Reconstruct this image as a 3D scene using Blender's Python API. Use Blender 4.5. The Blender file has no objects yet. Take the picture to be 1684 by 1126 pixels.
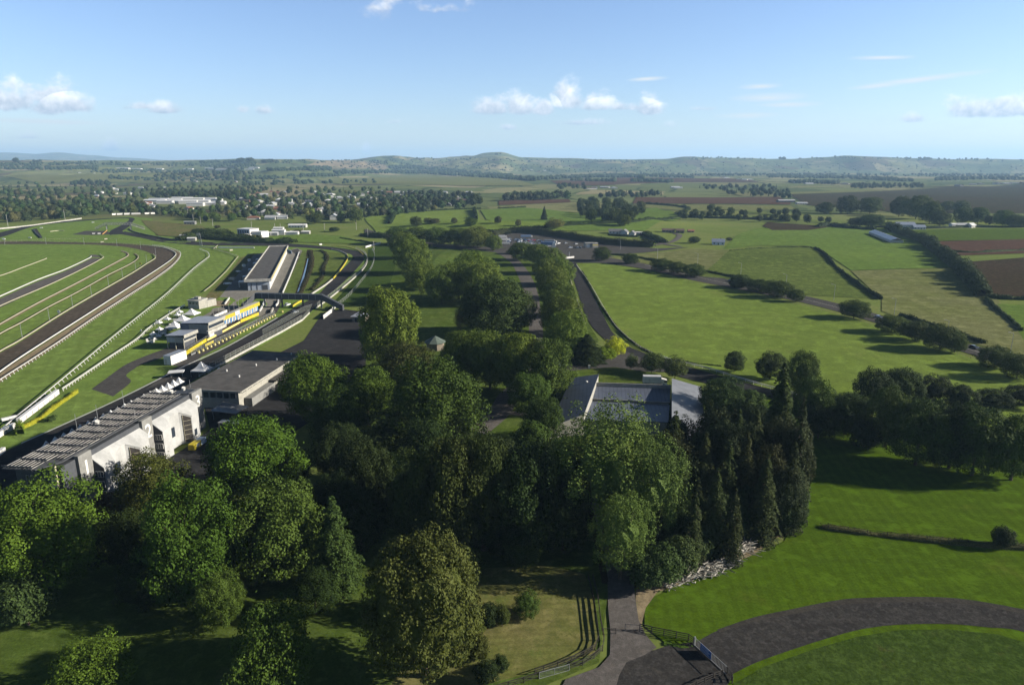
import bpy, math, random
import numpy as np
from mathutils import Vector, Matrix, noise as mn

# ------------------------------------------------------------------ camera, sky, sun, exposure
SC = bpy.context.scene
COL = SC.collection
CAM_H = 80.0
F_PX = 1123.0
PITCH = math.radians(14.7)
cd = bpy.data.cameras.new('camera'); cam = bpy.data.objects.new('camera', cd); COL.objects.link(cam)
cd.sensor_width = 36.0; cd.lens = 24.0; cd.clip_start = 1.0; cd.clip_end = 90000.0
cam.location = (0, 0, CAM_H); cam.rotation_euler = (math.radians(90) - PITCH, 0, 0)
SC.camera = cam
SC.render.resolution_x = 1024; SC.render.resolution_y = 684
SC.view_settings.view_transform = 'Standard'; SC.view_settings.look = 'None'
SC.view_settings.exposure = 1.38; SC.view_settings.gamma = 1.0

SUN_EL = math.radians(20.5)
SUN_AZ = math.radians(91.0)      # from +Y towards +X
sl = bpy.data.lights.new('sun', 'SUN'); so = bpy.data.objects.new('sun', sl); COL.objects.link(so)
sl.energy = 5.0; sl.angle = math.radians(0.5); sl.color = (1.0, 0.92, 0.79)
sdir = Vector((math.sin(SUN_AZ)*math.cos(SUN_EL), math.cos(SUN_AZ)*math.cos(SUN_EL), math.sin(SUN_EL)))
so.rotation_euler = sdir.to_track_quat('Z', 'Y').to_euler()
so.location = (300, 100, 400)

W = bpy.data.worlds.new('World'); SC.world = W; W.use_nodes = True
nt = W.node_tree; N = nt.nodes; LK = nt.links
N.clear()
wo = N.new('ShaderNodeOutputWorld'); bg = N.new('ShaderNodeBackground')
sky = N.new('ShaderNodeTexSky'); sky.sky_type = 'NISHITA'; sky.sun_disc = False
sky.sun_elevation = SUN_EL; sky.sun_rotation = SUN_AZ; sky.altitude = 80
sky.air_density = 1.0; sky.dust_density = 0.3; sky.ozone_density = 2.5
SKY_STR = 0.060
bg.inputs[1].default_value = SKY_STR
tc = N.new('ShaderNodeTexCoord'); sx = N.new('ShaderNodeSeparateXYZ'); LK.new(tc.outputs['Generated'], sx.inputs[0])
def M(op, a, b=None, c=None, clamp=False):
    n = N.new('ShaderNodeMath'); n.operation = op; n.use_clamp = clamp
    for i, v in enumerate((a, b, c)):
        if v is None: continue
        if isinstance(v, (int, float)): n.inputs[i].default_value = v
        else: LK.new(v, n.inputs[i])
    return n.outputs[0]
yy = M('MAXIMUM', sx.outputs[1], 0.05)
TA = M('DIVIDE', sx.outputs[0], yy); TE = M('DIVIDE', sx.outputs[2], yy)
front = M('GREATER_THAN', sx.outputs[1], 0.08)
cv = N.new('ShaderNodeCombineXYZ'); LK.new(TA, cv.inputs[0]); LK.new(TE, cv.inputs[1])
def wnoise(scale, detail, rough, stretch=(1, 1, 1)):
    mp = N.new('ShaderNodeMapping'); mp.inputs['Scale'].default_value = stretch; LK.new(cv.outputs[0], mp.inputs[0])
    n = N.new('ShaderNodeTexNoise'); n.inputs['Scale'].default_value = scale
    n.inputs['Detail'].default_value = detail; n.inputs['Roughness'].default_value = rough
    LK.new(mp.outputs[0], n.inputs[0]); return n.outputs['Fac']
def sky_te(y): 
    v = (y-563.0)/F_PX
    return -(math.sin(PITCH)+v*math.cos(PITCH))/(math.cos(PITCH)-v*math.sin(PITCH))
def sky_ta(x, y):
    v = (y-563.0)/F_PX
    return (x-842.0)/F_PX/(math.cos(PITCH)-v*math.sin(PITCH))
# cumulus: (azimuth, elevation, half width, height) of each puff, flat based
PUFFS = [(22,161,50,23),(95,165,60,25),(0,158,30,16),(120,174,36,10),(268,178,32,9),(245,174,46,6),(398,181,14,6),(437,180,22,8),(812,174,34,15),(858,172,36,18),
         (890,178,22,12),(938,158,30,22),(978,168,34,15),(1022,175,40,7),(1075,172,26,18),(1602,177,60,18),(1665,176,66,17),(1500,195,22,7),
         (45,222,30,8),(180,240,14,9),(602,243,8,12),(835,208,18,6),(960,200,44,6),(570,203,30,4),(640,200,20,3),(1160,178,40,4),(700,190,14,3),(690,212,12,3),
         (622,14,44,24),(720,8,50,14),(1110,205,30,4)]
dens = None; shade = None
for (px, py, rx, ry) in PUFFS:
    a = sky_ta(px, py); b = sky_te(py + ry*0.55)
    ddx = M('DIVIDE', M('SUBTRACT', TA, a), rx/1165.0*1.3)
    de = M('SUBTRACT', TE, b)
    up = M('DIVIDE', de, ry*2.2/1165.0)
    dn = M('DIVIDE', de, -ry*0.5/1165.0)
    dy_ = M('MAXIMUM', up, dn)
    d = M('SUBTRACT', 1.0, M('SQRT', M('ADD', M('MULTIPLY', ddx, ddx), M('MULTIPLY', dy_, dy_))))
    d = M('MULTIPLY', d, 0.7 if ry < 9 else 1.0)
    if py < 40 or ry < 5: d = M('MULTIPLY', d, 0.42)
    dens = d if dens is None else M('MAXIMUM', dens, d)
    h = M('MULTIPLY', M('GREATER_THAN', d, -0.25), M('ADD', up, 0.25))
    shade = h if shade is None else M('MAXIMUM', shade, h)
nz = wnoise(26.0, 7.0, 0.6, (1, 1.5, 1))
nz2 = wnoise(70.0, 4.0, 0.6)
dd = M('ADD', dens, M('MULTIPLY', M('SUBTRACT', nz, 0.5), 1.6))
alpha = N.new('ShaderNodeMapRange'); alpha.interpolation_type = 'SMOOTHSTEP'
alpha.inputs['From Min'].default_value = 0.12; alpha.inputs['From Max'].default_value = 0.62
alpha.inputs['To Max'].default_value = 0.92
LK.new(dd, alpha.inputs[0])
near = M('GREATER_THAN', dens, -0.35)
cum_a = M('MULTIPLY', M('MULTIPLY', alpha.outputs[0], near), front)
# high thin cirrus streaks
WISPS = [(1520,130,125,6,-0.115),(1450,140,60,5,-0.1),(1265,160,70,8,-0.03),(1300,172,60,5,-0.02),(1230,190,60,5,-0.02),(1065,130,36,4,-0.06),(1450,95,60,4,-0.02),(70,200,120,5,0.03),(1250,142,40,5,-0.05)]
wd = None
for (px, py, rx, ry, sl_) in WISPS:
    a = sky_ta(px, py); b = sky_te(py)
    u = M('SUBTRACT', TA, a); e = M('SUBTRACT', M('SUBTRACT', TE, b), M('MULTIPLY', u, -sl_))
    u = M('DIVIDE', u, rx/1165.0); e = M('DIVIDE', e, ry/1165.0)
    d = M('SUBTRACT', 1.0, M('SQRT', M('ADD', M('MULTIPLY', u, u), M('MULTIPLY', e, e))), clamp=True)
    wd = d if wd is None else M('MAXIMUM', wd, d)
wn = wnoise(14.0, 5.0, 0.6, (1, 9, 1))
wa = M('MULTIPLY', M('MULTIPLY', wd, M('MULTIPLY', wn, 2.0)), front)
# faint low haze banks near the skyline
ln = wnoise(9.0, 6.0, 0.62, (1, 5, 1))
lb = N.new('ShaderNodeMapRange'); lb.interpolation_type = 'SMOOTHSTEP'
lb.inputs['From Min'].default_value = 0.5; lb.inputs['From Max'].default_value = 0.75; lb.inputs['To Max'].default_value = 0.35
LK.new(ln, lb.inputs[0])
band = M('SUBTRACT', 1.0, M('MULTIPLY', M('ABSOLUTE', M('SUBTRACT', TE, 0.035)), 22.0), clamp=True)
la = M('MULTIPLY', M('MULTIPLY', lb.outputs[0], band), front)
K = 1.0/SKY_STR
def wmix(fac, c1, c2):
    m = N.new('ShaderNodeMixRGB'); LK.new(fac, m.inputs[0])
    for i, c in ((1, c1), (2, c2)):
        if isinstance(c, tuple): m.inputs[i].default_value = (*c, 1)
        else: LK.new(c, m.inputs[i])
    return m.outputs[0]
sh = M('ADD', M('MULTIPLY', shade, 0.62), M('MULTIPLY', M('SUBTRACT', nz2, 0.5), 1.1), clamp=True)
ccol = wmix(sh, (0.19*K, 0.22*K, 0.275*K), (0.60*K, 0.59*K, 0.58*K))
# sky darkened overhead, above the view, to cut fill light; full strength lower down
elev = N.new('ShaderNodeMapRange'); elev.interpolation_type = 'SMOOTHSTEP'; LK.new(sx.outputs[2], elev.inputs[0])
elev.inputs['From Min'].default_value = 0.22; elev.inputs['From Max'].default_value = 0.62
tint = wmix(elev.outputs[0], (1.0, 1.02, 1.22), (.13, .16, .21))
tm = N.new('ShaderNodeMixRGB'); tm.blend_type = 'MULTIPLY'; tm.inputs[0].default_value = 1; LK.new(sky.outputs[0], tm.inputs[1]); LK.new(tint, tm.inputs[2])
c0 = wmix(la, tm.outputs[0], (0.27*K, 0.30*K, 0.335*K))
c1 = wmix(wa, c0, (0.33*K, 0.345*K, 0.35*K))
c2 = wmix(cum_a, c1, ccol)
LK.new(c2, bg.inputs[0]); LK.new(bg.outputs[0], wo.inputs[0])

# ------------------------------------------------------------------ terrain
CP, SP = math.cos(PITCH), math.sin(PITCH)
def interp(x, tab):
    if x <= tab[0][0]: return tab[0][1]
    for (a, va), (b, vb) in zip(tab, tab[1:]):
        if x <= b:
            t = (x-a)/(b-a); t = t*t*(3-2*t)
            return va+(vb-va)*t
    return tab[-1][1]
def sstep(a, b, x):
    t = min(1.0, max(0.0, (x-a)/(b-a))); return t*t*(3-2*t)
SKYL = [(-800,262),(0,263.5),(240,264.5),(330,263),(420,261.5),(560,263.5),(640,257),(720,261),(775,257),(800,253),(822,252.3),(860,259),(1000,262),(1090,262),(1130,258),
        (1180,259.5),(1300,261.5),(1345,259),(1390,256),(1440,257.5),(1500,260),(1560,262),(1620,261),(1684,262.5),(2500,262)]
FOOT = [(-800,2300),(450,2600),(700,4300),(1000,5000),(1150,5700),(2500,5700)]
RIDGE = [(-800,6000),(450,6500),(700,9000),(1000,8600),(1150,7600),(2500,7600)]
MTN = [(-800,255),(-100,251),(20,251),(60,253),(95,250.5),(150,255),(200,259),(330,266),(420,272),(2500,272)]
KNOLLS = [(-40,880,8,140,60),(150,905,9,110,70),(60,830,4,120,50),(330,1100,8,160,80),(-260,1050,5,160,80),(260,600,3,110,70),(-330,760,3,90,40),(-62,560,5,26,70)]
def hz(x, y):
    if y < 150: return 0.0
    z = 0.0
    for (kx, ky, kh, ra, rb) in KNOLLS:
        q = ((x-kx)/ra)**2+((y-ky)/rb)**2
        if q < 4: z += kh*math.exp(-q*1.6) - kh*math.exp(-6.4)
    z = max(0.0, z)
    if y < 800: return z
    px = 842+1161*x/y
    z += sstep(850, 2200, y)*6*mn.noise(Vector((x/310, y/420, 3.1)))
    yf = interp(px, FOOT); yr = interp(px, RIDGE)
    if y > yf:
        t = sstep(yf, yr, y)
        zt = CAM_H+(268-interp(px, SKYL))/1161*yr
        g = mn.fractal(Vector((x/750, y/1300, 0.7)), 0.75, 2.1, 6)
        g2 = mn.fractal(Vector((x/330, y/420, 4.7)), 0.9, 2.1, 3)
        z += zt*t + zt*0.42*g*4*t*(1-t) + 7*g2*t + 5*min(0, -1+t)
    if y > 13000:
        zm = CAM_H+(268-interp(px, MTN))/1161*19000
        z = max(z, zm*sstep(13000, 19000, y)*(1+0.03*mn.noise(Vector((x/1500, y/1500, 1)))))
    return z
def G(x, y, z=0.0):
    """pixel of the photograph -> point on the plane at height z"""
    u = (x-842)/F_PX; v = (y-563)/F_PX
    f = CP-v*SP; d = SP+v*CP
    t = (CAM_H-z)/d
    return Vector((u*t, f*t, z))
def PT(x, y):
    """pixel of the photograph -> point on the terrain"""
    u = (x-842)/F_PX; v = (y-563)/F_PX
    f = CP-v*SP; d = SP+v*CP
    t = 60.0; pt = t
    while t < 26000:
        z = CAM_H-d*t
        if z <= hz(u*t, f*t):
            a, b = pt, t
            for _ in range(14):
                m = (a+b)/2
                if CAM_H-d*m <= hz(u*m, f*m): b = m
                else: a = m
            return Vector((u*b, f*b, hz(u*b, f*b)))
        pt = t; t *= 1.012
    return Vector((u*t, f*t, hz(u*t, f*t)))
def depth(p): return p.y*CP+(CAM_H-p.z)*SP
def proj_y(p):
    c = depth(p); return 563+F_PX*((-p.y*SP+(CAM_H-p.z)*CP)/c)
def height_to(p, ytop):
    v = (ytop-563)/F_PX
    dz = (p.y*SP+v*p.y*CP)/(CP-v*SP)
    return CAM_H-dz-p.z
DX, DY = .119, .993
ROT = -math.atan2(.119, .993)
def LW(s, w, z=0.0):
    return Vector((s*DX+w*DY, s*DY-w*DX, z))

# ------------------------------------------------------------------ materials
MATS = {}
def lin(c):
    if isinstance(c, str):
        c = tuple(int(c[i:i+2], 16)/255 for i in (0, 2, 4))
        return tuple((v/12.92 if v <= .04045 else ((v+.055)/1.055)**2.4) for v in c)
    return c
ALB = .8
def sc(c): return tuple(v*ALB for v in c)
def newmat(name, rough=0.8, spec=0.3):
    m = bpy.data.materials.new(name); m.use_nodes = True
    b = m.node_tree.nodes['Principled BSDF']
    b.inputs['Roughness'].default_value = rough; b.inputs['Specular IOR Level'].default_value = spec
    return m, b
def mk_noise(t, co, scale, detail=4, rough=.6, stretch=None, rot=0.0):
    if stretch:
        mp = t.nodes.new('ShaderNodeMapping'); mp.inputs['Scale'].default_value = stretch
        mp.inputs['Rotation'].default_value = (0, 0, rot)
        t.links.new(co, mp.inputs[0]); co = mp.outputs[0]
    n = t.nodes.new('ShaderNodeTexNoise'); n.inputs['Scale'].default_value = scale
    n.inputs['Detail'].default_value = detail; n.inputs['Roughness'].default_value = rough
    t.links.new(co, n.inputs[0]); return n.outputs['Fac']
def mk_range(t, v, a, b, c=0.0, d=1.0):
    m = t.nodes.new('ShaderNodeMapRange'); m.interpolation_type = 'SMOOTHSTEP'
    for i, q in zip(('From Min', 'From Max', 'To Min', 'To Max'), (a, b, c, d)): m.inputs[i].default_value = q
    t.links.new(v, m.inputs[0]); return m.outputs[0]
def mk_mix(t, f, a, b, blend='MIX'):
    m = t.nodes.new('ShaderNodeMixRGB'); m.blend_type = blend
    for i, c in ((0, f), (1, a), (2, b)):
        if isinstance(c, (int, float)): m.inputs[i].default_value = c
        elif isinstance(c, tuple): m.inputs[i].default_value = (*c, 1)
        else: t.links.new(c, m.inputs[i])
    return m.outputs[0]
def plain(name, col, rough=.7, spec=.3, metal=0.0, var=.12, scale=.8):
    """paint, concrete, metal: a colour with weathering"""
    if name in MATS: return MATS[name]
    m, b = newmat(name, rough, spec); t = m.node_tree; col = sc(lin(col))
    co = t.nodes.new('ShaderNodeTexCoord').outputs['Object']
    n = mk_noise(t, co, scale, 6, .65)
    n2 = mk_noise(t, co, scale*9, 3, .6)
    d = tuple(v*(1-2.2*var) for v in col)
    c = mk_mix(t, mk_range(t, n, .35, .7), col, d)
    c = mk_mix(t, mk_range(t, n2, .3, .7, 0, var*2), c, tuple(v*.72 for v in col))
    t.links.new(c, b.inputs['Base Color']); b.inputs['Metallic'].default_value = metal
    MATS[name] = m; return m
def ground(name, a, b2, c3=None, big=.02, mid=.25, fine=3.0, stripes=None, rough=.95, cmask=(.55, .75), bump=.25, cracks=0):
    """turf, soil, gravel, asphalt: three scales of mottling"""
    if name in MATS: return MATS[name]
    m, b = newmat(name, rough, .0); t = m.node_tree
    a = sc(lin(a)); b2 = sc(lin(b2)); c3 = sc(lin(c3)) if c3 else None
    co = t.nodes.new('ShaderNodeTexCoord').outputs['Object']
    n1 = mk_noise(t, co, big, 5, .6); n2 = mk_noise(t, co, mid, 5, .65); n3 = mk_noise(t, co, fine, 4, .7)
    c = mk_mix(t, mk_range(t, n1, .36, .64), a, b2)
    if c3:
        n4 = mk_noise(t, co, big*3.1, 6, .7)
        c = mk_mix(t, mk_range(t, n4, cmask[0], cmask[1], 0, .85), c, lin(c3))
    if stripes:
        ang, width, amt = stripes
        mp = t.nodes.new('ShaderNodeMapping'); mp.inputs['Rotation'].default_value = (0, 0, ang); t.links.new(co, mp.inputs[0])
        w = t.nodes.new('ShaderNodeTexWave'); w.inputs['Scale'].default_value = .314/width
        w.inputs['Distortion'].default_value = .6; w.inputs['Detail'].default_value = 2; w.inputs['Detail Scale'].default_value = .3
        t.links.new(mp.outputs[0], w.inputs[0])
        c = mk_mix(t, mk_range(t, w.outputs['Fac'], .3, .7, 0, amt), c, (0.0, 0.0, 0.0))
        st = mk_noise(t, co, .5, 3, .6, (.06, 1.0, 1), ang+math.pi/2)
        c = mk_mix(t, mk_range(t, st, .4, .7, 0, .22), c, (.02, .02, .01))
    c = mk_mix(t, mk_range(t, n2, .35, .68, 0, .5), c, tuple(v*.5 for v in a))
    c = mk_mix(t, mk_range(t, n3, .3, .72, 0, .55), c, tuple(v*.38 for v in a))
    n5 = mk_noise(t, co, big*9, 5, .72); n6 = mk_noise(t, co, mid*2.7, 5, .75)
    c = mk_mix(t, mk_range(t, n5, .50, .64, 0, .45), c, tuple(v*1.45 for v in b2))
    c = mk_mix(t, mk_range(t, n6, .53, .64, 0, .55), c, tuple(v*.48 for v in a))
    if cracks:
        wv = t.nodes.new('ShaderNodeVectorMath'); wv.operation = 'MULTIPLY_ADD'
        nn = t.nodes.new('ShaderNodeTexNoise'); nn.inputs['Scale'].default_value = .5; nn.inputs['Detail'].default_value = 4; t.links.new(co, nn.inputs[0])
        t.links.new(nn.outputs['Color'], wv.inputs[0]); wv.inputs[1].default_value = (3, 3, 0); t.links.new(co, wv.inputs[2])
        ve = t.nodes.new('ShaderNodeTexVoronoi'); ve.feature = 'DISTANCE_TO_EDGE'; ve.inputs['Scale'].default_value = 1.1; t.links.new(wv.outputs[0], ve.inputs['Vector'])
        c = mk_mix(t, mk_range(t, ve.outputs['Distance'], .0, .05, cracks, 0), c, (.13, .125, .075))
    t.links.new(c, b.inputs['Base Color'])
    bm_ = t.nodes.new('ShaderNodeBump'); bm_.inputs['Strength'].default_value = bump; bm_.inputs['Distance'].default_value = .25
    t.links.new(n3, bm_.inputs['Height']); t.links.new(bm_.outputs[0], b.inputs['Normal'])
    MATS[name] = m; return m
def leafmat(attr=False):
    """foliage: the tint comes from each tree's own object colour"""
    m, b = newmat('distant_foliage' if attr else 'foliage', .7, .08); t = m.node_tree
    oi = t.nodes.new('ShaderNodeAttribute' if attr else 'ShaderNodeObjectInfo')
    if attr: oi.attribute_name = 'tint'
    co = t.nodes.new('ShaderNodeTexCoord').outputs['Object']
    n = mk_noise(t, co, .05 if attr else 4.0, 3, .6); n2 = mk_noise(t, co, .3 if attr else 22.0, 2, .6)
    c = mk_mix(t, 1.0, oi.outputs['Color'], (1, 1, 1), 'MULTIPLY')
    c2 = mk_mix(t, 1.0, oi.outputs['Color'], (.5, .56, .5), 'MULTIPLY')
    c3 = mk_mix(t, 1.0, oi.outputs['Color'], (1.25, 1.2, .9), 'MULTIPLY')
    k = mk_mix(t, mk_range(t, n, .35, .65), c, c2)
    k = mk_mix(t, mk_range(t, n2, .45, .75, 0, .45), k, c3)
    t.links.new(k, b.inputs['Base Color'])
    tr = t.nodes.new('ShaderNodeBsdfTranslucent'); t.links.new(k, tr.inputs[0])
    mx = t.nodes.new('ShaderNodeMixShader'); mx.inputs[0].default_value = .10
    t.links.new(b.outputs[0], mx.inputs[1]); t.links.new(tr.outputs[0], mx.inputs[2])
    t.links.new(mx.outputs[0], t.nodes['Material Output'].inputs[0])
    return m
LEAF = leafmat(); LEAFD = leafmat(True)
BARK = plain('bark', (.09, .07, .05), .9, .1, 0, .2, 3)
WHITE = plain('white_paint', (.56, .55, .52), .5, .3)
CREAM = plain('cream_paint', (.33, .32, .28), .6)
PVC = plain('white_plastic', (.60, .59, .56), .4, .4, 0, .05)
TAN = plain('weathered_rail', (.40, .37, .27), .7)
GREYW = plain('pale_grey_render', (.21, .21, .20), .8)
WHITEW = plain('off_white_render', (.40, .405, .40), .75, .2, 0, .14, .25)
DARKW = plain('dark_cladding', (.06, .065, .075), .7)
STEEL = plain('galvanised_steel', (.45, .46, .47), .45, .5, .6)
DSTEEL = plain('dark_steel', (.05, .055, .065), .55, .4)
YELLOW = plain('yellow_paint', (.48, .40, .03), .5)
CONC = plain('concrete', (.36, .35, .32), .85, .2, 0, .18, .4)
WCONC = plain('whitewashed_concrete', (.42, .41, .37), .8, .2, 0, .2, .5)
GLASS = plain('dark_window_glass', (.03, .04, .055), .12, .8)
WOOD = plain('dark_timber', (.035, .03, .025), .85)
TIMB = plain('weathered_timber', (.20, .17, .13), .9)
CANVAS = plain('white_canvas', (.62, .62, .62), .7, .1, 0, .05)
ROOFD = plain('membrane_roof', (.105, .10, .095), .9, .1, 0, .2, .3)
BLUE = plain('blue_paint', (.05, .13, .35), .5)
RED = plain('red_paint', (.4, .05, .04), .5)
BLACK = plain('black_rubber', (.02, .02, .02), .8)
def ribbed(name, col, ang, pitch=.9, rough=.4):
    m, b = newmat(name, rough, .5); t = m.node_tree; col = sc(lin(col))
    co = t.nodes.new('ShaderNodeTexCoord').outputs['Object']
    mp = t.nodes.new('ShaderNodeMapping'); mp.inputs['Rotation'].default_value = (0, 0, ang); t.links.new(co, mp.inputs[0])
    w = t.nodes.new('ShaderNodeTexWave'); w.inputs['Scale'].default_value = .314/pitch; t.links.new(mp.outputs[0], w.inputs[0])
    n = mk_noise(t, co, .35, 5, .6)
    c = mk_mix(t, mk_range(t, n, .35, .7), col, tuple(v*.75 for v in col))
    c = mk_mix(t, mk_range(t, w.outputs['Fac'], .8, .95, 0, .5), c, tuple(v*.4 for v in col))
    t.links.new(c, b.inputs['Base Color']); MATS[name] = m; return m
def chain():
    m, b = newmat('chain_link_mesh', .6, .3); t = m.node_tree
    b.inputs['Base Color'].default_value = (.20, .22, .19, 1)
    tr = t.nodes.new('ShaderNodeBsdfTransparent'); mx = t.nodes.new('ShaderNodeMixShader'); mx.inputs[0].default_value = .14
    t.links.new(tr.outputs[0], mx.inputs[1]); t.links.new(b.outputs[0], mx.inputs[2])
    t.links.new(mx.outputs[0], t.nodes['Material Output'].inputs[0]); return m
CHAIN = chain()

# ------------------------------------------------------------------ mesh helpers
def link(o): COL.objects.link(o); return o
def tag(o, label=None, cat=None, group=None, kind=None):
    if label: o['label'] = label
    if cat: o['category'] = cat
    if group: o['group'] = group
    if kind: o['kind'] = kind
    return o
def empty(name, loc, rz=0.0, label=None, cat=None, group=None):
    o = bpy.data.objects.new(name, None); link(o); o.location = loc; o.rotation_euler = (0, 0, rz)
    return tag(o, label, cat, group)
class MB:
    def __init__(s): s.v = []; s.f = []
    def add(s, vs, fs):
        k = len(s.v); s.v += [tuple(p) for p in vs]; s.f += [tuple(i+k for i in f) for f in fs]; return s
    def box(s, x0, x1, y0, y1, z0, z1):
        return s.add([(x0,y0,z0),(x1,y0,z0),(x1,y1,z0),(x0,y1,z0),(x0,y0,z1),(x1,y0,z1),(x1,y1,z1),(x0,y1,z1)],
                     [(0,3,2,1),(4,5,6,7),(0,1,5,4),(1,2,6,5),(2,3,7,6),(3,0,4,7)])
    def prism(s, pts, z0, z1):
        """z1 may be a list giving the top height at each corner"""
        n = len(pts); zt = z1 if isinstance(z1, (list, tuple)) else [z1]*n; zb = z0 if isinstance(z0, (list, tuple)) else [z0]*n
        return s.add([(p[0], p[1], zb[i]) for i, p in enumerate(pts)]+[(p[0], p[1], zt[i]) for i, p in enumerate(pts)],
                     [tuple(range(n-1, -1, -1)), tuple(range(n, 2*n))]+[(i, (i+1) % n, (i+1) % n+n, i+n) for i in range(n)])
    def tube(s, p, q, r, r2=None, n=6):
        p = Vector(p); q = Vector(q); r2 = r if r2 is None else r2
        d = (q-p).normalized(); a = d.orthogonal().normalized(); b = d.cross(a)
        vs = []
        for c, rr in ((p, r), (q, r2)):
            for i in range(n):
                t = 2*math.pi*i/n; vs.append(c+a*math.cos(t)*rr+b*math.sin(t)*rr)
        return s.add(vs, [(i, (i+1) % n, (i+1) % n+n, i+n) for i in range(n)]+[tuple(range(n-1, -1, -1)), tuple(range(n, 2*n))])
    def beam(s, p, q, w, h):
        """rectangular bar from p to q, w wide, h deep, resting with its centre on the line"""
        p = Vector(p); q = Vector(q); d = (q-p).normalized()
        side = Vector((0, 0, 1)).cross(d)
        side = side.normalized() if side.length > 1e-4 else Vector((1, 0, 0))
        up = d.cross(side).normalized(); a = side*w/2; b = up*h/2
        vs = [p-a-b, p+a-b, p+a+b, p-a+b, q-a-b, q+a-b, q+a+b, q-a+b]
        return s.add(vs, [(3,2,1,0),(4,5,6,7),(0,1,5,4),(1,2,6,5),(2,3,7,6),(3,0,4,7)])
    def mesh(s, name, mat):
        me = bpy.data.meshes.new(name); me.from_pydata(s.v, [], s.f); me.update()
        me.materials.append(mat); return me
    def build(s, name, mat, parent=None, label=None):
        o = bpy.data.objects.new(name, s.mesh(name, mat)); link(o)
        if parent: o.parent = parent
        if label: o['label'] = label
        return o
def catmull(pts, per=8, closed=False):
    P = [Vector(p) for p in pts]; out = []; n = len(P)
    rng = range(n) if closed else range(n-1)
    for i in rng:
        p0 = P[(i-1) % n] if (closed or i > 0) else P[0]*2-P[1]
        p1 = P[i]; p2 = P[(i+1) % n]
        p3 = P[(i+2) % n] if (closed or i+2 < n) else P[n-1]*2-P[n-2]
        for k in range(per):
            t = k/per
            out.append(.5*((2*p1)+(p2-p0)*t+(2*p0-5*p1+4*p2-p3)*t*t+(3*p1-p0-3*p2+p3)*t**3))
    if not closed: out.append(P[-1])
    return out
def resample(pts, step):
    out = [Vector(pts[0])]; acc = 0.0
    for a, b in zip(pts, pts[1:]):
        L = (b-a).length
        if L < 1e-6: continue
        d = step-acc
        while d <= L:
            out.append(a.lerp(b, d/L)); d += step
        acc = L-(d-step)
    return out
LAYER = [0]
def sheet(name, pxs, mat, smooth=False, kind='structure', dz=None, cell=None, label=None, world=False):
    """a ground sheet given by its outline, draped a little above what is below it"""
    LAYER[0] += 1
    z = (0.010+0.004*LAYER[0]) if dz is None else dz
    P = [Vector(p) for p in pxs] if world else [PT(*p) for p in pxs]
    P = [Vector((p.x, p.y, 0)) for p in P]
    if smooth: P = catmull(P, 6, True)
    import bmesh
    bm = bmesh.new()
    vs = [bm.verts.new((p.x, p.y, 0)) for p in P]
    bm.faces.new(vs)
    bmesh.ops.triangulate(bm, faces=bm.faces[:])
    ymax = max(p.y for p in P); ymin = min(p.y for p in P)
    flat = all(abs(hz(p.x, p.y)) < 1e-6 for p in P) and ymax < 500
    if not flat:
        xmin = min(p.x for p in P); xmax = max(p.x for p in P)
        c = cell or max(9.0, ymax*0.012)
        for ax, lo, hi in ((0, xmin, xmax), (1, ymin, ymax)):
            k = lo+c
            while k < hi:
                co = (k, 0, 0) if ax == 0 else (0, k, 0); no = (1, 0, 0) if ax == 0 else (0, 1, 0)
                bmesh.ops.bisect_plane(bm, geom=bm.verts[:]+bm.edges[:]+bm.faces[:], plane_co=co, plane_no=no, dist=1e-4)
                k += c
        for v in bm.verts:
            h = hz(v.co.x, v.co.y)
            v.co.z = h+z*(1 if h < 1e-6 else 1)+(0.12+max(0, v.co.y-600)*0.0006 if (h > 1e-6 or v.co.y > 600) else 0)
    else:
        for v in bm.verts: v.co.z = z
    bmesh.ops.recalc_face_normals(bm, faces=bm.faces[:])
    me = bpy.data.meshes.new(name); bm.to_mesh(me); bm.free()
    if len(me.polygons) and me.polygons[0].normal.z < 0: me.flip_normals()
    me.materials.append(mat)
    o = bpy.data.objects.new(name, me); link(o); o['kind'] = kind
    if label: o['label'] = label
    return o
def strip_pts(pts, w):
    L_, R_ = [], []
    for i, p in enumerate(pts):
        a = pts[max(0, i-1)]; b = pts[min(len(pts)-1, i+1)]
        t = (b-a); t.z = 0; t.normalize(); n = Vector((-t.y, t.x, 0))
        L_.append(p+n*w/2); R_.append(p-n*w/2)
    return L_, R_
def band(name, left, right, mat, per=6, kind='structure', world=False, dz=None):
    """road-like strip between two edge lines"""
    LAYER[0] += 1
    z = (0.010+0.004*LAYER[0]) if dz is None else dz
    A = [Vector(p) if world else PT(*p) for p in left]; B = [Vector(p) if world else PT(*p) for p in right]
    A = catmull(A, per); B = catmull(B, per)
    def byN(P, n):
        L = [0]
        for a, b in zip(P, P[1:]): L.append(L[-1]+(b-a).length)
        out = []; j = 0
        for i in range(n+1):
            t = L[-1]*i/n
            while j < len(P)-2 and L[j+1] < t: j += 1
            out.append(P[j].lerp(P[j+1], min(1, (t-L[j])/max(1e-6, L[j+1]-L[j]))))
        return out
    n = max(len(A), len(B), 12)*2
    A = byN(A, n); B = byN(B, n)
    v = []; f = []
    for a, b in zip(A, B):
        for k in range(5):
            p = a.lerp(b, k/4); h = hz(p.x, p.y)
            v.append((p.x, p.y, h+z+(0.14+max(0, p.y-600)*0.0006 if (h > 1e-6 or p.y > 600) else 0)))
    for i in range(n):
        for k in range(4):
            q = i*5+k; f.append((q, q+1, q+6, q+5))
    me = bpy.data.meshes.new(name); me.from_pydata(v, [], f); me.update()
    if me.polygons[len(me.polygons)//2].normal.z < 0: me.flip_normals()
    me.materials.append(mat)
    o = bpy.data.objects.new(name, me); link(o); o['kind'] = kind; return o
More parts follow.
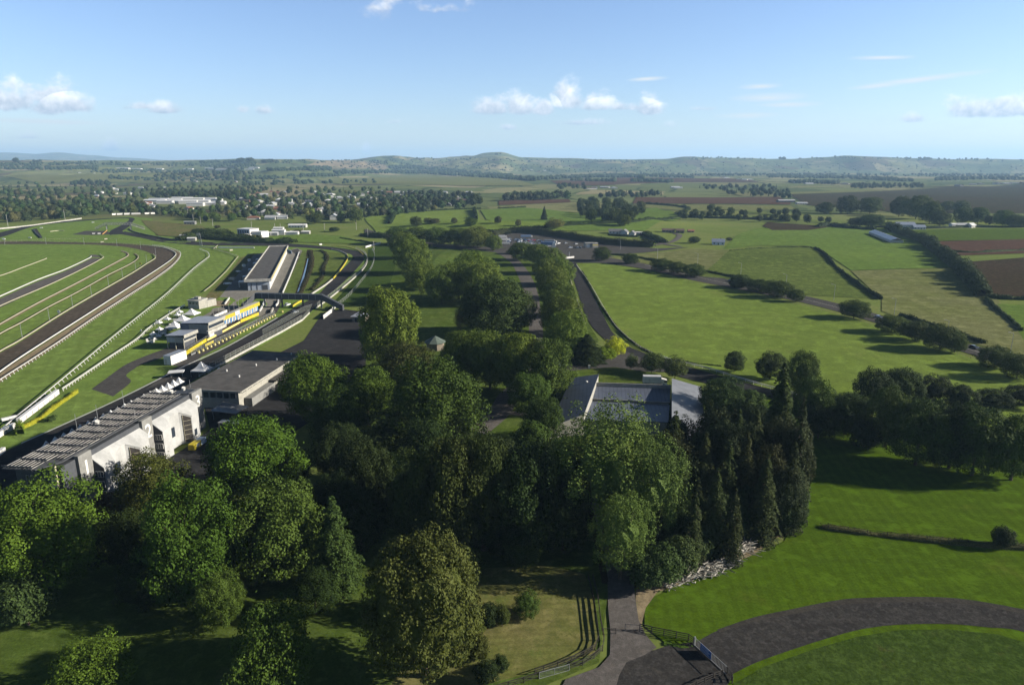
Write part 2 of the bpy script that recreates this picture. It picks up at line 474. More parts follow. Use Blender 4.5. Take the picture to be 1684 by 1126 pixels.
def road(name, px, width, mat, **k):
    P = catmull([PT(*p) for p in px], 8); a, b = strip_pts(P, width)
    return band(name, a, b, mat, per=1, world=True, **k)
# ------------------------------------------------------------------ foliage meshes
def leaf_mesh(name, centers, norms, size, rng, up=.2, jitter=.42, core=None, aspect=1.0, zs=1.0):
    n = len(centers)
    d = norms + rng.normal(0, jitter, (n, 3)); d[:, 2] += up
    d /= np.linalg.norm(d, axis=1)[:, None]+1e-9
    r = rng.normal(0, 1, (n, 3)); a = np.cross(d, r); a /= np.linalg.norm(a, axis=1)[:, None]+1e-9
    b = np.cross(d, a)
    s = (size*(.45+1.1*rng.random(n)**1.6))[:, None]
    a = a*s*aspect; b = b*s; a[:, 2] /= zs; b[:, 2] /= zs
    v = np.empty((n, 4, 3)); v[:, 0] = centers-a*.5-b*.15; v[:, 1] = centers-b*.6; v[:, 2] = centers+a*.55+b*.1; v[:, 3] = centers+b*.6-a*.1
    v = v.reshape(-1, 3); faces = np.arange(n*4).reshape(n, 4)
    me = bpy.data.meshes.new(name)
    vl = v.tolist(); fl = faces.tolist()
    if core:
        k = len(vl); vl += core[0]; fl += [[i+k for i in f] for f in core[1]]
    me.from_pydata(vl, [], fl); me.update(); me.materials.append(LEAF); return me
def uvball(fn, nu=14, nv=9):
    v = []; f = []
    for j in range(nv+1):
        th = math.pi*j/nv
        for i in range(nu):
            ph = 2*math.pi*i/nu
            d = (math.sin(th)*math.cos(ph), math.sin(th)*math.sin(ph), math.cos(th))
            r = fn(d); v.append([d[0]*r, d[1]*r, d[2]*r])
    for j in range(nv):
        for i in range(nu):
            f.append([j*nu+i, j*nu+(i+1) % nu, (j+1)*nu+(i+1) % nu, (j+1)*nu+i])
    return v, f
def crown_round(name, seed, nc, nl, leaf, rc=.2, lump=.2, squash=0.0, corer=.74, prof=None, freq=1.7, up=.25, zs=1.0):
    rng = np.random.default_rng(seed)
    def env(d):
        r = 1+lump*1.5*mn.noise(Vector(d)*freq+Vector((seed*3.7, 1, 2)))+lump*.6*mn.noise(Vector(d)*freq*2.4+Vector((seed, 7, 2)))
        if prof: r *= prof(d[2])
        if d[2] < -.35: r *= 1-.32*(-d[2]-.35)/.65
        return r
    C = []; Nn = []
    gold = math.pi*(3-math.sqrt(5))
    for i in range(nc):
        z = 1-2*(i+.5)/nc; ph = i*gold+rng.random()*.6
        q = math.sqrt(max(0, 1-z*z)); d = (q*math.cos(ph), q*math.sin(ph), z)
        if z < -.75 and rng.random() < .5: continue
        rr = env(d)*(1-rc*.75)*(.86+.17*rng.random())
        rad = rc*(.65+.75*rng.random())
        c = np.array(d)*rr
        m = int(nl*(rad/rc)**2)
        u = rng.normal(0, 1, (m, 3)); u /= np.linalg.norm(u, axis=1)[:, None]
        u += np.array(d)*.55; u /= np.linalg.norm(u, axis=1)[:, None]
        rad3 = rad*(.72+.42*rng.random((m, 1)))
        C.append(c+u*rad3*np.array([1, 1, .85])); Nn.append(u)
    # stray twigs beyond the outline
    m = nc*2
    u = rng.normal(0, 1, (m, 3)); u /= np.linalg.norm(u, axis=1)[:, None]
    rr = np.array([env(tuple(x)) for x in u])[:, None]*(.92+.16*rng.random((m, 1)))
    C.append(u*rr); Nn.append(u)
    core = uvball(lambda d: env(d)*corer*(1+.12*mn.noise(Vector(d)*5+Vector((seed, 0, 0)))))
    return leaf_mesh(name, np.vstack(C), np.vstack(Nn), leaf, rng, up=up, core=core, zs=zs)
def crown_conifer(name, seed, levels, per, nl, leaf, open_=.0, power=.85, droop=.35, zs=3.0):
    rng = np.random.default_rng(seed); C = []; Nn = []
    for i in range(levels):
        t = (i+.5)/levels; z = -1+2*t+.02*math.sin(i*2.3)
        R = (1-t)**power*(.85+.3*rng.random())+.02
        if t < .12: R *= .75+2*t
        k = max(4, int(per*(.4+.6*(1-t))))
        for j in range(k):
            ph = 2*math.pi*(j+rng.random()*.8)/k + i*1.3
            L = R*(.6+.5*rng.random())
            if rng.random() < open_: continue
            m = max(4, int(nl*L*(1 if L > .3 else 1.6)))
            s = rng.random(m)**.65
            wdt = .22*L*(1.15-s)+.02
            off = rng.normal(0, 1, m)*wdt
            x = np.cos(ph)*s*L-np.sin(ph)*off; y = np.sin(ph)*s*L+np.cos(ph)*off
            zz = z - droop*s*s*L*.6 + rng.normal(0, .011, m) - np.abs(off)*.25
            C.append(np.stack([x, y, zz], 1)); Nn.append(np.stack([np.cos(ph)*.5*np.ones(m), np.sin(ph)*.5*np.ones(m), np.ones(m)*.7], 1))
    core = uvball(lambda d: 1.0, 10, 8)
    cv_ = [[x*(.5-.5*z)*.42, y*(.5-.5*z)*.42, z*.9] for x, y, z in core[0]]
    return leaf_mesh(name, np.vstack(C), np.vstack(Nn), leaf, rng, up=.2, jitter=.5, core=(cv_, core[1]), aspect=1.5, zs=zs)
def trunk_mesh(name, seed, kind):
    rr = random.Random(seed); m = MB()
    if kind == 'conifer':
        m.tube((0,0,-.02), (0,0,.5), .022, .014); m.tube((0,0,.5), (0,0,.97), .014, .002)
        for i in range(16):
            a = rr.random()*6.28; z = .12+.75*i/16; L = .16*(1-z)+.04
            m.tube((0,0,z), (math.cos(a)*L, math.sin(a)*L, z-.01), .004, .001, 4)
        return m.mesh(name, BARK)
    m.tube((0,0,-.02), (0,0,.06), .05, .034, 8); m.tube((0,0,.06), (.01,0,.3), .034, .026, 8); m.tube((.01,0,.3), (0,.01,.62), .026, .012, 6)
    for i in range(9):
        a = i*2.4+rr.random(); z = .2+.32*rr.random(); L = .2+.12*rr.random()
        p = Vector((math.cos(a)*L*.5, math.sin(a)*L*.5, z+.12)); m.tube((.008,0,z), p, .013, .008, 5)
        q = Vector((math.cos(a+.3)*L, math.sin(a+.3)*L, z+.3)); m.tube(p, q, .008, .003, 4)
        q = Vector((math.cos(a-.5)*L*1.1, math.sin(a-.5)*L*1.1, z+.2)); m.tube(p, q, .006, .002, 4)
    return m.mesh(name, BARK)
def top_heavy(z): return 1+.10*z
def poplarish(z): return .86+.26*math.sin((z+1)*1.7)
def skirt(z): return 1.0+.26*max(0, -z)
LIB = {
 'round': [crown_round('crown', s, 150, 165, .036, .215, .30, freq=2.1, corer=.45, prof=skirt) for s in (1, 2, 3, 4)],
 'coarse': [crown_round('crown', s, 150, 210, .034, .22, .40, freq=2.5, corer=.42, prof=skirt) for s in (11, 12)],
 'smooth': [crown_round('crown', s, 330, 85, .030, .13, .16, corer=.78, prof=skirt) for s in (21,)],
 'open': [crown_round('crown', s, 80, 170, .042, .25, .42, freq=2.8, corer=.4) for s in (31, 32)],
 'poplar': [crown_round('crown', s, 230, 110, .032, .17, .40, freq=3.0, prof=poplarish, corer=.48, zs=1.8) for s in (41, 42)],
 'bush': [crown_round('crown', s, 80, 90, .065, .27, .28, freq=2.0, up=.5, corer=.6) for s in (51, 52)],
 'mid': [crown_round('crown', s, 60, 60, .085, .28, .30, freq=1.9, corer=.66, prof=skirt) for s in (61, 62, 63)],
 'conifer': [crown_conifer('crown', s, 30, 13, 190, .055, .10, .8, .9) for s in (71, 72)],
 'ragged': [crown_conifer('crown', s, 26, 11, 150, .058, .28, .65, 1.0) for s in (81, 82)],
 'cedar': [crown_conifer('crown', s, 24, 16, 230, .036, .02, .75, .35, 1.5) for s in (91,)],
}
FAR = [crown_round('far_tree', s, 22, 24, .17, .34, .24, freq=1.7, corer=.78) for s in (5, 6, 7)]
FARC = [crown_conifer('far_tree', 8, 12, 7, 18, .16, .1)]
TR = {'round': [trunk_mesh('trunk', s, 'round') for s in (1, 2, 3)], 'conifer': [trunk_mesh('trunk', 4, 'conifer')]}
# leaf colours
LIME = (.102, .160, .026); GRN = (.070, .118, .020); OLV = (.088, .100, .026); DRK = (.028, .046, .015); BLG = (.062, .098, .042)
CON = (.058, .080, .034); BRN = (.075, .070, .030); YEL = (.36, .38, .03); POP = (.125, .180, .060); RUST = (.10, .055, .03); MID = (.052, .086, .022); PALE = (.11, .13, .06)
rt = random.Random(77)
def tree(x, yb, yt, hw, kind, col, label, cat='tree', name=None, group=None, base=.035, parts=True, world=None, h=None, r=None, rnd=rt):
    p = PT(x, yb) if world is None else Vector(world)
    d = depth(p)
    if r is None: r = hw*d/F_PX
    if h is None: h = height_to(p, yt)*.985
    h = max(h, .8)
    con = kind in ('conifer', 'ragged', 'cedar')
    nm = name or ('conifer' if con else {'bush': 'shrub', 'poplar': 'poplar_tree'}.get(kind, 'broadleaf_tree'))
    root = empty(nm, p, 0, label, cat, group)
    lib = LIB[kind]; me = lib[rnd.randrange(len(lib))]
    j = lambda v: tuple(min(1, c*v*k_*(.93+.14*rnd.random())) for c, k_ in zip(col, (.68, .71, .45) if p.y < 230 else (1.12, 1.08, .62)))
    if kind == 'bush': base = .0
    if con: base = .03
    ch = h*(1-base)
    cr = bpy.data.objects.new('crown', me); link(cr); cr.parent = root
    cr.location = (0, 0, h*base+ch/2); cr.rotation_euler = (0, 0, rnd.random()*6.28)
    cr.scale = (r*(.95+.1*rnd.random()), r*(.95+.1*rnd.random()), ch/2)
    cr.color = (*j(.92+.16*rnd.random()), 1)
    tm = TR['conifer' if con else 'round']
    tk = bpy.data.objects.new('trunk', tm[rnd.randrange(len(tm))]); link(tk); tk.parent = root
    tk.scale = (h*.55 if not con else h, h*.55 if not con else h, h)
    if kind == 'bush': tk.scale = (h*.7, h*.7, h*.7)
    tk.rotation_euler = (0, 0, rnd.random()*6.28)
    return root
def far_tree(p, h, r, col, label, group, con=False, cat='tree', rnd=rt):
    me = FARC[0] if con else FAR[rnd.randrange(3)]
    o = bpy.data.objects.new('conifer' if con else 'broadleaf_tree', me); link(o)
    o.location = (p[0], p[1], p[2]+h*.5-.3); o.scale = (r, r*(.9+.2*rnd.random()), h*.52); o.rotation_euler = (0, 0, rnd.random()*6.28)
    o.color = (*[min(1, c*.85*(.8+.4*rnd.random())) for c in col], 1)
    return tag(o, label, cat, group)
HEAP = []
def heap_tree(p, h, r, col, con=False, rnd=rt):
    HEAP.append((3 if con else rnd.randrange(3), p, h, r, [min(1, c*.85*(.8+.4*rnd.random())) for c in col], rnd.random()*6.28))
def build_heap(name, label):
    src = FAR+FARC; V = []; Fc = []; Cc = []; k = 0
    base = []
    for me in src:
        v = np.empty(len(me.vertices)*3); me.vertices.foreach_get('co', v)
        f = np.empty(len(me.polygons)*4, dtype=np.int64); me.polygons.foreach_get('vertices', f)
        base.append((v.reshape(-1, 3), f.reshape(-1, 4)))
    for (i, p, h, r, c, a) in HEAP:
        v, f = base[i]; ca, sa = math.cos(a), math.sin(a)
        x = (v[:, 0]*ca-v[:, 1]*sa)*r+p[0]; y = (v[:, 0]*sa+v[:, 1]*ca)*r+p[1]; z = v[:, 2]*h*.52+p[2]+h*.48
        V.append(np.stack([x, y, z], 1)); Fc.append(f+k); k += len(v); Cc.append(np.tile(np.array([*c, 1.0]), (len(v), 1)))
    V = np.vstack(V); Fc = np.vstack(Fc); Cc = np.vstack(Cc)
    me = bpy.data.meshes.new(name); me.vertices.add(len(V)); me.vertices.foreach_set('co', V.ravel())
    me.loops.add(Fc.size); me.loops.foreach_set('vertex_index', Fc.ravel()); me.polygons.add(len(Fc))
    me.polygons.foreach_set('loop_start', np.arange(len(Fc))*4)
    at = me.color_attributes.new('tint', 'FLOAT_COLOR', 'POINT'); at.data.foreach_set('color', Cc.ravel())
    me.update(calc_edges=True); me.validate(); me.materials.append(LEAFD)
    o = bpy.data.objects.new(name, me); link(o); tag(o, label, kind='stuff'); HEAP.clear()
def leafy_run(name, pxs, w, h, col, label=None, cat='hedge', per_m=9, leaf=.35, world=False, kind=None, jag=.25, lumpy=.5, group=None, smooth=True):
    """a hedge or a strip of rough growth: an uneven leafy body following a line"""
    P = [Vector(p) if world else PT(*p) for p in pxs]
    P = catmull(P, 6) if (smooth and len(P) > 2) else P
    rng = np.random.default_rng(len(pxs)*7+int(abs(P[0].x))); C = []; Nn = []; cvs = []; cfs = []
    tot = 0
    org = P[0].copy()
    S = resample(P, max(1.2, w*.5)); prof = []
    if len(S) < 3: S = [P[0], P[0].lerp(P[-1], .5), P[-1]]
    for i, p in enumerate(S):
        a = S[max(0, i-1)]; b = S[min(len(S)-1, i+1)]
        t = b-a; t.z = 0
        if t.length < 1e-5: continue
        t.normalize(); n = Vector((-t.y, t.x, 0))
        q = 1+lumpy*mn.noise(Vector((p.x*.13, p.y*.13, 5.5)))+lumpy*.6*mn.noise(Vector((p.x*.5, p.y*.5, 9.5)))
        hh = h*max(.25, q); ww = w*(.7+.3*q)
        g = hz(p.x, p.y)
        prof.append((Vector((p.x, p.y, g))-org, n, ww, hh, t))
    for i, (p, n, ww, hh, t) in enumerate(prof):
        m = int(per_m*max(1.2, w*.5)*(ww+hh))
        th = rng.random(m)*math.pi; 
        along = (rng.random(m)-.5)*max(1.2, w*.5)*1.3
        cx = np.cos(th); sz = np.sin(th)
        rad = 1+rng.normal(0, jag*.35, m)
        off = cx*ww/2*rad; z = np.clip(sz, 0, 1)**.6*hh*rad
        pos = np.array(p)[None]+off[:, None]*np.array(n)[None]+along[:, None]*np.array(t)[None]
        pos[:, 2] += z
        C.append(pos); nn = cx[:, None]*np.array(n)[None]; nn[:, 2] += sz; Nn.append(nn)
    ring = 7; k = 0
    for (p, n, ww, hh, t) in prof:
        for q in range(ring):
            th = math.pi*q/(ring-1)
            cvs.append(list(p+n*(math.cos(th)*ww/2*.85)+Vector((0, 0, math.sin(th)**.6*hh*.85 if 0 < q < ring-1 else -.1))))
    for i in range(len(prof)-1):
        for q in range(ring-1):
            a = i*ring+q; cfs.append([a, a+1, a+ring+1, a+ring])
    me = leaf_mesh(name, np.vstack(C), np.vstack(Nn), leaf, rng, core=(cvs, cfs))
    o = bpy.data.objects.new(name, me); link(o); o.location = org; o.color = (col[0]*.85, col[1]*.85, col[2]*.65, 1)
    return tag(o, label, cat if not kind else None, group, kind)
# ------------------------------------------------------------------ ground
T_MEADOW = ground('meadow_turf', (.135,.175,.040), (.115,.165,.034), (.17,.165,.06), .012, .12, 1.6)
FG = 1.22
def far_ground():
    m, b = newmat('farmland', .95, 0); t = m.node_tree
    co = t.nodes.new('ShaderNodeTexCoord').outputs['Object']
    mp = t.nodes.new('ShaderNodeMapping'); mp.inputs['Scale'].default_value = (1/210, 1/330, 0); mp.inputs['Rotation'].default_value = (0, 0, .35)
    wn_ = t.nodes.new('ShaderNodeTexNoise'); wn_.inputs['Scale'].default_value = .006; wn_.inputs['Detail'].default_value = 2; t.links.new(co, wn_.inputs[0])
    ad = t.nodes.new('ShaderNodeVectorMath'); ad.operation = 'MULTIPLY_ADD'; t.links.new(wn_.outputs['Color'], ad.inputs[0]); ad.inputs[1].default_value = (60, 60, 0); t.links.new(co, ad.inputs[2])
    t.links.new(ad.outputs[0], mp.inputs[0])
    vo = t.nodes.new('ShaderNodeTexVoronoi'); vo.feature = 'F1'; vo.distance = 'CHEBYCHEV'; vo.inputs['Randomness'].default_value = .75; t.links.new(mp.outputs[0], vo.inputs['Vector'])
    vo.inputs['Scale'].default_value = 1
    ve = t.nodes.new('ShaderNodeTexVoronoi'); ve.feature = 'DISTANCE_TO_EDGE'; ve.inputs['Randomness'].default_value = .75; t.links.new(mp.outputs[0], ve.inputs['Vector']); ve.inputs['Scale'].default_value = 1
    sp = t.nodes.new('ShaderNodeSeparateColor'); t.links.new(vo.outputs['Color'], sp.inputs[0])
    cr = t.nodes.new('ShaderNodeValToRGB'); cr.color_ramp.interpolation = 'CONSTANT'
    stops = [(0, (.105,.125,.050)), (.2, (.16,.16,.075)), (.38, (.085,.108,.045)), (.52, (.23,.20,.115)), (.64, (.125,.145,.06)), (.78, (.095,.075,.052)), (.86, (.20,.19,.10)), (.94, (.07,.09,.04))]
    e = cr.color_ramp.elements
    e[0].position = 0; e[0].color = (*[v*FG for v in sc(stops[0][1])], 1); e[1].position = stops[1][0]; e[1].color = (*[v*FG for v in sc(stops[1][1])], 1)
    for q, c in stops[2:]:
        k = e.new(q); k.color = (*[v*FG for v in sc(c)], 1)
    t.links.new(sp.outputs[0], cr.inputs[0])
    n1 = mk_noise(t, co, .004, 6, .65); n2 = mk_noise(t, co, .02, 6, .7); n3 = mk_noise(t, co, .4, 5, .7)
    sy = t.nodes.new('ShaderNodeSeparateXYZ'); t.links.new(co, sy.inputs[0])
    c = mk_mix(t, mk_range(t, n3, .35, .7, 0, .4), cr.outputs[0], (.035, .05, .018))
    # scrub and bush patches, thicker on the far hills
    hill = mk_range(t, sy.outputs[1], 3500, 6500, 0, 1)
    cut = t.nodes.new('ShaderNodeMath'); cut.operation = 'MULTIPLY_ADD'; t.links.new(hill, cut.inputs[0]); cut.inputs[1].default_value = .05; t.links.new(n2, cut.inputs[2])
    c = mk_mix(t, mk_range(t, cut.outputs[0], .58, .66, 0, .85), c, (.022, .036, .014))
    sub = t.nodes.new('ShaderNodeMath'); sub.operation = 'MULTIPLY'; t.links.new(mk_range(t, ve.outputs['Distance'], .0, .035, 1, 0), sub.inputs[0]); t.links.new(mk_range(t, n1, .4, .5), sub.inputs[1])
    c = mk_mix(t, sub.outputs[0], c, (.02, .034, .013))
    # near the camera it is plain pasture
    near_ = mk_range(t, sy.outputs[1], 900, 1250, 1, 0)
    pas = mk_mix(t, mk_range(t, n1, .4, .62), (.125,.155,.040), (.100,.132,.032))
    pas = mk_mix(t, mk_range(t, n2, .45, .7, 0, .6), pas, (.165,.165,.065))
    pas = mk_mix(t, mk_range(t, n3, .35, .7, 0, .45), pas, (.05, .08, .018))
    c = mk_mix(t, near_, c, pas)
    t.links.new(c, b.inputs['Base Color']); return m
def build_ground():
    angs = [math.radians(-72+.28*i) for i in range(int(144/.28)+1)]
    angs += [math.radians(72+6*i) for i in range(1, 36)]
    rs = []; r = 25.0
    while r < 34000: rs.append(r); r *= 1.0235
    rs.append(34000)
    v = [(0, 0, 0)]; f = []
    na = len(angs)
    for r in rs:
        for a in angs:
            x = r*math.sin(a); y = r*math.cos(a); v.append((x, y, hz(x, y)))
    for i in range(na): f.append((0, 1+(i+1) % na, 1+i))
    for j in range(len(rs)-1):
        for i in range(na):
            a = 1+j*na+i; b = 1+j*na+(i+1) % na
            f.append((a, b, b+na, a+na))
    me = bpy.data.meshes.new('ground'); me.from_pydata(v, [], f); me.update()
    if me.polygons[5000].normal.z < 0: me.flip_normals()
    me.shade_smooth()
    me.materials.append(far_ground()); o = bpy.data.objects.new('ground', me); link(o); o['kind'] = 'structure'
build_ground()

A_ = math.atan2(-.25, .97)
T_RACE = ground('racecourse_turf', (.19,.275,.066), (.168,.245,.055), (.24,.275,.09), .02, .2, 2.2, stripes=(-.46, 5.0, .10))
T_INF = ground('infield_turf', (.175,.26,.058), (.152,.235,.05), (.25,.25,.09), .015, .15, 1.5)
T_DRY = ground('dry_turf', (.125,.150,.045), (.19,.155,.075), (.10,.14,.035), .035, .2, 1.8)
T_LAWN = ground('mown_lawn', (.088,.150,.010), (.072,.130,.009), (.145,.165,.026), .018, .16, 2.6, stripes=(.15, 2.6, .16))
T_LAWN2 = ground('mown_verge', (.085,.135,.020), (.12,.145,.035), None, .05, .3, 3.0)
T_ROUGH = ground('rough_grass', (.046,.082,.014), (.060,.095,.020), (.09,.085,.035), .05, .5, 2.0, bump=.6)
T_PARK = ground('park_grass', (.078,.125,.022), (.10,.135,.032), (.13,.125,.05), .03, .25, 2.5)
T_PADD = ground('paddock_grass', (.165,.185,.050), (.21,.185,.078), (.10,.175,.032), .045, .3, 2.6, stripes=(1.45, 1.6, .12))
T_DIRT = ground('track_dirt', (.112,.092,.072), (.098,.082,.065), None, .03, .3, 2.5, stripes=(-.46, 3.0, .10))
T_SAND = ground('sandy_strip', (.30,.24,.155), (.26,.21,.13), (.17,.19,.075), .05, .4, 2)
T_ASPH = ground('asphalt', (.050,.049,.051), (.040,.040,.042), (.075,.072,.07), .03, .35, 4, bump=.1)
T_ASPH2 = ground('worn_asphalt', (.095,.090,.086), (.078,.074,.070), (.13,.12,.105), .06, .5, 4, bump=.15)
T_OLD = ground('old_dark_seal', (.046,.044,.043), (.062,.059,.056), (.085,.080,.070), .09, .5, 3, bump=.15)
T_OLDE = ground('crumbling_edge', (.075,.070,.062), (.055,.050,.046), (.10,.10,.06), .15, 1.2, 5, bump=.4)
T_CHIP = ground('gravel_drive', (.155,.142,.132), (.125,.115,.108), (.19,.165,.14), .09, .7, 5, bump=.4)
T_CONC = ground('concrete_apron', (.27,.255,.225), (.22,.21,.185), None, .05, .4, 3, bump=.08)
T_SOIL = ground('ploughed_soil', (.120,.068,.045), (.105,.062,.042), None, .02, .3, 1.6, stripes=(.02, 1.6, .15))
T_SOIL2 = ground('cropped_soil', (.060,.048,.026), (.075,.050,.032), (.06,.085,.025), .03, .35, 1.2, stripes=(1.2, 2.0, .25))
T_SOIL3 = ground('far_cropped_soil', (.060,.060,.034), (.070,.052,.034), (.085,.07,.045), .006, .05, .6, stripes=(1.0, 9, .2))
T_CROP = ground('green_crop', (.100,.150,.020), (.085,.135,.018), None, .02, .3, 1.5, stripes=(1.2, 2.5, .2))
T_MEAD = ground('meadow', (.178,.245,.050), (.150,.215,.040), (.21,.235,.07), .014, .10, 1.4)
T_MEAD2 = ground('bright_meadow', (.145,.215,.045), (.120,.19,.036), (.15,.17,.05), .014, .12, 1.4)
T_MEAD3 = ground('pale_meadow', (.165,.185,.060), (.19,.195,.085), (.13,.16,.04), .014, .12, 1.4)
T_MEAD4 = ground('dark_meadow', (.110,.150,.036), (.130,.170,.042), (.10,.10,.04), .02, .15, 1.2)

# racecourse ------------------------------------------------------
sheet('racecourse_turf', [(-330,520),(-200,395),(0,398),(150,397),(260,402),(330,405),(352,409),(374,415),(395,423),(374,448),(338,481),(300,505),(245,543),(178,593),(103,645),(0,722),(-260,900)], T_RACE)
sheet('infield_turf', [(-330,500),(-150,404),(0,403),(140,404),(200,411),(226,419),(224,428),(150,471),(36,534),(-80,600)], T_INF)
band('dirt_track', [(-220,740),(-60,618),(2,579),(35,561),(118,508),(213,453),(241,435),(256,425),(252,419),(230,411),(192,405),(128,402),(0,402),(-200,405)],
     [(-150,740),(-40,645),(0,614),(49,580),(149,515),(192,487),(266,439),(286,424),(287.5,416),(270,408),(234,403.5),(168,399.5),(64,397.5),(-200,399)], T_DIRT)
band('sandy_strip', [(-60,672),(0,614.5),(49,581),(149,516),(192,488),(267,439.5),(287,424.5),(288.5,416),(271,407.5)],
     [(-50,674),(0,629),(60,590),(105,560),(158,523),(213,487),(256,459),(286,436),(297,421),(292,413.5),(271,407)], T_SAND)
for nm, a, b, m in [('service_path', [(-80,545),(0,506),(62,477),(107,456),(155,433),(165,424),(158,419)], [(-80,528),(0,491),(62,463),(107,446),(147,426.5),(150.5,422.5),(146,419)], T_CHIP),
                ('inner_path', [(-60,560),(0,535.5),(64,500),(128,467),(192,433),(211,422),(211,417),(200,412)], [(-60,550),(0,531),(64,496),(128,463),(189,431),(206,422),(206,417),(198,413)], T_SAND),
                ('faded_path', [(-60,585),(0,552),(81,507),(149,471),(213,437),(227,427),(228,421),(222,417)], [(-60,577),(0,546),(81,502),(149,467),(211,434),(222,427),(223,422),(218,418)], T_DRY)]:
    band(nm, a, b, m)
# motor circuit ----------------------------------------------------
sheet('circuit_verge', [(-330,400),(-200,386),(0,378),(60,372),(128,363),(210,356),(250,360),(256,388),(320,396),(440,398),(500,401),(585,408),(604,420),(600,440),(560,475),(520,510),(468,548),(330,622),(190,700),(-80,850),(-80,780),(0,724),(103,647),(178,595),(245,545),(300,507),(330,500),(350,490),(395,424),(374,414),(350,408),(250,402),(0,396),(-200,400)], T_INF)
band('motor_circuit', [(-90,805),(0,748),(35,730),(122,691),(185,662),(240,635),(298.7,605),(366.6,574),(410,550),(456,523),(477,510),(504,495.6),(525,482.5),(546,459),(572.5,433),(580,422),(568,416),(525,409.5),(442,405),(335,404),(290,401),(256,397),(234.5,392),(200,386),(186,387)],
     [(-60,845),(30,788),(76,765),(160,718),(220,683),(275,655),(328,620),(400,583),(444,556),(480,533),(500,521),(519,506),(544,483),(572,457),(590,438),(599,426),(595,417),(570,409.5),(500,402.5),(442,399.5),(335,397.5),(300,395),(262,390),(222,384),(205,381)], T_ASPH, per=8)
band('motor_circuit', [(181,387),(179,384),(183,379),(195,373),(207,366.5),(212,361),(200,359.5),(128,364.5),(60,372),(10,388),(-40,402)],
     [(206,383),(201,380.5),(206,377),(213,372),(219,364),(221,360),(205,358),(128,362.5),(58,369),(-5,384),(-60,396)], T_ASPH)
sheet('paddock_seal', [(118,386),(140,380),(175,380),(186,386),(150,387)], T_ASPH2)
sheet('tyre_barrier_base', [(54,377),(60,376),(70,391),(63,392)], T_OLD)
# pit area -----------------------------------------------------------
sheet('pit_apron', [(361,489),(379,466),(400,440),(418,419),(446,413),(470,413.5),(488,408),(497,412),(466,486),(455,507),(444,521),(400,521),(366,517),(320,522),(300,517),(304,509),(350,507),(377,503),(388,494),(380,489)], T_CONC)
band('pit_lane', [(240,640),(283,608),(330,582),(355,563),(390,544),(425,524),(440,512),(455,492),(470,462),(482,435),(486,420),(478,412)],
     [(270,628),(310,602),(350,577),(385,556),(410,538),(440,524),(456,512),(466,486),(480,452),(490,430),(494,418),(490,409)], T_ASPH2)
sheet('service_seal', [(258,640),(300,602),(262,601),(245,598),(280,574),(300,560),(330,535),(352,512),(400,510),(420,520),(372,556),(330,588),(292,606)], T_ASPH2)
sheet('grass_island', [(103,660),(128,645),(140,641),(175,640),(186,646),(184,657),(120,690),(36,728),(20,718),(34,706)], T_RACE)
band('service_drive', [(150,640),(175,622),(206,600),(240,585),(275,572),(300,560)], [(186,652),(215,628),(208,616),(238,598),(270,590),(300,575)], T_ASPH2)
sheet('grass_plot', [(216,612),(225,603),(262,590),(292,578),(320,574),(300,590),(262,612),(236,619)], T_RACE)
sheet('grass_verge', [(322,593),(336,584),(405,546),(452,522),(458,522),(410,551),(366,575),(330,592)], T_RACE)
sheet('grass_plot', [(388,497),(400,490),(428,487),(440,500),(436,506),(392,505)], T_RACE)
sheet('grass_plot', [(300,508),(352,505),(346,513),(304,535),(270,563),(240,585),(232,578),(262,551)], T_RACE)
sheet('dry_plot', [(395,424),(420,416),(400,440),(361,488),(350,497),(335,494),(345,480),(380,447)], T_DRY)
sheet('gravel_plot', [(336,503),(348,494),(380,495),(372,505)], T_SAND)
sheet('track_island', [(497,413),(520,411),(568,417),(572,424),(566,434),(540,462),(512,484),(486,486),(464,486)], T_MEAD4, smooth=False)
band('drain_bank', [(505,411),(502,430),(497,450),(488,475),(484,486)], [(514,411),(514,430),(508,452),(500,475),(496,486)], T_SOIL2)
WATER, wb = newmat('water', .08, .6); wb.inputs['Base Color'].default_value = (.03, .045, .05, 1)
band('stream', [(506,425),(502,440),(496,460),(487,485)], [(507,425),(504,440),(499,460),(490,485)], WATER)
# the car park and seal behind the grandstands
sheet('rear_car_park', [(330,640),(345,622),(420,600),(500,560),(520,530),(532,514),(560,508),(590,512),(606,530),(610,600),(560,660),(470,720),(380,790),(250,860),(120,900),(100,870),(200,800),(300,740),(345,706)], T_ASPH)
sheet('spectator_bank', [(606,410),(640,398),(660,402),(650,440),(640,470),(605,500),(560,506),(535,512),(560,485),(595,445),(606,425)], T_ROUGH)
# park ground
sheet('park_lawn', [(640,402),(830,400),(930,432),(940,470),(960,520),(985,560),(935,600),(940,640),(900,760),(830,840),(560,830),(560,700),(600,620),(606,520),(640,470),(650,440)], T_PARK)
band('avenue_drive', [(810,412),(838,430),(850,450),(862,480),(868,510),(870,545),(868,580),(850,620),(820,650),(800,680),(770,706)], [(832,412),(855,430),(872,452),(884,480),(889,510),(893,545),(893,585),(880,625),(852,655),(838,682),(800,715)], T_CHIP)
band('park_path', [(770,668),(800,671),(860,678),(905,678)], [(770,676),(800,679),(860,684),(905,682)], T_CHIP)
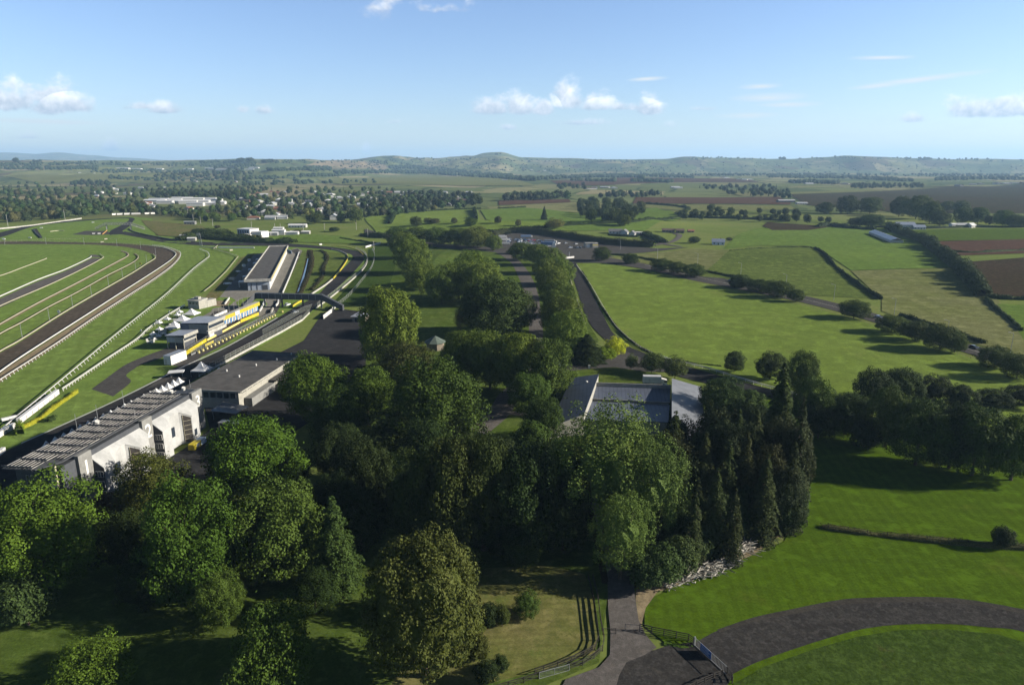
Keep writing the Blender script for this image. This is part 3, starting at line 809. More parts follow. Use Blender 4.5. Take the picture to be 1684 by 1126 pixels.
# the big lawns on the right
sheet('meadow', [(948,432),(975,428),(1010,436),(1060,444),(1135,462),(1200,476),(1330,504),(1440,535),(1580,583),(1684,620),(1800,660),(1800,720),(1500,700),(1380,665),(1300,640),(1180,608),(1130,598),(1085,588),(1036,565),(1004,540),(985,510),(968,475)], T_MEAD)
sheet('right_lawn', [(1130,640),(1300,650),(1400,690),(1500,712),(1800,740),(2100,900),(2100,1400),(1180,1400),(1160,1110),(1060,1030),(1060,990),(1100,970),(1180,940),(1290,890),(1320,820),(1310,760),(1200,720)], T_LAWN)
sheet('stable_lawn', [(905,640),(940,600),(990,605),(1060,605),(1130,640),(1200,665),(1300,700),(1320,790),(1240,850),(1100,800),(960,800),(900,740)], T_LAWN2)
sheet('front_lawn', [(-400,900),(0,880),(200,860),(560,830),(830,840),(1000,900),(1002,960),(985,1090),(900,1126),(700,1250),(-500,1400)], T_PARK)
sheet('dry_paddock', [(740,960),(800,935),(900,930),(962,945),(975,985),(985,1040),(978,1075),(900,1100),(800,1126),(740,1150),(640,1130),(700,1040)], T_PADD)
sheet('brush_verge', [(1046,970),(1110,950),(1180,905),(1285,880),(1300,870),(1240,912),(1150,950),(1080,975),(1062,1000),(1052,1040),(1045,1030)], T_SAND)
sheet('pine_floor', [(990,960),(1045,968),(1120,945),(1200,905),(1290,870),(1322,830),(1310,740),(1200,720),(1060,760),(960,800)], T_SOIL2)
# roads
band('access_road', [(933,430),(937,442),(947,470),(960,510),(972,535),(992,556),(1010,570),(1040,588),(1100,614),(1160,630),(1250,650),(1330,672),(1420,700)],
     [(944,430),(953,442),(967,468),(983,500),(993,520),(1004.5,543),(1020,558),(1036,571),(1079,588),(1133.5,604),(1250,636),(1340,655),(1440,688)], T_ASPH)
sheet('forecourt', [(900,592),(936,598),(962,590),(985,582),(1000,568),(1030,578),(1070,596),(1100,612),(1060,612),(1010,604),(960,608),(925,612),(900,610)], T_ASPH2)
band('public_road', [(600,377),(700,398),(800,406),(880,412),(960,416),(1000,421),(1060,430),(1130,446),(1200,461),(1330,488),(1440,516),(1560,556),(1684,592),(1900,680)],
     [(600,383),(700,405),(800,414),(880,421),(945,428),(990,433),(1050,441),(1130,459),(1200,473),(1330,500),(1440,531),(1560,571),(1684,613),(1900,710)], T_ASPH2)
sheet('road_junction', [(905,405),(985,405),(1010,425),(990,433),(950,433),(920,428)], T_ASPH)
sheet('yard', [(806,385),(830,382),(870,380),(940,392),(1000,403),(1080,409),(1135,407),(1060,416),(985,420),(900,414),(830,408),(806,400)], T_ASPH2)
road('farm_drive', [(1120,406),(1085,400),(1062,389),(1050,384)], 6, T_CHIP)
road('farm_drive', [(1075,404),(1105,398),(1118,388),(1110,384)], 6, T_CHIP)
# bottom: gravel drive and the disused track
band('old_track', [(1140,1060),(1180,1038),(1240,1018),(1300,1005),(1370,991),(1420,986),(1530,984),(1600,990),(1684,1004),(1850,1060)],
     [(1200,1112),(1240,1092),(1300,1070),(1366,1049),(1420,1035),(1480,1028),(1560,1027),(1620,1032),(1690,1042),(1800,1100)], T_OLD)
sheet('old_track', [(1075,1070),(1100,1062),(1145,1056),(1150,1055),(1206,1113),(1160,1180),(960,1180),(980,1108),(1010,1085),(1040,1078)], T_OLD)
band('track_shoulder', [(1180,1036),(1240,1016),(1300,1003),(1370,989),(1420,984),(1530,982.5),(1600,988),(1690,1004)], [(1183,1041),(1244,1022),(1303,1011),(1372,998),(1420,993),(1530,991),(1600,996),(1690,1011)], T_OLDE)
sheet('gravel_drive', [(999,958),(1042,960),(1045,985),(1050,1020),(1062,1045),(1080,1066),(1060,1078),(1030,1090),(1018,1112),(1000,1180),(900,1180),(930,1118),(985,1098),(1003,1078),(1004,1040),(1000,1000)], T_CHIP)
band('gravel_drive', [(1001,960),(990,900),(975,840),(960,790)], [(1043,960),(1025,900),(1003,840),(985,790)], T_CHIP)
sheet('rough_grass', [(1206,1126),(1260,1096),(1340,1068),(1410,1048),(1480,1037),(1560,1036),(1640,1044),(1760,1080),(1760,1300),(1190,1300)], T_ROUGH)
# fields beyond
sheet('field', [(1150,455),(1180,430),(1200,412),(1260,408),(1330,407),(1360,425),(1400,455),(1448,492),(1330,486),(1200,459)], T_MEAD4)
sheet('field', [(1210,388),(1240,376),(1380,374),(1480,377),(1530,405),(1590,440),(1500,442),(1400,445),(1370,425),(1332,405),(1250,404),(1190,410)], T_MEAD2)
sheet('field', [(1400,446),(1500,443),(1592,441),(1640,492),(1700,560),(1700,590),(1600,565),(1520,538),(1450,512),(1450,492)], T_MEAD3)
sheet('field', [(1000,424),(1140,410),(1200,412),(1180,430),(1148,454),(1060,434)], T_MEAD3)
sheet('field', [(1490,380),(1560,377),(1760,376),(1760,393),(1684,394),(1528,397)], T_CROP)
sheet('field', [(1521,398),(1684,394),(1800,392),(1800,416),(1684,417),(1560,421),(1545,410)], T_SOIL)
sheet('field', [(1563,433),(1684,424),(1800,418),(1800,500),(1684,488),(1621,486)], T_SOIL2)
sheet('field', [(1254,372),(1262,366),(1340,371),(1364,374),(1330,379),(1270,379)], T_SOIL2)
sheet('field', [(1640,500),(1760,505),(1760,640),(1700,585),(1665,530)], T_MEAD2)
sheet('field', [(1296,319),(1500,311),(1684,303),(1850,300),(1850,352),(1500,351),(1330,338)], T_SOIL3)
sheet('field', [(1046,325),(1280,324),(1300,332),(1300,337),(1040,335)], T_SOIL)
sheet('field', [(820,330),(935,328),(940,333),(820,338)], T_SOIL)
sheet('field', [(1040,336),(1300,339),(1310,345),(1260,346),(1190,345),(1060,342)], T_MEAD3)
sheet('field', [(1250,318),(1350,315),(1560,308),(1500,311),(1296,320)], T_MEAD3)
sheet('field', [(600,360),(640,348),(785,345),(790,362),(930,365),(940,380),(800,384),(620,384)], T_MEAD)
sheet('field', [(790,346),(860,342),(900,345),(960,352),(1080,342),(1120,360),(1060,380),(940,380),(800,362)], T_MEAD2)
sheet('field', [(410,394),(500,385),(560,388),(612,402),(500,399),(430,397)], T_MEAD2)
sheet('field', [(232,362),(330,372),(380,388),(320,395),(262,388),(240,372)], T_DRY)
sheet('field', [(905,298),(1020,293),(1200,294),(1250,300),(1100,300),(1000,305),(920,306)], T_SOIL)
sheet('field', [(520,294),(700,286),(850,296),(880,306),(700,304),(560,304)], T_MEAD3)
sheet('field', [(0,290),(80,278),(220,280),(300,288),(230,300),(60,302)], T_MEAD3)
sheet('field', [(500,274),(545,264),(600,265),(640,276),(560,278)], T_SAND)
# ------------------------------------------------------------------ rails and fences
def fence(name, label, cat, px, h=1.2, gap=3.0, rails=((1.15, .30, .16),), mat=PVC, postmat=None, pr=.09, lean=0.0, group=None, smooth=True, posts=True, world=False, closed=False, mesh=None, ztop=None, side=1):
    P = [Vector(p) if world else PT(*p) for p in px]
    for p in P: p.z = hz(p.x, p.y)
    P = catmull(P, 8) if (smooth and len(P) > 2) else P
    S = resample(P, gap)
    if (P[-1]-S[-1]).length > gap*.3: S.append(P[-1])
    root = empty(name, S[0], 0, label, cat, group); o = S[0]
    m = MB()
    for z, w, t in rails:
        for a, b in zip(S, S[1:]):
            m.beam(a-o+Vector((0,0,z)), b-o+Vector((0,0,z)), w, t)
    if rails: m.build('rail', mat, root)
    if mesh:
        q = MB()
        for a, b in zip(S, S[1:]):
            a_ = a-o; b_ = b-o
            q.add([a_+Vector((0,0,mesh[0])), b_+Vector((0,0,mesh[0])), b_+Vector((0,0,mesh[1])), a_+Vector((0,0,mesh[1]))], [(0,1,2,3)])
        q.build('wire_mesh', CHAIN, root)
    if posts:
        t = (S[1]-S[0]).normalized(); n = Vector((-t.y, t.x, 0))*side
        pm = MB().tube((0,0,-.1), (n.x*lean, n.y*lean, h), pr, pr*.9, 5)
        if lean: pm = MB().beam(Vector((-n.x*lean, -n.y*lean, -.1)), Vector((0, 0, h)), pr*2, pr*2)
        me = pm.mesh('post', postmat or mat)
        near_ = S[:100]
        for p in near_:
            q = bpy.data.objects.new('post', me); link(q); q.parent = root; q.location = p-o
        if len(S) > 100:
            q = MB()
            for p in S[100:]: q.tube(p-o, p-o+Vector((0,0,h)), pr, pr, 4)
            q.build('post', postmat or mat, root)['kind'] = 'stuff'
    return root
G1 = 'white and tan running rails of the racecourse'
fence('running_rail', 'white leaning rail with hooked posts along the near side of the main turf straight', 'rail', [(-40,745),(0,714),(28,690),(85,643),(124,610),(183,560),(226,525),(277,483),(318,444),(337,429),(344,423),(341,416),(328,411)], 1.25, 4.2, ((1.25,.34,.2),), PVC, lean=.7, group=G1)
fence('running_rail', 'white running rail fence separating spectators lawn from the turf, ending at the long white board', 'rail', [(103,643),(124,629),(178,592),(225.6,560),(245,542),(280,518),(304,504)], 1.2, 2.4, ((1.15,.34,.2),(.7,.12,.12)), PVC, lean=.3, group=G1)
fence('running_rail', 'cream bent rail around the grass corner left of the pit garages', 'rail', [(336,481),(350,470),(373,447),(392,423),(373,416.5),(360,413),(351,410.5),(358,405)], 1.1, 6, ((1.0,.4,.35),), TAN, posts=False, smooth=False, group=G1)
fence('running_rail', 'white rail with many posts between the sandy strip and the turf straight', 'rail', [(-60,672),(0,629),(60,590),(105,560),(158,523),(213,487),(256,459),(286,436),(297,421),(293,414),(271,407),(250,404)], 1.2, 3.4, ((1.15,.34,.2),), PVC, lean=.5, group=G1)
fence('running_rail', 'white low rail between the dark dirt track and the sandy strip', 'rail', [(-60,660),(0,614),(49,580),(149,515.5),(192,487.5),(266,439.5),(286,424),(288,416),(268,408),(234,403.5)], .9, 8, ((.8,.4,.4),), PVC, posts=False, group=G1)
fence('running_rail', 'tan rail on the inner side of the dark dirt track', 'rail', [(-60,617),(2,579),(35,560.5),(118,508),(213,453),(241,435),(256,425),(252,419)], .9, 8, ((.85,.4,.45),), TAN, posts=False, group=G1)
fence('running_rail', 'posted rail around the outside of the dirt track on its far bend', 'rail', [(0,399),(64,398),(168,400),(234,404),(262,407.5),(271,408)], 1.2, 5, ((1.1,.25,.16),), TAN, group=G1)
fence('running_rail', 'distant dotted white rail beyond the dirt track far bend', 'rail', [(0,397),(60,395.5),(128,393.5),(175,393.5),(212,394)], 1.2, 5, ((1.1,.14,.1),), TAN, group=G1)
fence('running_rail', 'cream rail nearest the tan rail of the dirt track on the infield', 'rail', [(-50,585),(0,551),(34,533),(81,506),(118,487),(149,470),(179,453),(213,436),(226,427),(227.5,422),(222,418)], .9, 8, ((.8,.4,.35),), TAN, posts=False, group=G1)
fence('running_rail', 'cream infield rail beside the worn sandy path', 'rail', [(-50,567),(0,535),(64,499),(128,466),(192,432),(210,422),(210,417),(200,413.5)], .9, 8, ((.8,.4,.35),), TAN, posts=False, group=G1)
fence('running_rail', 'cream infield rail on the right of the grey service path', 'rail', [(-60,537),(0,505),(85,468),(139,442),(169.5,425),(168,422),(164,419)], .9, 8, ((.8,.45,.4),), TAN, posts=False, group=G1)
fence('running_rail', 'bright white infield rail on the left of the grey service path', 'rail', [(-60,515),(0,489),(62,461.5),(107,444.5),(147,425.5),(150,422)], .9, 8, ((.8,.5,.5),), PVC, posts=False, group=G1)
fence('running_rail', 'short cream rail on the innermost infield bend', 'rail', [(-60,470),(0,455),(38,441),(75,427),(76,425.5)], .9, 8, ((.8,.5,.45),), TAN, posts=False, group=G1)
# long white boards by the finish
def board(name, label, cat, a, b, h, t, mat, z0=.15, group=None):
    A = PT(*a); B = PT(*b); r = empty(name, A, 0, label, cat, group)
    d = B-A; n = Vector((-d.y, d.x, 0)).normalized()
    m = MB(); m.prism([(0,0),(d.x,d.y),(d.x+n.x*t,d.y+n.y*t),(n.x*t,n.y*t)], z0, h); m.build('panel', mat, r)
    L = d.length; k = max(2, int(L/4)); q = MB()
    for i in range(k+1):
        p = d*(i/k); q.box(p.x-.07, p.x+.07, p.y-.07, p.y+.07, -.05, h*.7)
    q.build('frame', DSTEEL, r); return r
board('advertising_hoarding', 'long white hoarding above the yellow gorse hedge beside the turf rail', 'hoarding', (34,697), (98,648), 1.9, 1.1, PVC)
board('advertising_hoarding', 'second white hoarding nearest the left edge of the photo below the rail', 'hoarding', (-40,745), (27,703), 1.7, 1.0, PVC)
board('finish_board', 'white slanted board lying across the leaning rail at the left end of the hoardings', 'board', (4,697), (29,691), 1.7, 1.0, PVC, .9)
board('advertising_hoarding', 'small white block hoarding at the very left edge below the gorse', 'hoarding', (-12,760), (10,742), 1.4, 1.0, PVC)
leafy_run('gorse_hedge', [(37,705),(60,694),(95,668),(128,645)], 1.2, 1.2, (.30,.29,.03), 'bright yellow flowering low hedge on the grass below the white hoarding', 'hedge', 16, .22)
leafy_run('low_shrub', [(34,715),(33,706)], 2.0, 2.6, (.14,.20,.02), 'green end bush of the yellow flowering hedge', 'shrub', 16, .3)
for q, (x, y) in enumerate([(81,694),(87,691)]):
    leafy_run('low_shrub', [(x,y),(x+2,y-1)], 1.5, 1.2, DRK, ['small dark bush on the lawn below the yellow hedge, the left of two', 'small dark bush on the lawn below the yellow hedge, the right of two'][q], 'shrub', 16, .3)
# lamp posts of the training track
GP = 'slim poles along the infield of the dirt track'
for i, (x, y) in enumerate([(37,558),(82,530),(120,507),(151,489),(179,472),(202,458),(223.5,445),(241.5,434),(256.5,422),(231.5,409.5),(192.5,405),(138.5,402.5),(76,402),(8,403)]):
    p = PT(x, y); r = empty('track_pole', p, 0, 'slim grey pole beside the dark dirt track', 'pole', GP)
    MB().tube((0,0,0), (0,0,7.2), .13, .09, 5).build('pole', STEEL, r)
    MB().box(-.35,.35,-.12,.12,7.1,7.3).build('lamp_head', STEEL, r)
def marker(x, y, label, col, z=1.6, s=.9):
    p = PT(x, y); r = empty('distance_marker', p, 0, label, 'marker'); MB().tube((0,0,0),(0,0,z),.07,.07,5).build('post', PVC, r)
    MB().tube((0,-.08,z+s*.5),(0,.08,z+s*.5), s*.75, s*.75, 14).build('disc', col, r)
marker(231, 437, 'round yellow marker disc on the infield grass beside the dirt track', YELLOW, 1.0, 1.3)
marker(97, 517, 'round white and orange marker on the infield grass beside the dirt track', PVC, 1.0, 1.1)
marker(278, 515, 'small round white marker on the turf, the upper of two', PVC, .6, .6)
marker(257, 530, 'round white marker on the turf, middle of the pair near the marquees', PVC, .6, .6)
marker(232, 546, 'small round white marker on the turf, nearest the camera', PVC, .6, .6)
# ------------------------------------------------------------------ circuit walls and barriers
def lw(s, w): v = LW(s, w); return (v.x, v.y, 0)
fence('safety_fence', 'concrete wall topped with tall wire fence between the main straight and the flat roofed building', 'fence', [lw(236,-150.2), lw(270,-150.2), lw(310,-150.2), lw(334,-151.0)], 3.2, 4, ((.5,.35,1.0),(3.1,.06,.06),(2.1,.04,.04)), WCONC, STEEL, .06, smooth=False, world=True, mesh=(1.0,3.1))
fence('safety_fence', 'low pale wall with wire fence along the start of the track below the footbridge', 'fence', [lw(334,-151.0), lw(352,-154.5)], 2.6, 3, ((.45,.35,.9),), WCONC, STEEL, .06, smooth=False, world=True, mesh=(.9,2.6))
fence('safety_fence', 'wire fence on green posts beside the shaded seal right of the pale wall', 'fence', [(432,552),(470,530),(497,514),(515,508)], 3.0, 3.5, ((2.9,.06,.06),), STEEL, DSTEEL, .07, mesh=(.1,2.9))
fence('safety_fence', 'curving white wall with tall fence around the outside of the sweeping bend', 'fence', [(519,508),(545,489),(580,460),(600,440),(604,426),(598,416),(585,410)], 3.0, 4, ((.45,.35,.9),(2.9,.06,.06)), WCONC, STEEL, .07, mesh=(.9,2.9))
fence('safety_fence', 'outer wire fence on the spectator bank behind the sweeping bend', 'fence', [(549,508),(572,490),(592,467),(612,440),(616,420),(612,412)], 2.4, 5, ((2.3,.08,.08),), STEEL, STEEL, .08, mesh=(.1,2.3))
board('track_sign', 'white panel at the foot of the footbridge right stair, the lower of two', 'hoarding', (532,525), (546,514), 2.2, .3, PVC)
board('track_sign', 'white panel beside the footbridge right stair, the upper of two', 'hoarding', (547,512), (554,504.5), 2.2, .3, PVC)
def pwall(label, px, h, w, mat, cat='barrier', name='crash_barrier', group=None, smooth=True):
    P = [PT(*p) for p in px]; P = catmull(P, 6) if (smooth and len(P) > 2) else P
    o = P[0].copy(); m = MB()
    for a, b in zip(P, P[1:]):
        a = a-o; b = b-o; m.beam(a+Vector((0,0,h/2)), b+Vector((0,0,h/2)), w, h)
    q = m.build(name, mat); q.location = o; return tag(q, label, cat, group)
pwall('yellow painted wall along the right of the infield island in the sweeping bend', [(548,459),(556,450),(565,438),(572,426),(571.5,420)], 1.1, .5, YELLOW)
pwall('white section of wall below the yellow one on the infield island', [(512,485),(524,477),(536,469),(547,460)], 1.1, .5, WCONC)
pwall('white and yellow barrier block leading in front of the footbridge leg', [(481,505),(490,499),(497,495.5)], 1.1, .5, YELLOW)
pwall('white barrier around the top of the infield island', [(571,419.5),(560,414),(545,411)], 1.0, .5, WCONC)
pwall('long white pit wall between the pit lane and the drain', [(465,483),(476,457),(484,437),(492,415.5)], 1.2, .5, PVC, smooth=False)
pwall('white wall on the left of the pit lane under the footbridge', [(427,513),(431,506),(436,494.5)], 1.1, .6, PVC)
pwall('curved white wall in the pit lane exit under the footbridge', [(453,504.5),(457,500),(458,494.5)], 1.1, .6, PVC)
pwall('short pale wall in the pit lane beside the footbridge leg', [(446,515),(449,509)], 1.3, .6, WCONC)
pwall('short white wall beside the service road left of the footbridge', [(370,501),(377,491)], 1.0, .5, PVC)
pwall('white parapet curling at the top end of the pit lane', [(460,411),(470,411.5),(478,414),(480,418)], 1.3, .6, STEEL)
pwall('bright white barrier along the back straight above the turf corner', [(359,408.5),(390,408.5),(418,408.5)], 1.5, .8, PVC, smooth=False)
pwall('grey white barrier at the left end of the back straight', [(330,407),(345,407.5),(356,408)], .9, .6, WCONC, smooth=False)
pwall('long low white wall on the bank above the sweeping bend', [(601,407.5),(626,400.5)], 1.6, .5, PVC, smooth=False)
pwall('long white wall at the far left edge of the motor circuit', [(-60,382),(0,377),(45,372.5),(75,368.5),(134,360)], 1.7, .8, WCONC)
pwall('dark tyre wall in the infield of the far chicane', [(55,378),(60,385),(68,392)], 1.2, 1.5, BLACK)
pwall('pale kerb wall in the grass of the far chicane', [(82,381.5),(95,380),(105,380)], .9, .6, TAN)
pwall('dark tyre wall right of the far track loop', [(211,377),(220,382),(240,387),(266,392),(290,397)], 1.2, 1.2, BLACK)
pwall('orange barrier beside the foot of the white footbridge', [(168.5,386),(172,383),(176,379.5)], 1.0, .6, plain('orange_paint', (.55,.3,.08)))
pwall('yellow line of barriers around the outside of the sweeping bend', [(597,419),(588,412),(570,407),(545,405.5)], .8, .5, YELLOW)
GB = 'white hoardings on the far bank of the circuit'
for i, (a, b) in enumerate([(184,191),(192,202),(204,214),(216,231),(238,246),(248,256)]):
    pwall('bright white hoarding panel on the far bank above the track loop', [(a,353.8-(i*.35)),(b,353.4-(i*.35))], 2.6, .5, PVC, 'hoarding', 'advertising_hoarding', GB, False)
for i, (x, y, l) in enumerate([(49,392,'small white block at the edge of the far chicane'),(6,394,'white block on the far left of the circuit'),(68,375.5,'small white block on top of the dark tyre wall'),(153,366.5,'white block beside the far track loop'),(154,385,'white block by the small paddock seal, left one'),(163,385,'white block by the small paddock seal, right one'),(168,399,'cream block on the dirt track far rail'),(174,394,'small cream block beyond the far rail'),(380,412.5,'small cream block on the grass above the bent rail'),(527,403,'small white post box on the bank above the back straight')]):
    p = PT(x, y); r = empty('marker_block', p, .1*i, l, 'block')
    MB().prism([(-1.5,-.5),(1.5,-.5),(1.4,.5),(-1.4,.5)], 0, [1.3,1.3,1.1,1.1]).build('body', PVC if i not in (6,7,8) else TAN, r)
    MB().box(-1.6,1.6,-.6,.6,1.3,1.4).build('cap', PVC if i not in (6,7,8) else TAN, r)
# yellow tyre stacks beside the main straight
GT = 'yellow and white crash barrels beside the main straight'
n_ = 0
for i in range(27):
    s = 268+i*3.25
    if 344 < s < 351: continue
    v = LW(s, -169.4 - (.02*(s-300) if s > 320 else 0))
    c = bpy.data.objects.get('barrel_src')
    if n_ == 0:
        me1 = MB().tube((0,0,0),(0,0,1.1),.55,.55,10).mesh('barrel', YELLOW); me2 = MB().tube((0,0,.45),(0,0,.75),.58,.58,10).mesh('band', PVC)
    r = empty('crash_barrel', v, 0, 'yellow barrel with a pale band on the grass strip of the main straight', 'barrel', GT)
    for nm, me in (('drum', me1), ('band', me2)):
        o = bpy.data.objects.new(nm, me); link(o); o.parent = r
    n_ += 1
fence('wire_fence', 'wire fence behind the yellow barrels along the main straight', 'fence', [lw(264,-170.4), lw(300,-170.6), lw(330,-171.2), lw(346,-171.6)], 2.4, 4, ((2.3,.08,.08),(.5,.1,.5)), STEEL, STEEL, .07, smooth=False, world=True, mesh=(.1,2.3))
# yellow hoarding by the pit lane, in lengths with their own look
def lboard(label, s0, w0, s1, w1, h, t, mat, name='advertising_hoarding', cat='hoarding', z0=.1, dots=0, dmat=None):
    A = LW(s0, w0); B = LW(s1, w1); d = B-A; r = empty(name, A, math.atan2(d.y, d.x), label, cat)
    L = d.length; m = MB().box(0, L, -t/2, t/2, z0, h); m.build('panel', mat, r)
    q = MB()
    for i in range(int(L/3)+1): q.box(min(L-.1, i*3), min(L, i*3+.1), t/2, t/2+.1, 0, h-.1)
    q.build('frame', DSTEEL, r)
    if dots:
        q = MB(); rr = random.Random(int(s0))
        for i in range(dots):
            x = L*(i+.5)/dots; q.box(x-.25, x+.25*rr.random()+.1, -t/2-.02, -t/2, h*.42, h*.62)
        q.build('lettering', dmat or DSTEEL, r)
    return r
lboard('bright yellow hoarding along the pit lane right of the white container', 257.5, -172.0, 287, -177.0, 1.7, .3, YELLOW, dots=3, dmat=PVC)
lboard('long faded yellow hoarding in front of the flag covered stand', 288, -177.2, 325, -180.6, 1.1, .3, plain('faded_yellow', (.60,.50,.16)))
lboard('bright yellow hoarding curving at the upper end of the pit lane', 325.5, -180.6, 344, -180.0, 1.7, .3, YELLOW)
fence('wire_fence', 'wire fence above the yellow hoarding beside the pit lane', 'fence', [lw(257,-172.6), lw(288,-177.8), lw(306,-179.8)], 2.2, 4, ((2.1,.07,.07),), STEEL, STEEL, .06, smooth=False, world=True, mesh=(1.5,2.1))
lboard('small yellow and cream board on the seal in front of the barrels', 278.5, -172.6, 286, -172.9, 1.2, .2, YELLOW)

CARQ = []
# ------------------------------------------------------------------ grandstand (local x = across towards the camera's right, y = along the straight)
def text_mesh(ch, size, depth_, mat, name):
    cu = bpy.data.curves.new('numeral', 'FONT'); cu.body = ch; cu.size = size; cu.extrude = depth_; cu.align_x = 'CENTER'; cu.offset = .012*size
    o = bpy.data.objects.new('tmp', cu); COL.objects.link(o)
    dg = bpy.context.evaluated_depsgraph_get()
    me = bpy.data.meshes.new_from_object(o.evaluated_get(dg)); bpy.data.objects.remove(o)
    me.name = name; me.materials.clear(); me.materials.append(mat)
    return me
gs = empty('grandstand', LW(135.3, -119.6), ROT, 'large white and grey grandstand with slatted canopy and numbered back wall', 'grandstand')
LEN = 52.2
m = MB(); m.prism([(-12,-4.5),(-.3,-4.5),(-.3,LEN-.3),(-12,LEN-.3)], 0, [11.5,12.6,12.6,11.5]); m.build('seating_block', DARKW, gs)
for i, (y0, y1) in enumerate([(0,4.3),(23.4,27.6),(46.9,52.2)]):
    pw = MB().box(-.6, .5, y0, y1, 0, 13.3-.2*i).build('pillar_wall', GREYW, gs)
    MB().box(-7.5, -.61, y0, y0+.5, 4, 13.1-.2*i).build('fin_wall', DARKW, gs)
    o = bpy.data.objects.new('numeral', text_mesh(str(i+1), 5.6, .05, PVC, 'numeral')); link(o); o.parent = pw
    xs_ = [v.co.x for v in o.data.vertices]; cxm = (min(xs_)+max(xs_))/2
    o.rotation_euler = (math.radians(90), 0, math.radians(90)); o.location = (.53, (y0+y1)/2-cxm, 7.6)
# sloping white roofs between the numbered walls with wedge-shaped bays below
WIN = []
def bay(yo, L):
    k = L/19.1
    P = [(-1.5,0),(3.1,.1),(3.1,4.0),(.7,5.6),(1.1,10.9),(3.5,13.4),(3.5,15.6),(2.0,L/k),(-1.5,L/k)]
    P = [(x, y*k) for x, y in P]
    zt = lambda x: 12.2-.80*(x+1.5)
    m = MB(); out = P[1:-1]
    for a, b in zip(out, out[1:]):
        m.add([(-1.5, yo+a[1], 12.2), (a[0], yo+a[1], zt(a[0])), (b[0], yo+b[1], zt(b[0])), (-1.5, yo+b[1], 12.2),
               (-1.5, yo+a[1], 11.95), (a[0], yo+a[1], zt(a[0])-.25), (b[0], yo+b[1], zt(b[0])-.25), (-1.5, yo+b[1], 11.95)],
              [(0,1,2,3),(7,6,5,4),(1,5,6,2),(0,4,5,1),(2,6,7,3)])
    m.build('sloping_roof', WHITEW, gs)
    q = [(p[0]-.12, yo+p[1]+(.12 if i == 1 else 0)) for i, p in enumerate(P)]
    w = MB().prism(q, 0, [11.9]+[zt(p[0])-.27 for p in P[1:-1]]+[11.9]).build('bay_wall', WHITEW, gs)
    MB().add([(.3, yo+.0, 0), (2.95, yo+.12, 0), (2.95, yo+.12, zt(2.95)-.35), (.3, yo+.0, zt(.3)-.3)], [(0,1,2,3)]).build('dark_gable', DARKW, w)
    for r_ in range(3):
        for c_ in range(3):
            xx = .75+c_*.72; zz = .9+r_*2.6
            fr = MB().box(xx-.05, xx+.62, yo-.08, yo+.05, zz-.06, zz+1.5).build('window', PVC, w)
            MB().box(xx+.02, xx+.55, yo-.12, yo-.07, zz+.04, zz+1.38).build('pane', GLASS, fr)
    a = Vector((P[4][0], yo+P[4][1], 0)); b = Vector((P[5][0], yo+P[5][1], 0)); t = (b-a).normalized(); n = Vector((t.y, -t.x, 0))
    p = a.lerp(b, .25)+n*.06; q_ = a.lerp(b, .9)+n*.06
    MB().add([(p.x,p.y,.3),(q_.x,q_.y,.3),(q_.x,q_.y,zt(q_.x)-.6),(p.x,p.y,zt(p.x)-.6)], [(0,1,2,3)]).build('tall_window', plain('bronze_glass', (.05,.045,.042), .3, .6), w)
    mm = MB()
    mm.beam(p+n*.04+Vector((0,0,.3)), p+n*.04+Vector((0,0,zt(p.x)-.6)), .08, .08)
    for i in range(1, 6): mm.beam(p+n*.05+Vector((0,0,i*1.4)), q_+n*.05+Vector((0,0,i*1.4)), .06, .08)
    mm.build('mullion', TAN, w)
    MB().box(.9, 1.15, yo+6.4*k, yo+8.2*k, 3.8, 6.6).build('notch_window', GLASS, w)
    MB().box(3.36, 3.46, yo+13.9*k, yo+15.2*k, 1.6, 3.6).build('door_window', GLASS, w)
bay(4.3, 19.1); bay(27.6, 19.3)
# canopy: trusses, purlins and rows of pale louvres above a dark soffit
cx0, cx1, cy0, cy1 = -10.8, -.9, -9.0, 44.0
zc = lambda x: 13.3+(-x)*.045
MB().add([(cx0,cy0,zc(cx0)),(-3.5,cy0+1,zc(-3.5)),(cx1,-3,zc(cx1)),(cx1,cy1,zc(cx1)),(cx0,cy1+1,zc(cx0)),
          (cx0,cy0,zc(cx0)-.2),(-3.5,cy0+1,zc(-3.5)-.2),(cx1,-3,zc(cx1)-.2),(cx1,cy1,zc(cx1)-.2),(cx0,cy1+1,zc(cx0)-.2)],
         [(0,1,2,3,4),(9,8,7,6,5),(0,5,6,1),(1,6,7,2),(2,7,8,3),(3,8,9,4),(4,9,5,0)]).build('canopy_soffit', DARKW, gs)
LOUV = plain('pale_louvre', (.62,.60,.56), .6, .3, 0, .34, .35)
rr = random.Random(4)
for k in range(11):
    x = cx0+.5+k*.92; m = MB(); y = cy0+.4 if x < -3.5 else -2.5
    while y < cy1-1.5:
        L = 3.5 if k % 4 else 3.9
        if True:
            w_ = .24 if k % 4 else .38
            dz = .42+.05*rr.random(); tilt = .16
            m.add([(x-w_,y,zc(x)+dz-tilt),(x+w_,y,zc(x)+dz+tilt),(x+w_,y+L,zc(x)+dz+tilt),(x-w_,y+L,zc(x)+dz-tilt),
                   (x-w_,y,zc(x)+dz-tilt-.08),(x+w_,y,zc(x)+dz+tilt-.08),(x+w_,y+L,zc(x)+dz+tilt-.08),(x-w_,y+L,zc(x)+dz-tilt-.08)],
                  [(3,2,1,0),(4,5,6,7),(0,1,5,4),(1,2,6,5),(2,3,7,6),(3,0,4,7)])
        y += 4.25
    m.build('louvre_row', LOUV, gs)
y = cy0+.2
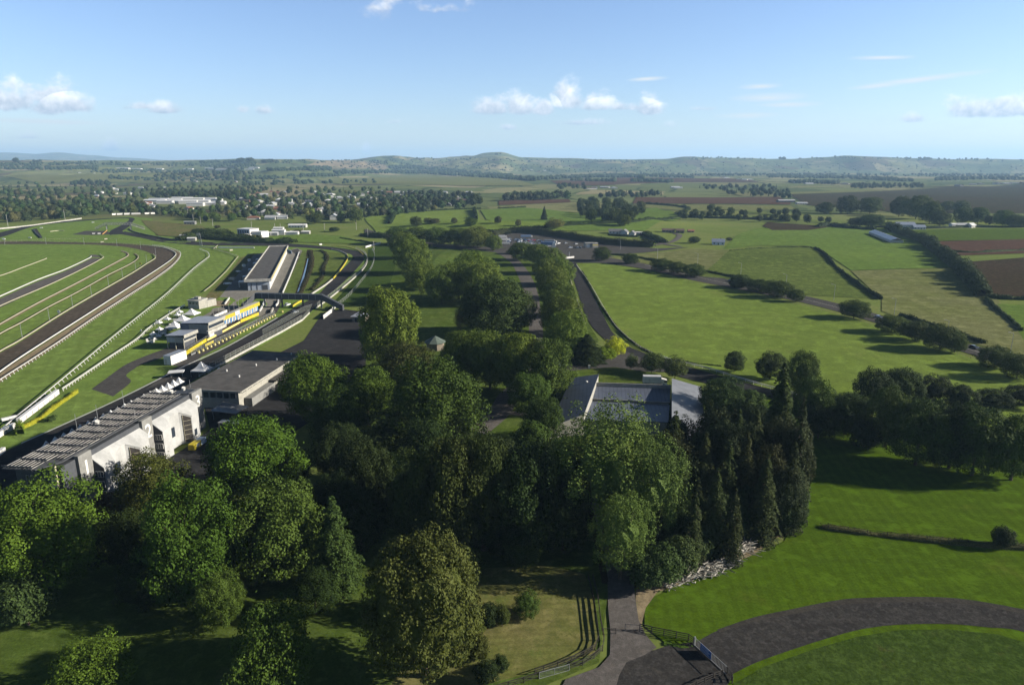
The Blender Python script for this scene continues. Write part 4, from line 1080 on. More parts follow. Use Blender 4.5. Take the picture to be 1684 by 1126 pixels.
while y < cy1:
    m = MB(); xb = cx1 if y > -3 else -3.5
    m.beam((cx0-.2, y, zc(cx0)+.55), (xb, y, zc(xb)+.95), .16, .25)
    for q in range(5):
        x0 = cx0+(xb-cx0)*q/5; x1 = cx0+(xb-cx0)*(q+.5)/5; x2 = cx0+(xb-cx0)*(q+1)/5
        m.beam((x0,y,zc(x0)+.05),(x1,y,zc(x1)+.85),.09,.09); m.beam((x1,y,zc(x1)+.85),(x2,y,zc(x2)+.05),.09,.09)
    m.build('roof_truss', DSTEEL, gs); y += 4.25
for (x, y, h) in [(-9,30,5.5),(-11,22,4),(-11.5,15,4),(-2.4,25,2.5),(-2,50.5,2.2),(-6,2,1.6)]:
    MB().tube((x,y,13.5),(x,y,13.8+h),.07,.04,5).build('mast', STEEL, gs)
for (x, y, h) in [(-2.0,47.0,1.0),(-4.0,44.0,.8),(-8.5,18.5,.8)]:
    MB().tube((x,y,14.0),(x+.25,y-.2,14.3+h*.5),.5,.55,10).build('satellite_dish', PVC, gs)
m = MB()
for i in range(5): m.box(-12.05+.02*i, -11.9, -4.4, 51, 2.2*i, 2.2*i+.35)
m.build('terrace_edge', CONC, gs)
# stair tower at the near end
st = MB().box(-11.5,-6.5,-7.4,-4.55,0,4.2).build('end_annex', DARKW, gs)
MB().prism([(-11.9,-7.9),(-6.2,-7.9),(-6.2,-4.5),(-11.9,-4.5)], [4.2,4.2,6.0,6.0], [4.4,4.4,6.2,6.2]).build('tiled_roof', plain('brown_tiles',(.16,.12,.09)), st)
for i in range(3):
    wn2 = MB().box(-9.5+i*1.1,-8.7+i*1.1,-4.62,-4.5,7.5,10.2).build('window', STEEL, gs); MB().box(-9.4+i*1.1,-8.8+i*1.1,-4.66,-4.6,7.6,10.1).build('pane', GLASS, wn2)
MB().box(-2.9,-1.4,-5.0,-4.5,7.6,13.0).build('white_stair_frame', TAN, gs)
# tent row behind the grandstand, along the straight
GTN = 'row of white pointed gazebos between the grandstand and the straight'
def gazebo_meshes(w, h, hp):
    m = MB(); a = w/2; n = 4; rings = []
    for k in range(6):
        t = k/5; r = a*(1-t)**1.0*(1-.28*math.sin(math.pi*t)); z = h+(hp-h)*t
        rings.append([(-r,-r,z),(r,-r,z),(r,r,z),(-r,r,z)])
    for q in rings: m.v += q
    for k in range(5):
        for i in range(4):
            m.f.append((k*4+i, k*4+(i+1) % 4, k*4+4+(i+1) % 4, k*4+4+i))
    m.box(-a,a,-a,-a+.04,h-.35,h); m.box(-a,a,a-.04,a,h-.35,h); m.box(-a,-a+.04,-a+.04,a-.04,h-.35,h); m.box(a-.04,a,-a+.04,a-.04,h-.35,h)
    c = m.mesh('canopy', CANVAS)
    q = MB()
    for sx_ in (-1,1):
        for sy_ in (-1,1): q.tube((sx_*(a-.08),sy_*(a-.08),0),(sx_*(a-.08),sy_*(a-.08),h),.05,.05,5)
    return c, q.mesh('frame', STEEL)
def gazebo(p, ms, label, group=None, cat='gazebo', name='gazebo_tent', rz=ROT):
    r = empty(name, p, rz, label, cat, group)
    for nm, me in zip(('canopy', 'frame'), ms):
        o = bpy.data.objects.new(nm, me); link(o); o.parent = r
    return r
gm = gazebo_meshes(2.9, 2.4, 4.5)
for i in range(20):
    gazebo(LW(162+i*3.15, -151.6+.12*i), gm, 'white peaked gazebo in the row between the grandstand canopy and the straight' , GTN)
mq = gazebo_meshes(6.0, 2.6, 5.6)
GM_ = 'white high-peak marquees on the spectators lawn'
for (x, y, l) in [(288,544,'nearest high-peak white marquee on the lawn by the turf rail'),(301,533,'middle high-peak white marquee on the lawn by the turf rail'),(316,522,'farthest high-peak white marquee on the lawn by the turf rail')]:
    gazebo(PT(x, y), gazebo_meshes(6.6, 2.3, 5.0), l, GM_, 'marquee', 'marquee')
gazebo(PT(333,617), mq, 'white marquee with side walls at the end of the flat roofed building', None, 'marquee', 'marquee')
o = MB().box(-1.2,1.2,-1,1,0,2.3).build('portable_cabin', PVC); o.location = PT(340,612); tag(o, 'small white cabin standing under the edge of the white marquee', 'cabin')
r = empty('market_umbrella', PT(291,620), .3, 'flat white canopy over tables beside the row of gazebos', 'canopy')
MB().prism([(-2.8,-1.6),(2.8,-1.6),(2.8,1.6),(-2.8,1.6)], 2.2, 2.5).build('canopy', CANVAS, r); MB().tube((-2,0,0),(-2,0,2.2),.06).tube((2,0,0),(2,0,2.2),.06).build('leg', STEEL, r)
# white plastic chairs and tables strewn on the lawn
GC = 'white chairs and tables on the spectators lawn'
tb = MB().tube((0,0,.7),(0,0,.76),.75,.75,10).tube((0,0,0),(0,0,.7),.1,.06,6).tube((0,0,0),(0,0,.06),.4,.35,8).mesh('cafe_table', PVC)
chm = MB().box(-.35,.35,-.35,.35,.42,.5).box(-.35,.35,.3,.4,.5,1.05).box(-.33,-.25,-.33,-.25,0,.42).box(.25,.33,-.33,-.25,0,.42).box(-.33,-.25,.25,.33,0,.42).box(.25,.33,.25,.33,0,.42).mesh('garden_chair', PVC)
rr = random.Random(9)
for i in range(64):
    t = rr.random(); x = 248+t*52+rr.gauss(0,3); y = 562-t*38+rr.gauss(0,3.5)
    if t > .93 and rr.random() < .5: continue
    o = bpy.data.objects.new('cafe_table' if i % 4 == 0 else 'garden_chair', tb if i % 4 == 0 else chm); link(o); o.location = PT(x, y); o.rotation_euler = (0,0,rr.random()*6)
    o.scale = (1.25,1.25,1.25)
    tag(o, 'white cafe table on the lawn by the marquees' if i % 4 == 0 else 'white plastic chair on the lawn by the marquees', 'table' if i % 4 == 0 else 'chair', GC)
gsm = gazebo_meshes(2.6, 2.2, 3.4)
for (x, y, l) in [(262,537,'small white parasol tent in the middle of the lawn chairs'),(276,531,'small white parasol tent behind the nearest marquee'),(300,552,'small white parasol tent right of the nearest marquee'),(253,556,'small white parasol tent at the near end of the lawn chairs'),(263,548,'small white parasol tent third from the marquees'),(292,524,'small white parasol tent beside the turf rail near the building'),(296,519,'small white parasol tent closest to the white rail building')]:
    gazebo(PT(x, y), gsm, l, None, 'parasol', 'parasol')
# ------------------------------------------------------------------ flat roofed hospitality building
def bld(name, loc, rz, label, cat='building', group=None): return empty(name, loc, rz, label, cat, group)
hb = bld('function_building', LW(203, -136), ROT, 'long low building with flat dark grey roof beside the grandstand')
w = MB().box(.8, 19.5, .8, 47, 0, 6.6).build('wall', CREAM, hb)
MB().prism([(0,-.3),(21.5,-1.2),(21.8,46.5),(.3,48.5)], 6.62, 7.0).build('roof', ROOFD, hb)
m = MB(); 
m.beam((.1,-.4,6.85),(21.6,-1.3,6.85),.25,.55).beam((21.7,-1.2,6.85),(21.95,46.5,6.85),.25,.55); m.build('fascia', CREAM, hb)
for (x, y) in [(13,14),(12.2,28),(5,20),(16.5,36),(18.8,44)]: MB().tube((x,y,7.0),(x,y,7.75),.28,.28,8).build('roof_vent', PVC, hb)
for i in range(11):
    y = 3+i*3.9; f_ = MB().box(19.5,19.6,y,y+3.1,4.9,6.1).build('window', CREAM, hb); MB().box(19.6,19.66,y+.15,y+1.45,5.0,6.0).box(19.6,19.66,y+1.65,y+2.95,5.0,6.0).build('pane', GLASS, f_)
for i in range(7):
    x = 2.2+i*2.4; f_ = MB().box(x,x+2.0,.68,.8,3.8,5.9).build('window', STEEL, hb); MB().box(x+.12,x+1.88,.62,.68,3.9,5.8).build('pane', GLASS, f_)
MB().box(19.65,25.0,22,34,3.3,3.6).build('porch_roof', ROOFD, hb); MB().box(19.65,22.4,4,21,0,3.0).build('lean_to', GREYW, hb)
m = MB()
for y in (22.3, 28, 33.7): m.box(24.6,24.9,y-.15,y+.15,0,3.3)
m.build('porch_post', CREAM, hb)
# canopy sail between the stand and the building
r = bld('shade_sail', LW(196,-116.5), ROT, 'dark and white curved awning between pillar three and the low building', 'awning')
MB().add([(-4,-3,3.4),(4,-2,2.4),(5,5,2.4),(-4,5,3.6),(-4,-3,3.3),(4,-2,2.3),(5,5,2.3),(-4,5,3.5)], [(0,1,2,3),(7,6,5,4),(0,4,5,1),(1,5,6,2),(2,6,7,3),(3,7,4,0)]).build('canvas', STEEL, r)
MB().tube((-3.5,-2.5,0),(-3.5,-2.5,3.3),.08).tube((3.8,-1.8,0),(3.8,-1.8,2.3),.08).tube((4.6,4.6,0),(4.6,4.6,2.3),.08).build('post', STEEL, r)
r = bld('entrance_roof', LW(185,-110.5), ROT, 'small white flat roof over an entrance right of pillar three', 'porch')
MB().box(-3,6,0,2.6,2.6,2.85).build('roof', WHITE, r); MB().box(-2.8,-2.6,.1,.3,0,2.6).box(5.6,5.8,.1,.3,0,2.6).box(5.6,5.8,2.2,2.4,0,2.6).build('post', STEEL, r)
for i, (s_, w_, c, l) in enumerate([(244,-146,'white','white car beside the marquee at the end of the low building'),(240,-104,'grey','grey car close to the low building right wall'),(294,-178.5-4,'silver','silver car behind the faded yellow hoarding'),(371,-176,'white','white car under the footbridge in the pit lane'),(352,-163,'silver','silver car on the straight below the footbridge')]):
    CARQ.append((LW(s_, w_), c, l))
r = bld('food_trailer', PT(322,737), ROT, 'small yellow trailer with white and blue side near the foot of the grandstand', 'trailer'); r.scale = (.75,.75,.75)
MB().box(-1.2,1.2,-3,2.0,.5,2.7).build('body', YELLOW, r); MB().box(-1.25,1.25,2.05,5.6,.5,2.6).build('side_panel', plain('pale_blue',(.35,.45,.6)), r); MB().box(1.2,1.3,-1.2,.9,.9,2.3).build('hatch', PVC, r)
MB().tube((-1.0,-1,.35),(1.0,-1,.35),.35,.35,10).tube((-1.0,3.4,.35),(1.0,3.4,.35),.35,.35,10).build('wheel', BLACK, r)
# ------------------------------------------------------------------ pit garages
A = PT(406.5,478); B = PT(434.5,478); Cq = PT(465.5,418)
ax = (Cq-B); Lg = ax.length; gang = math.atan2(ax.y, ax.x)-math.pi/2
pg = bld('pit_garages', A, gang, 'long flat roofed pit garage block with white parapet and yellow trim')
GW = 14.5
MB().box(.6, GW-.6, 0, Lg, 0, 6.2).build('wall', plain('blue_grey_render',(.30,.34,.40)), pg)
MB().box(-.8, GW+.6, -1.6, Lg+1, 6.22, 6.7).build('roof_slab', ROOFD, pg)
m = MB(); m.box(-1.2,-.8,-2,Lg+1.4,5.9,7.7).box(GW+.6,GW+1.0,-2,Lg+1.4,5.9,7.7).box(-.8,GW+.6,-2,-1.6,5.9,7.7).box(-.8,GW+.6,Lg+1.0,Lg+1.4,5.9,7.7); m.build('parapet', WCONC, pg)
MB().box(GW+1.0,GW+1.06,0,Lg*.9,6.9,7.5).build('yellow_trim', YELLOW, pg)
nd = 22
for i in range(nd):
    y = 2+i*(Lg-4)/nd
    MB().box(GW-.6, GW-.5, y+.4, y+(Lg-4)/nd-.4, 0, 4.2).build('roller_door', PVC, pg)
for i, y in enumerate([12, 34, 68, 102, 124]): MB().box(-6.5,-1.3,y,y+4.5,3.6,4.2).box(-6.5,-6.2,y,y+4.5,0,3.6).build('side_canopy', PVC, pg)
MB().box(2.5,3.0,-.12,0,.2,5).box(6,6.5,-.12,0,.2,5).box(9.3,12.8,-.14,0,0,3.4).build('end_door', DSTEEL, pg)
for i, (x, y, c) in enumerate([(410,430,'white'),(401,439,'white'),(392.5,448,'grey'),(382.5,461,'cream'),(374.5,468,'white')]):
    r = bld('van', PT(x, y), gang+.3*i, '%s van parked behind the pit garages, number of places from the far end told by its tree shadow' % c if False else ['white van farthest up the row behind the pit garages','second white van in the row behind the pit garages','grey car between the vans behind the pit garages','cream van below the grey car behind the pit garages','nearest white car behind the pit garages'][i], 'van')
    mt = [PVC, PVC, STEEL, CREAM, PVC][i]; hh = 2.4 if i in (0,1,3) else 1.5
    MB().prism([(-1,-2.6),(1,-2.6),(1,2.6),(-1,2.6)], .35, [hh,hh,hh*.8,hh*.8]).build('body', mt, r); MB().box(-1.02,1.02,1.2,2.0,hh*.55,hh*.78).build('windscreen', GLASS, r)
    MB().tube((-1.05,-1.6,.35),(1.05,-1.6,.35),.35,.35,8).tube((-1.05,1.6,.35),(1.05,1.6,.35),.35,.35,8).build('wheel', BLACK, r)
# ------------------------------------------------------------------ footbridge over the straight
fb = bld('footbridge', LW(366, -192.5), ROT, 'dark enclosed footbridge crossing the racing straight', 'bridge')
MB().add([(0,0,4.6),(39.5,0,4.6),(39.5,2.4,4.6),(0,2.4,4.6),(0,0,7.9),(39.5,0,7.9),(39.5,2.4,7.9),(0,2.4,7.9)], [(0,3,2,1),(4,5,6,7),(0,1,5,4),(1,2,6,5),(2,3,7,6),(3,0,4,7)]).build('deck_cladding', DARKW, fb)
MB().add([(39.6,0,4.6),(54,-6,.2),(54,-3.6,.2),(39.6,2.4,4.6),(39.6,0,7.9),(54,-6,3.2),(54,-3.6,3.2),(39.6,2.4,7.9)], [(0,3,2,1),(4,5,6,7),(0,1,5,4),(1,2,6,5),(2,3,7,6),(3,0,4,7)]).build('stair_cladding', DARKW, fb)
MB().add([(-.1,0,4.6),(-.1,2.4,4.6),(-4,-9.6,.2),(-1.6,-10.6,.2),(-.1,0,7.9),(-.1,2.4,7.9),(-4,-9.6,3.4),(-1.6,-10.6,3.4)], [(0,1,2,3),(7,6,5,4),(0,4,5,1),(0,3,7,4),(3,2,6,7),(2,1,5,6)]).build('stair_cladding', DARKW, fb)
MB().box(.0,39.5,-.06,-.02,7.85,8.05).build('handrail', STEEL, fb)
for x in (4.5, 15.0, 27.5, 38.5): MB().box(x,x+.7,.7,1.5,0,4.6).build('pier', CONC if x < 5 else DSTEEL, fb)
for k in range(1, 10): MB().box(k*4-.05,k*4+.05,-.1,-.03,4.7,7.8).build('panel_joint', STEEL, fb)
# lattice footbridge far left
A = PT(157,378); B = PT(238,377.5); d = B-A
lb_ = bld('lattice_footbridge', A, math.atan2(d.y,d.x), 'white steel lattice footbridge over the far track loop', 'bridge'); L = d.length
x1, x2 = L*.23, L*.72
def lat(pa, pb, nm):
    pa = Vector(pa); pb = Vector(pb); m = MB()
    for yy_ in (-1.2, 1.2):
        o1 = Vector((0,yy_,0)); o2 = Vector((0,yy_,2.6)); m.beam(pa+o1,pb+o1,.3,.3); m.beam(pa+o2,pb+o2,.3,.3)
        n = max(3, int((pb-pa).length/3.2))
        for i in range(n):
            a = pa.lerp(pb, i/n); b = pa.lerp(pb, (i+1)/n); c_ = a.lerp(b, .5)
            m.beam(a+o1, c_+o2, .18, .18); m.beam(c_+o2, b+o1, .18, .18); m.beam(a+o1+Vector((0,0,.1)), a+o2, .14, .14)
    m.add([pa+Vector((0,-1.2,-.1)),pb+Vector((0,-1.2,-.1)),pb+Vector((0,1.2,-.1)),pa+Vector((0,1.2,-.1))],[(0,1,2,3)])
    m.build(nm, WCONC, lb_)
lat((0,0,.3),(x1,0,6.2),'stair_truss'); lat((x1,0,6.2),(x2,0,6.2),'span_truss'); lat((x2,0,6.2),(L,0,.3),'stair_truss')
for x in (x1, x2): MB().box(x-.4,x+.4,-1.2,-.6,0,6).box(x-.4,x+.4,.6,1.2,0,6).build('pier', WCONC, lb_)
# gantry beside the back straight
p = PT(331,405); r = bld('lattice_tower', p, 0, 'tall white lattice sign tower beside the back straight', 'tower')
m = MB()
for sx_ in (-1.1,1.1):
    m.beam((sx_,0,0),(sx_*.9-1,0,12),.25,.25)
for k in range(8): m.beam((-1.1-k*.12,0,k*1.5),(1.0-k*.14,0,k*1.5+1.4),.16,.16).beam((1.1-k*.12,0,k*1.5),(-1.1-k*.12,0,k*1.5),.16,.16)
m.build('lattice', STEEL, r); MB().box(-3.6,-.2,-.2,.2,10.5,13).build('sign_box', WCONC, r)
# ------------------------------------------------------------------ control buildings beside the straight
def lbld(s, w, label, name='pavilion'): return bld(name, LW(s, w), ROT, label)
GREYR = ribbed('grey_corrugated_roof', (.30,.31,.33), 0, .8)
r = lbld(273.2, -187.2, 'small two storey timing hut with grey roof, nearest the camera of three')
MB().box(0,8,0,10,3.0,5.6).build('upper_wall', CREAM, r); MB().prism([(-.5,-.5),(8.6,-.5),(8.6,10.6),(-.5,10.6)], [6.0,6.4,6.4,6.0], [6.2,6.6,6.6,6.2]).build('roof', GREYR, r)
MB().box(8.02,8.1,.4,9.6,3.9,5.1).build('window', GLASS, r); MB().box(8.6,8.75,-.5,10.6,5.2,6.7).build('fascia', CREAM, r); MB().box(.5,7.5,.8,9.5,0,2.98).build('lower_wall', DARKW, r)
MB().box(0,.3,-.1,.2,0,3).box(3.8,4.1,-.1,.2,0,3).box(7.7,8,-.1,.2,0,3).box(7.7,8,9.7,10,0,3).build('post', TAN, r)
MB().box(0.3,3.7,-.06,0,3.2,5.2).build('side_glass', plain('pale_glass',(.35,.38,.42),.2,.6), r)
r = lbld(289.5, -186.4, 'taller cream control tower with grey roof, middle of three')
MB().box(0,9.5,0,14,3.2,7.6).build('upper_wall', CREAM, r); MB().prism([(-4,-.5),(10,-.5),(10,14.5),(-4,14.5)], [7.9,8.3,8.3,7.9], [8.1,8.5,8.5,8.1]).build('roof', GREYR, r)
MB().box(9.52,9.6,.4,13.6,5.6,7.2).build('window', GLASS, r); MB().box(10.0,10.15,-.5,14.5,7.2,8.6).build('fascia', CREAM, r); MB().box(9.55,10.6,-2,14,3.4,4.9).build('balcony_front', WCONC, r)
MB().box(.5,8.5,.8,13.5,0,3.15).build('lower_wall', DARKW, r); MB().box(8.52,8.6,2,6,.2,2.4).build('door', PVC, r); MB().box(-5,0,1,13,0,7.2).build('rear_block', plain('slate_cladding',(.16,.18,.22)), r)
r = lbld(300, -193.5, 'flat roofed white cabin with grey deck behind the control tower')
MB().box(0,6,0,16,0,3.2).build('wall', GREYW, r); MB().box(-.6,6.6,-.6,16.6,3.22,3.5).build('roof', GREYR, r); MB().box(6.02,6.1,1,15,1.4,2.6).build('window', GLASS, r)
lboard('long white bench-like board above the control buildings', 327.6, -196, 341.4, -196.6, 3.3, .3, PVC, z0=1.6)
r = bld('weigh_building', PT(310,507), ROT-.25, 'small white house at the end of the turf rail')
MB().box(0,8,0,6,0,4.6).build('wall', CREAM, r); MB().prism([(-.4,-.4),(8.4,-.4),(8.4,6.4),(-.4,6.4)], 4.62, [4.9,4.9,5.6,5.6]).build('roof', WCONC, r); MB().box(4,8,6.1,13,0,4.0).build('rear_wing', CREAM, r)
for x in (1,3.4,5.8): MB().box(x,x+1.4,-.08,0,2.6,3.8).build('window', GLASS, r)
MB().box(3,6,2,4,5.0,6.6).build('roof_hut', CREAM, r)
# flag stand with yellow and blue boards
r = lbld(309.5, -186.5, 'covered stand with bright yellow fascia and blue white banners', 'banner_stand')
L = 44.0
MB().box(2.6,2.8,0,L,3.6,5.4).build('yellow_fascia', YELLOW, r)
q = MB(); rr = random.Random(3)
for i in range(26):
    y = 1.0+i*(L-2)/26
    if 20 < y < 24: continue
    q.box(2.8,2.83,y,y+.5+.4*rr.random(),4.2,4.75)
q.build('lettering', plain('ochre_ink',(.35,.24,.03)), r)
MB().box(2.84,2.95,17,21.5,3.7,5.6).build('white_logo_panel', PVC, r)
bn = plain('banner_blue',(.16,.34,.62)); 
for i in range(30):
    y = .4+i*(L-1)/30
    MB().box(2.0,2.1,y,y+.8,.4+.5*rr.random(),3.4).build('banner', [PVC, bn, PVC, plain('pale_blue',(.35,.45,.6))][i % 4], r)
MB().box(0,2.5,0,L,5.45,5.6).build('roof', WCONC, r); MB().box(0,.2,0,L,0,5.4).build('back_wall', GREYW, r); MB().box(2.3,3.2,-.6,-.1,0,4).build('end_wall', PVC, r)
GF = 'bare flagpoles behind the banner stand'
for i in range(8):
    v = LW(318+i*5.2, -190.5-i*.1); o = MB().tube((0,0,0),(0,0,8.0),.09,.05,5).tube((0,0,8.0),(0,0,8.15),.12,.12,6).build('flagpole', WCONC); o.location = v; tag(o, 'bare white flagpole in the row behind the banner stand', 'flagpole', GF)
# truck box
r = bld('shipping_container', LW(249.3,-173.3), ROT-.1, 'large white box trailer at the start of the yellow hoarding', 'container')
MB().box(0,3.4,0,9.5,.25,4.0).build('body', PVC, r); MB().box(-.1,3.5,-.1,9.6,4.02,4.12).build('roof', STEEL, r); MB().box(.4,1.5,-.06,0,.4,2.6).build('door', STEEL, r)
# small hut by the shaded car park
A = PT(577,530); r = bld('ticket_hut', A, ROT, 'small square hut with pale pyramid roof in the shaded car park', 'hut')
MB().box(.6,7.4,.6,7.4,0,3.0).build('wall', TIMB, r); m = MB(); m.add([(-.2,-.2,3.02),(8.2,-.2,3.02),(8.2,8.2,3.02),(-.2,8.2,3.02),(4,4,5.4)],[(3,2,1,0),(0,1,4),(1,2,4),(2,3,4),(3,0,4)]); m.build('roof', plain('pale_slate',(.35,.37,.42)), r)
MB().box(2,4.2,.5,.6,0,2.2).build('door', GLASS, r)
# green-roofed octagonal kiosk among the trees
r = bld('garden_kiosk', PT(716,574), .3, 'green pyramid roofed kiosk half hidden between the park trees', 'kiosk')
m = MB(); n = 8; R = 5.0; vs = [(R*math.cos(i*math.pi/4), R*math.sin(i*math.pi/4), 3.4) for i in range(8)]+[(0,0,6.2)]
m.add(vs, [(i,(i+1)%8,8) for i in range(8)]+[tuple(range(7,-1,-1))]); m.build('roof', plain('faded_green_roof',(.10,.13,.11)), r)
MB().prism([(4.0*math.cos(i*math.pi/4), 4.0*math.sin(i*math.pi/4)) for i in range(8)], 0, 3.38).build('wall', TIMB, r)
# ------------------------------------------------------------------ stable block with grey-blue roofs
BR = ribbed('blue_grey_metal_roof', (.085,.10,.14), 0, 1.3, .6); BR2 = ribbed('pale_metal_roof', (.17,.18,.20), math.pi/2, 1.0, .6)
sb = bld('stable_block', LW(180, -9.4), ROT, 'large stable block of grey blue sloping roofs around a courtyard')
def RL(x, y, z):
    v = G(x, y, z); s_ = v.x*DX+v.y*DY-180; w_ = v.x*DY-v.y*DX+9.4; return (w_, s_, z)
def roofpoly(name, P, mat, thick=.25, parent=sb, wall=None, inset=.4):
    n = len(P); m = MB()
    m.add(P+[(p[0], p[1], p[2]-thick) for p in P], [tuple(range(n)), tuple(range(2*n-1, n-1, -1))]+[(i, i+n, (i+1) % n+n, (i+1) % n) for i in range(n)])
    o = m.build(name, mat, parent)
    if wall:
        c = (sum(p[0] for p in P)/n, sum(p[1] for p in P)/n)
        q = []
        for p in P:
            d = math.hypot(p[0]-c[0], p[1]-c[1]); k = 1-inset/d; q.append((c[0]+(p[0]-c[0])*k, c[1]+(p[1]-c[1])*k))
        MB().prism(q, 0, [p[2]-thick-.06 for p in P]).build('wall', wall, parent)
    return o
lw_a = RL(985,615,7.2); lw_b = RL(940,621,4.0); lw_c = RL(903,702,4.0); lw_d = (lw_a[0]-4.5, lw_c[1]+4, 7.2)
roofpoly('roof', [lw_a, lw_b, lw_c, lw_d], BR, wall=CREAM)
rw = [RL(1105,622,7.4), RL(1105,686,7.2), RL(1128,696,6.0), RL(1133,716,5.6), RL(1162,722,4.4), RL(1153,636,4.4)]
roofpoly('roof', rw, BR2, wall=CREAM)
ta_, tb_ = RL(981,629,6.2), RL(1104,633,6.2)
ca_, cb_ = RL(979,639,4.9), RL(1103.6,643,4.9)
MB().prism([(ta_[0],ta_[1]),(tb_[0],tb_[1]),(tb_[0]+.02,tb_[1]+.35),(ta_[0],ta_[1]+.35)], 0, 6.2).build('parapet', CREAM, sb)
da_, db_ = RL(972,656,4.0), RL(1103,662,4.0)
roofpoly('roof', [(ta_[0]+.05,ta_[1]-.1,4.9),(tb_[0]-.3,tb_[1]-.1,4.9),(db_[0]-.2,db_[1],4.0),(da_[0],da_[1],4.0)], BR, wall=CREAM)
ea_, eb_ = RL(971,659,3.6), RL(1102.6,665,3.6)
fa_, fb_ = RL(960,690,4.6), RL(1102,694,4.6)
roofpoly('roof', [(ea_[0],ea_[1]-.5,3.6),(eb_[0]-.3,eb_[1]-.5,3.6),(fb_[0]-.5,fb_[1],4.6),(fa_[0],fa_[1],4.6)], BR, wall=CREAM)
MB().beam((da_[0],da_[1]-.1,4.1),(db_[0]-.3,db_[1]-.1,4.1),.25,.3).build('ridge_trim', CREAM, sb)
rv = RL(965,628,6.2); MB().tube((rv[0],rv[1],5.0),(rv[0],rv[1],6.6),.35,.4,8).build('roof_vent', PVC, sb)
# box truck
tk = bld('box_truck', PT(1057,632), -.06, 'box truck with pale grey body and white cab on the lawn behind the stables', 'truck')
MB().box(0,6.6,-1.2,1.2,.9,3.5).build('cargo_box', plain('pale_grey_paint',(.50,.51,.52)), tk); MB().prism([(6.8,-1.1),(8.8,-1.1),(8.8,1.1),(6.8,1.1)], .5, [2.6,2.1,2.1,2.6]).build('cab', PVC, tk)
MB().box(7.7,8.83,-1.13,-1.09,1.3,2.0).box(8.8,8.86,-1,1,1.2,2.0).build('windscreen', GLASS, tk); MB().box(0,6.7,-.9,.9,.6,.88).build('chassis', DSTEEL, tk)
for x in (1.4, 7.6): 
    for y in (-1.15, .85): MB().tube((x,y,.42),(x,y+.3,.42),.42,.42,10).build('wheel', BLACK, tk)
# ------------------------------------------------------------------ roadside fences, gates
fence('picket_fence', 'white railing with posts along the outside of the access road bend', 'fence', [(948,436),(958,450),(974,474),(990,502),(1000,519),(1012,537),(1027,552),(1041,564),(1056,574),(1072,582)], 1.1, 2.6, ((.95,.14,.16),(.5,.08,.1)), TAN, PVC, .1)
fence('white_rail_fence', 'long white rail beside the access road behind the stables', 'fence', [(1086,588),(1110,596),(1160,607),(1205,621),(1258,637),(1310,650)], 1.2, 3.5, ((1.1,.2,.22),(.6,.1,.12)), PVC, PVC, .08)
fence('kerb_rail', 'low pale edging on the left of the access road under the avenue trees', 'kerb', [(934,448),(944,478),(955,512),(963,535)], .5, 3, ((.4,.3,.3),), TAN, TAN, .06)
pwall('white gate board across the top end of the access road', [(930,426),(944,424.5)], 1.8, .5, PVC, 'gate', 'gate_board', None, False)
p = PT(936,424); r = bld('sign_post', p, 0, 'small white sign on a post above the gate board', 'sign'); MB().tube((0,0,0),(0,0,5),.15).build('post', PVC, r); MB().box(-.6,.6,-.1,.1,3.6,5.2).build('panel', PVC, r)
r = bld('gate_shelter', PT(962,600), -.1, 'white open pergola bench by the forecourt gate', 'shelter')
m = MB()
for x in (0, 3.2):
    MB().box(x,x+.25,0,.25,0,2.3).build('post', PVC, r); MB().box(x,x+.25,2,2.25,0,2.8).build('post', PVC, r)
MB().box(.1,3.4,-.1,.3,.4,1.1).build('seat_board', PVC, r); MB().box(.4,.7,1.8,2.1,1.1,3.1).box(1.4,1.7,1.8,2.1,1.1,3.1).box(2.5,2.8,1.8,2.1,1.1,3.1).build('finial', TAN, r)
fence('white_rail_fence', 'short white rail running left from the pergola bench', 'fence', [(945,597),(953,597.5),(961,598)], 1.1, 2, ((1.0,.15,.3),), WCONC, WCONC, .08, smooth=False)
for i, (x, y, l) in enumerate([(969,606.5,'white bollard post in front of the pergola bench'),(921,603,'white notice box at the edge of the plane trees')]):
    r = bld('gate_post', PT(x, y), 0, l, 'post'); MB().box(-.35,.35,-.35,.35,0,1.5).build('body', PVC, r); MB().box(-.42,.42,-.42,.42,1.5,1.6).build('cap', PVC, r)
RB = ((1.25,.06,.14),(.85,.05,.12),(.45,.05,.12))
fence('post_and_rail_fence', 'dark timber fence curving round the right side of the dry paddock, outer line', 'fence', [(975,952),(983,985),(987,1020),(993,1052),(993,1066),(984,1078),(960,1094),(936,1102)], 1.25, 2.6, RB, WOOD, WOOD, .08)
fence('post_and_rail_fence', 'dark timber fence just inside the outer one round the dry paddock', 'fence', [(967,952),(975,985),(980,1015),(984,1045),(984,1060),(975,1072),(950,1085),(922,1096),(880,1110)], 1.25, 2.6, RB, WOOD, WOOD, .08)
fence('post_and_rail_fence', 'dark timber fence leaving the bottom edge of the photo left of the mesh gate', 'fence', [(886,1116),(860,1124),(820,1136),(780,1150)], 1.25, 2.6, RB, WOOD, WOOD, .08)
fence('post_and_rail_fence', 'short dark rail from the paddock fence to the drive', 'fence', [(992,1043),(1014,1043)], 1.3, 2.2, ((1.2,.06,.12),), WOOD, WOOD, .09, smooth=False)
fence('post_and_rail_fence', 'dark timber fence between the drive gate and the silver gate', 'fence', [(1052,1037),(1068,1041),(1085,1044.5),(1102,1048),(1118,1051),(1134,1054.5),(1140,1060)], 1.5, 2.1, ((1.45,.07,.16),(1.05,.06,.12),(.65,.06,.12),(.3,.06,.12)), WOOD, WOOD, .1, smooth=False)
fence('post_and_rail_fence', 'dark timber fence at the lower end of the silver gate', 'fence', [(1196,1108),(1203,1114),(1204,1124)], 1.4, 1.6, RB, WOOD, WOOD, .1, smooth=False)
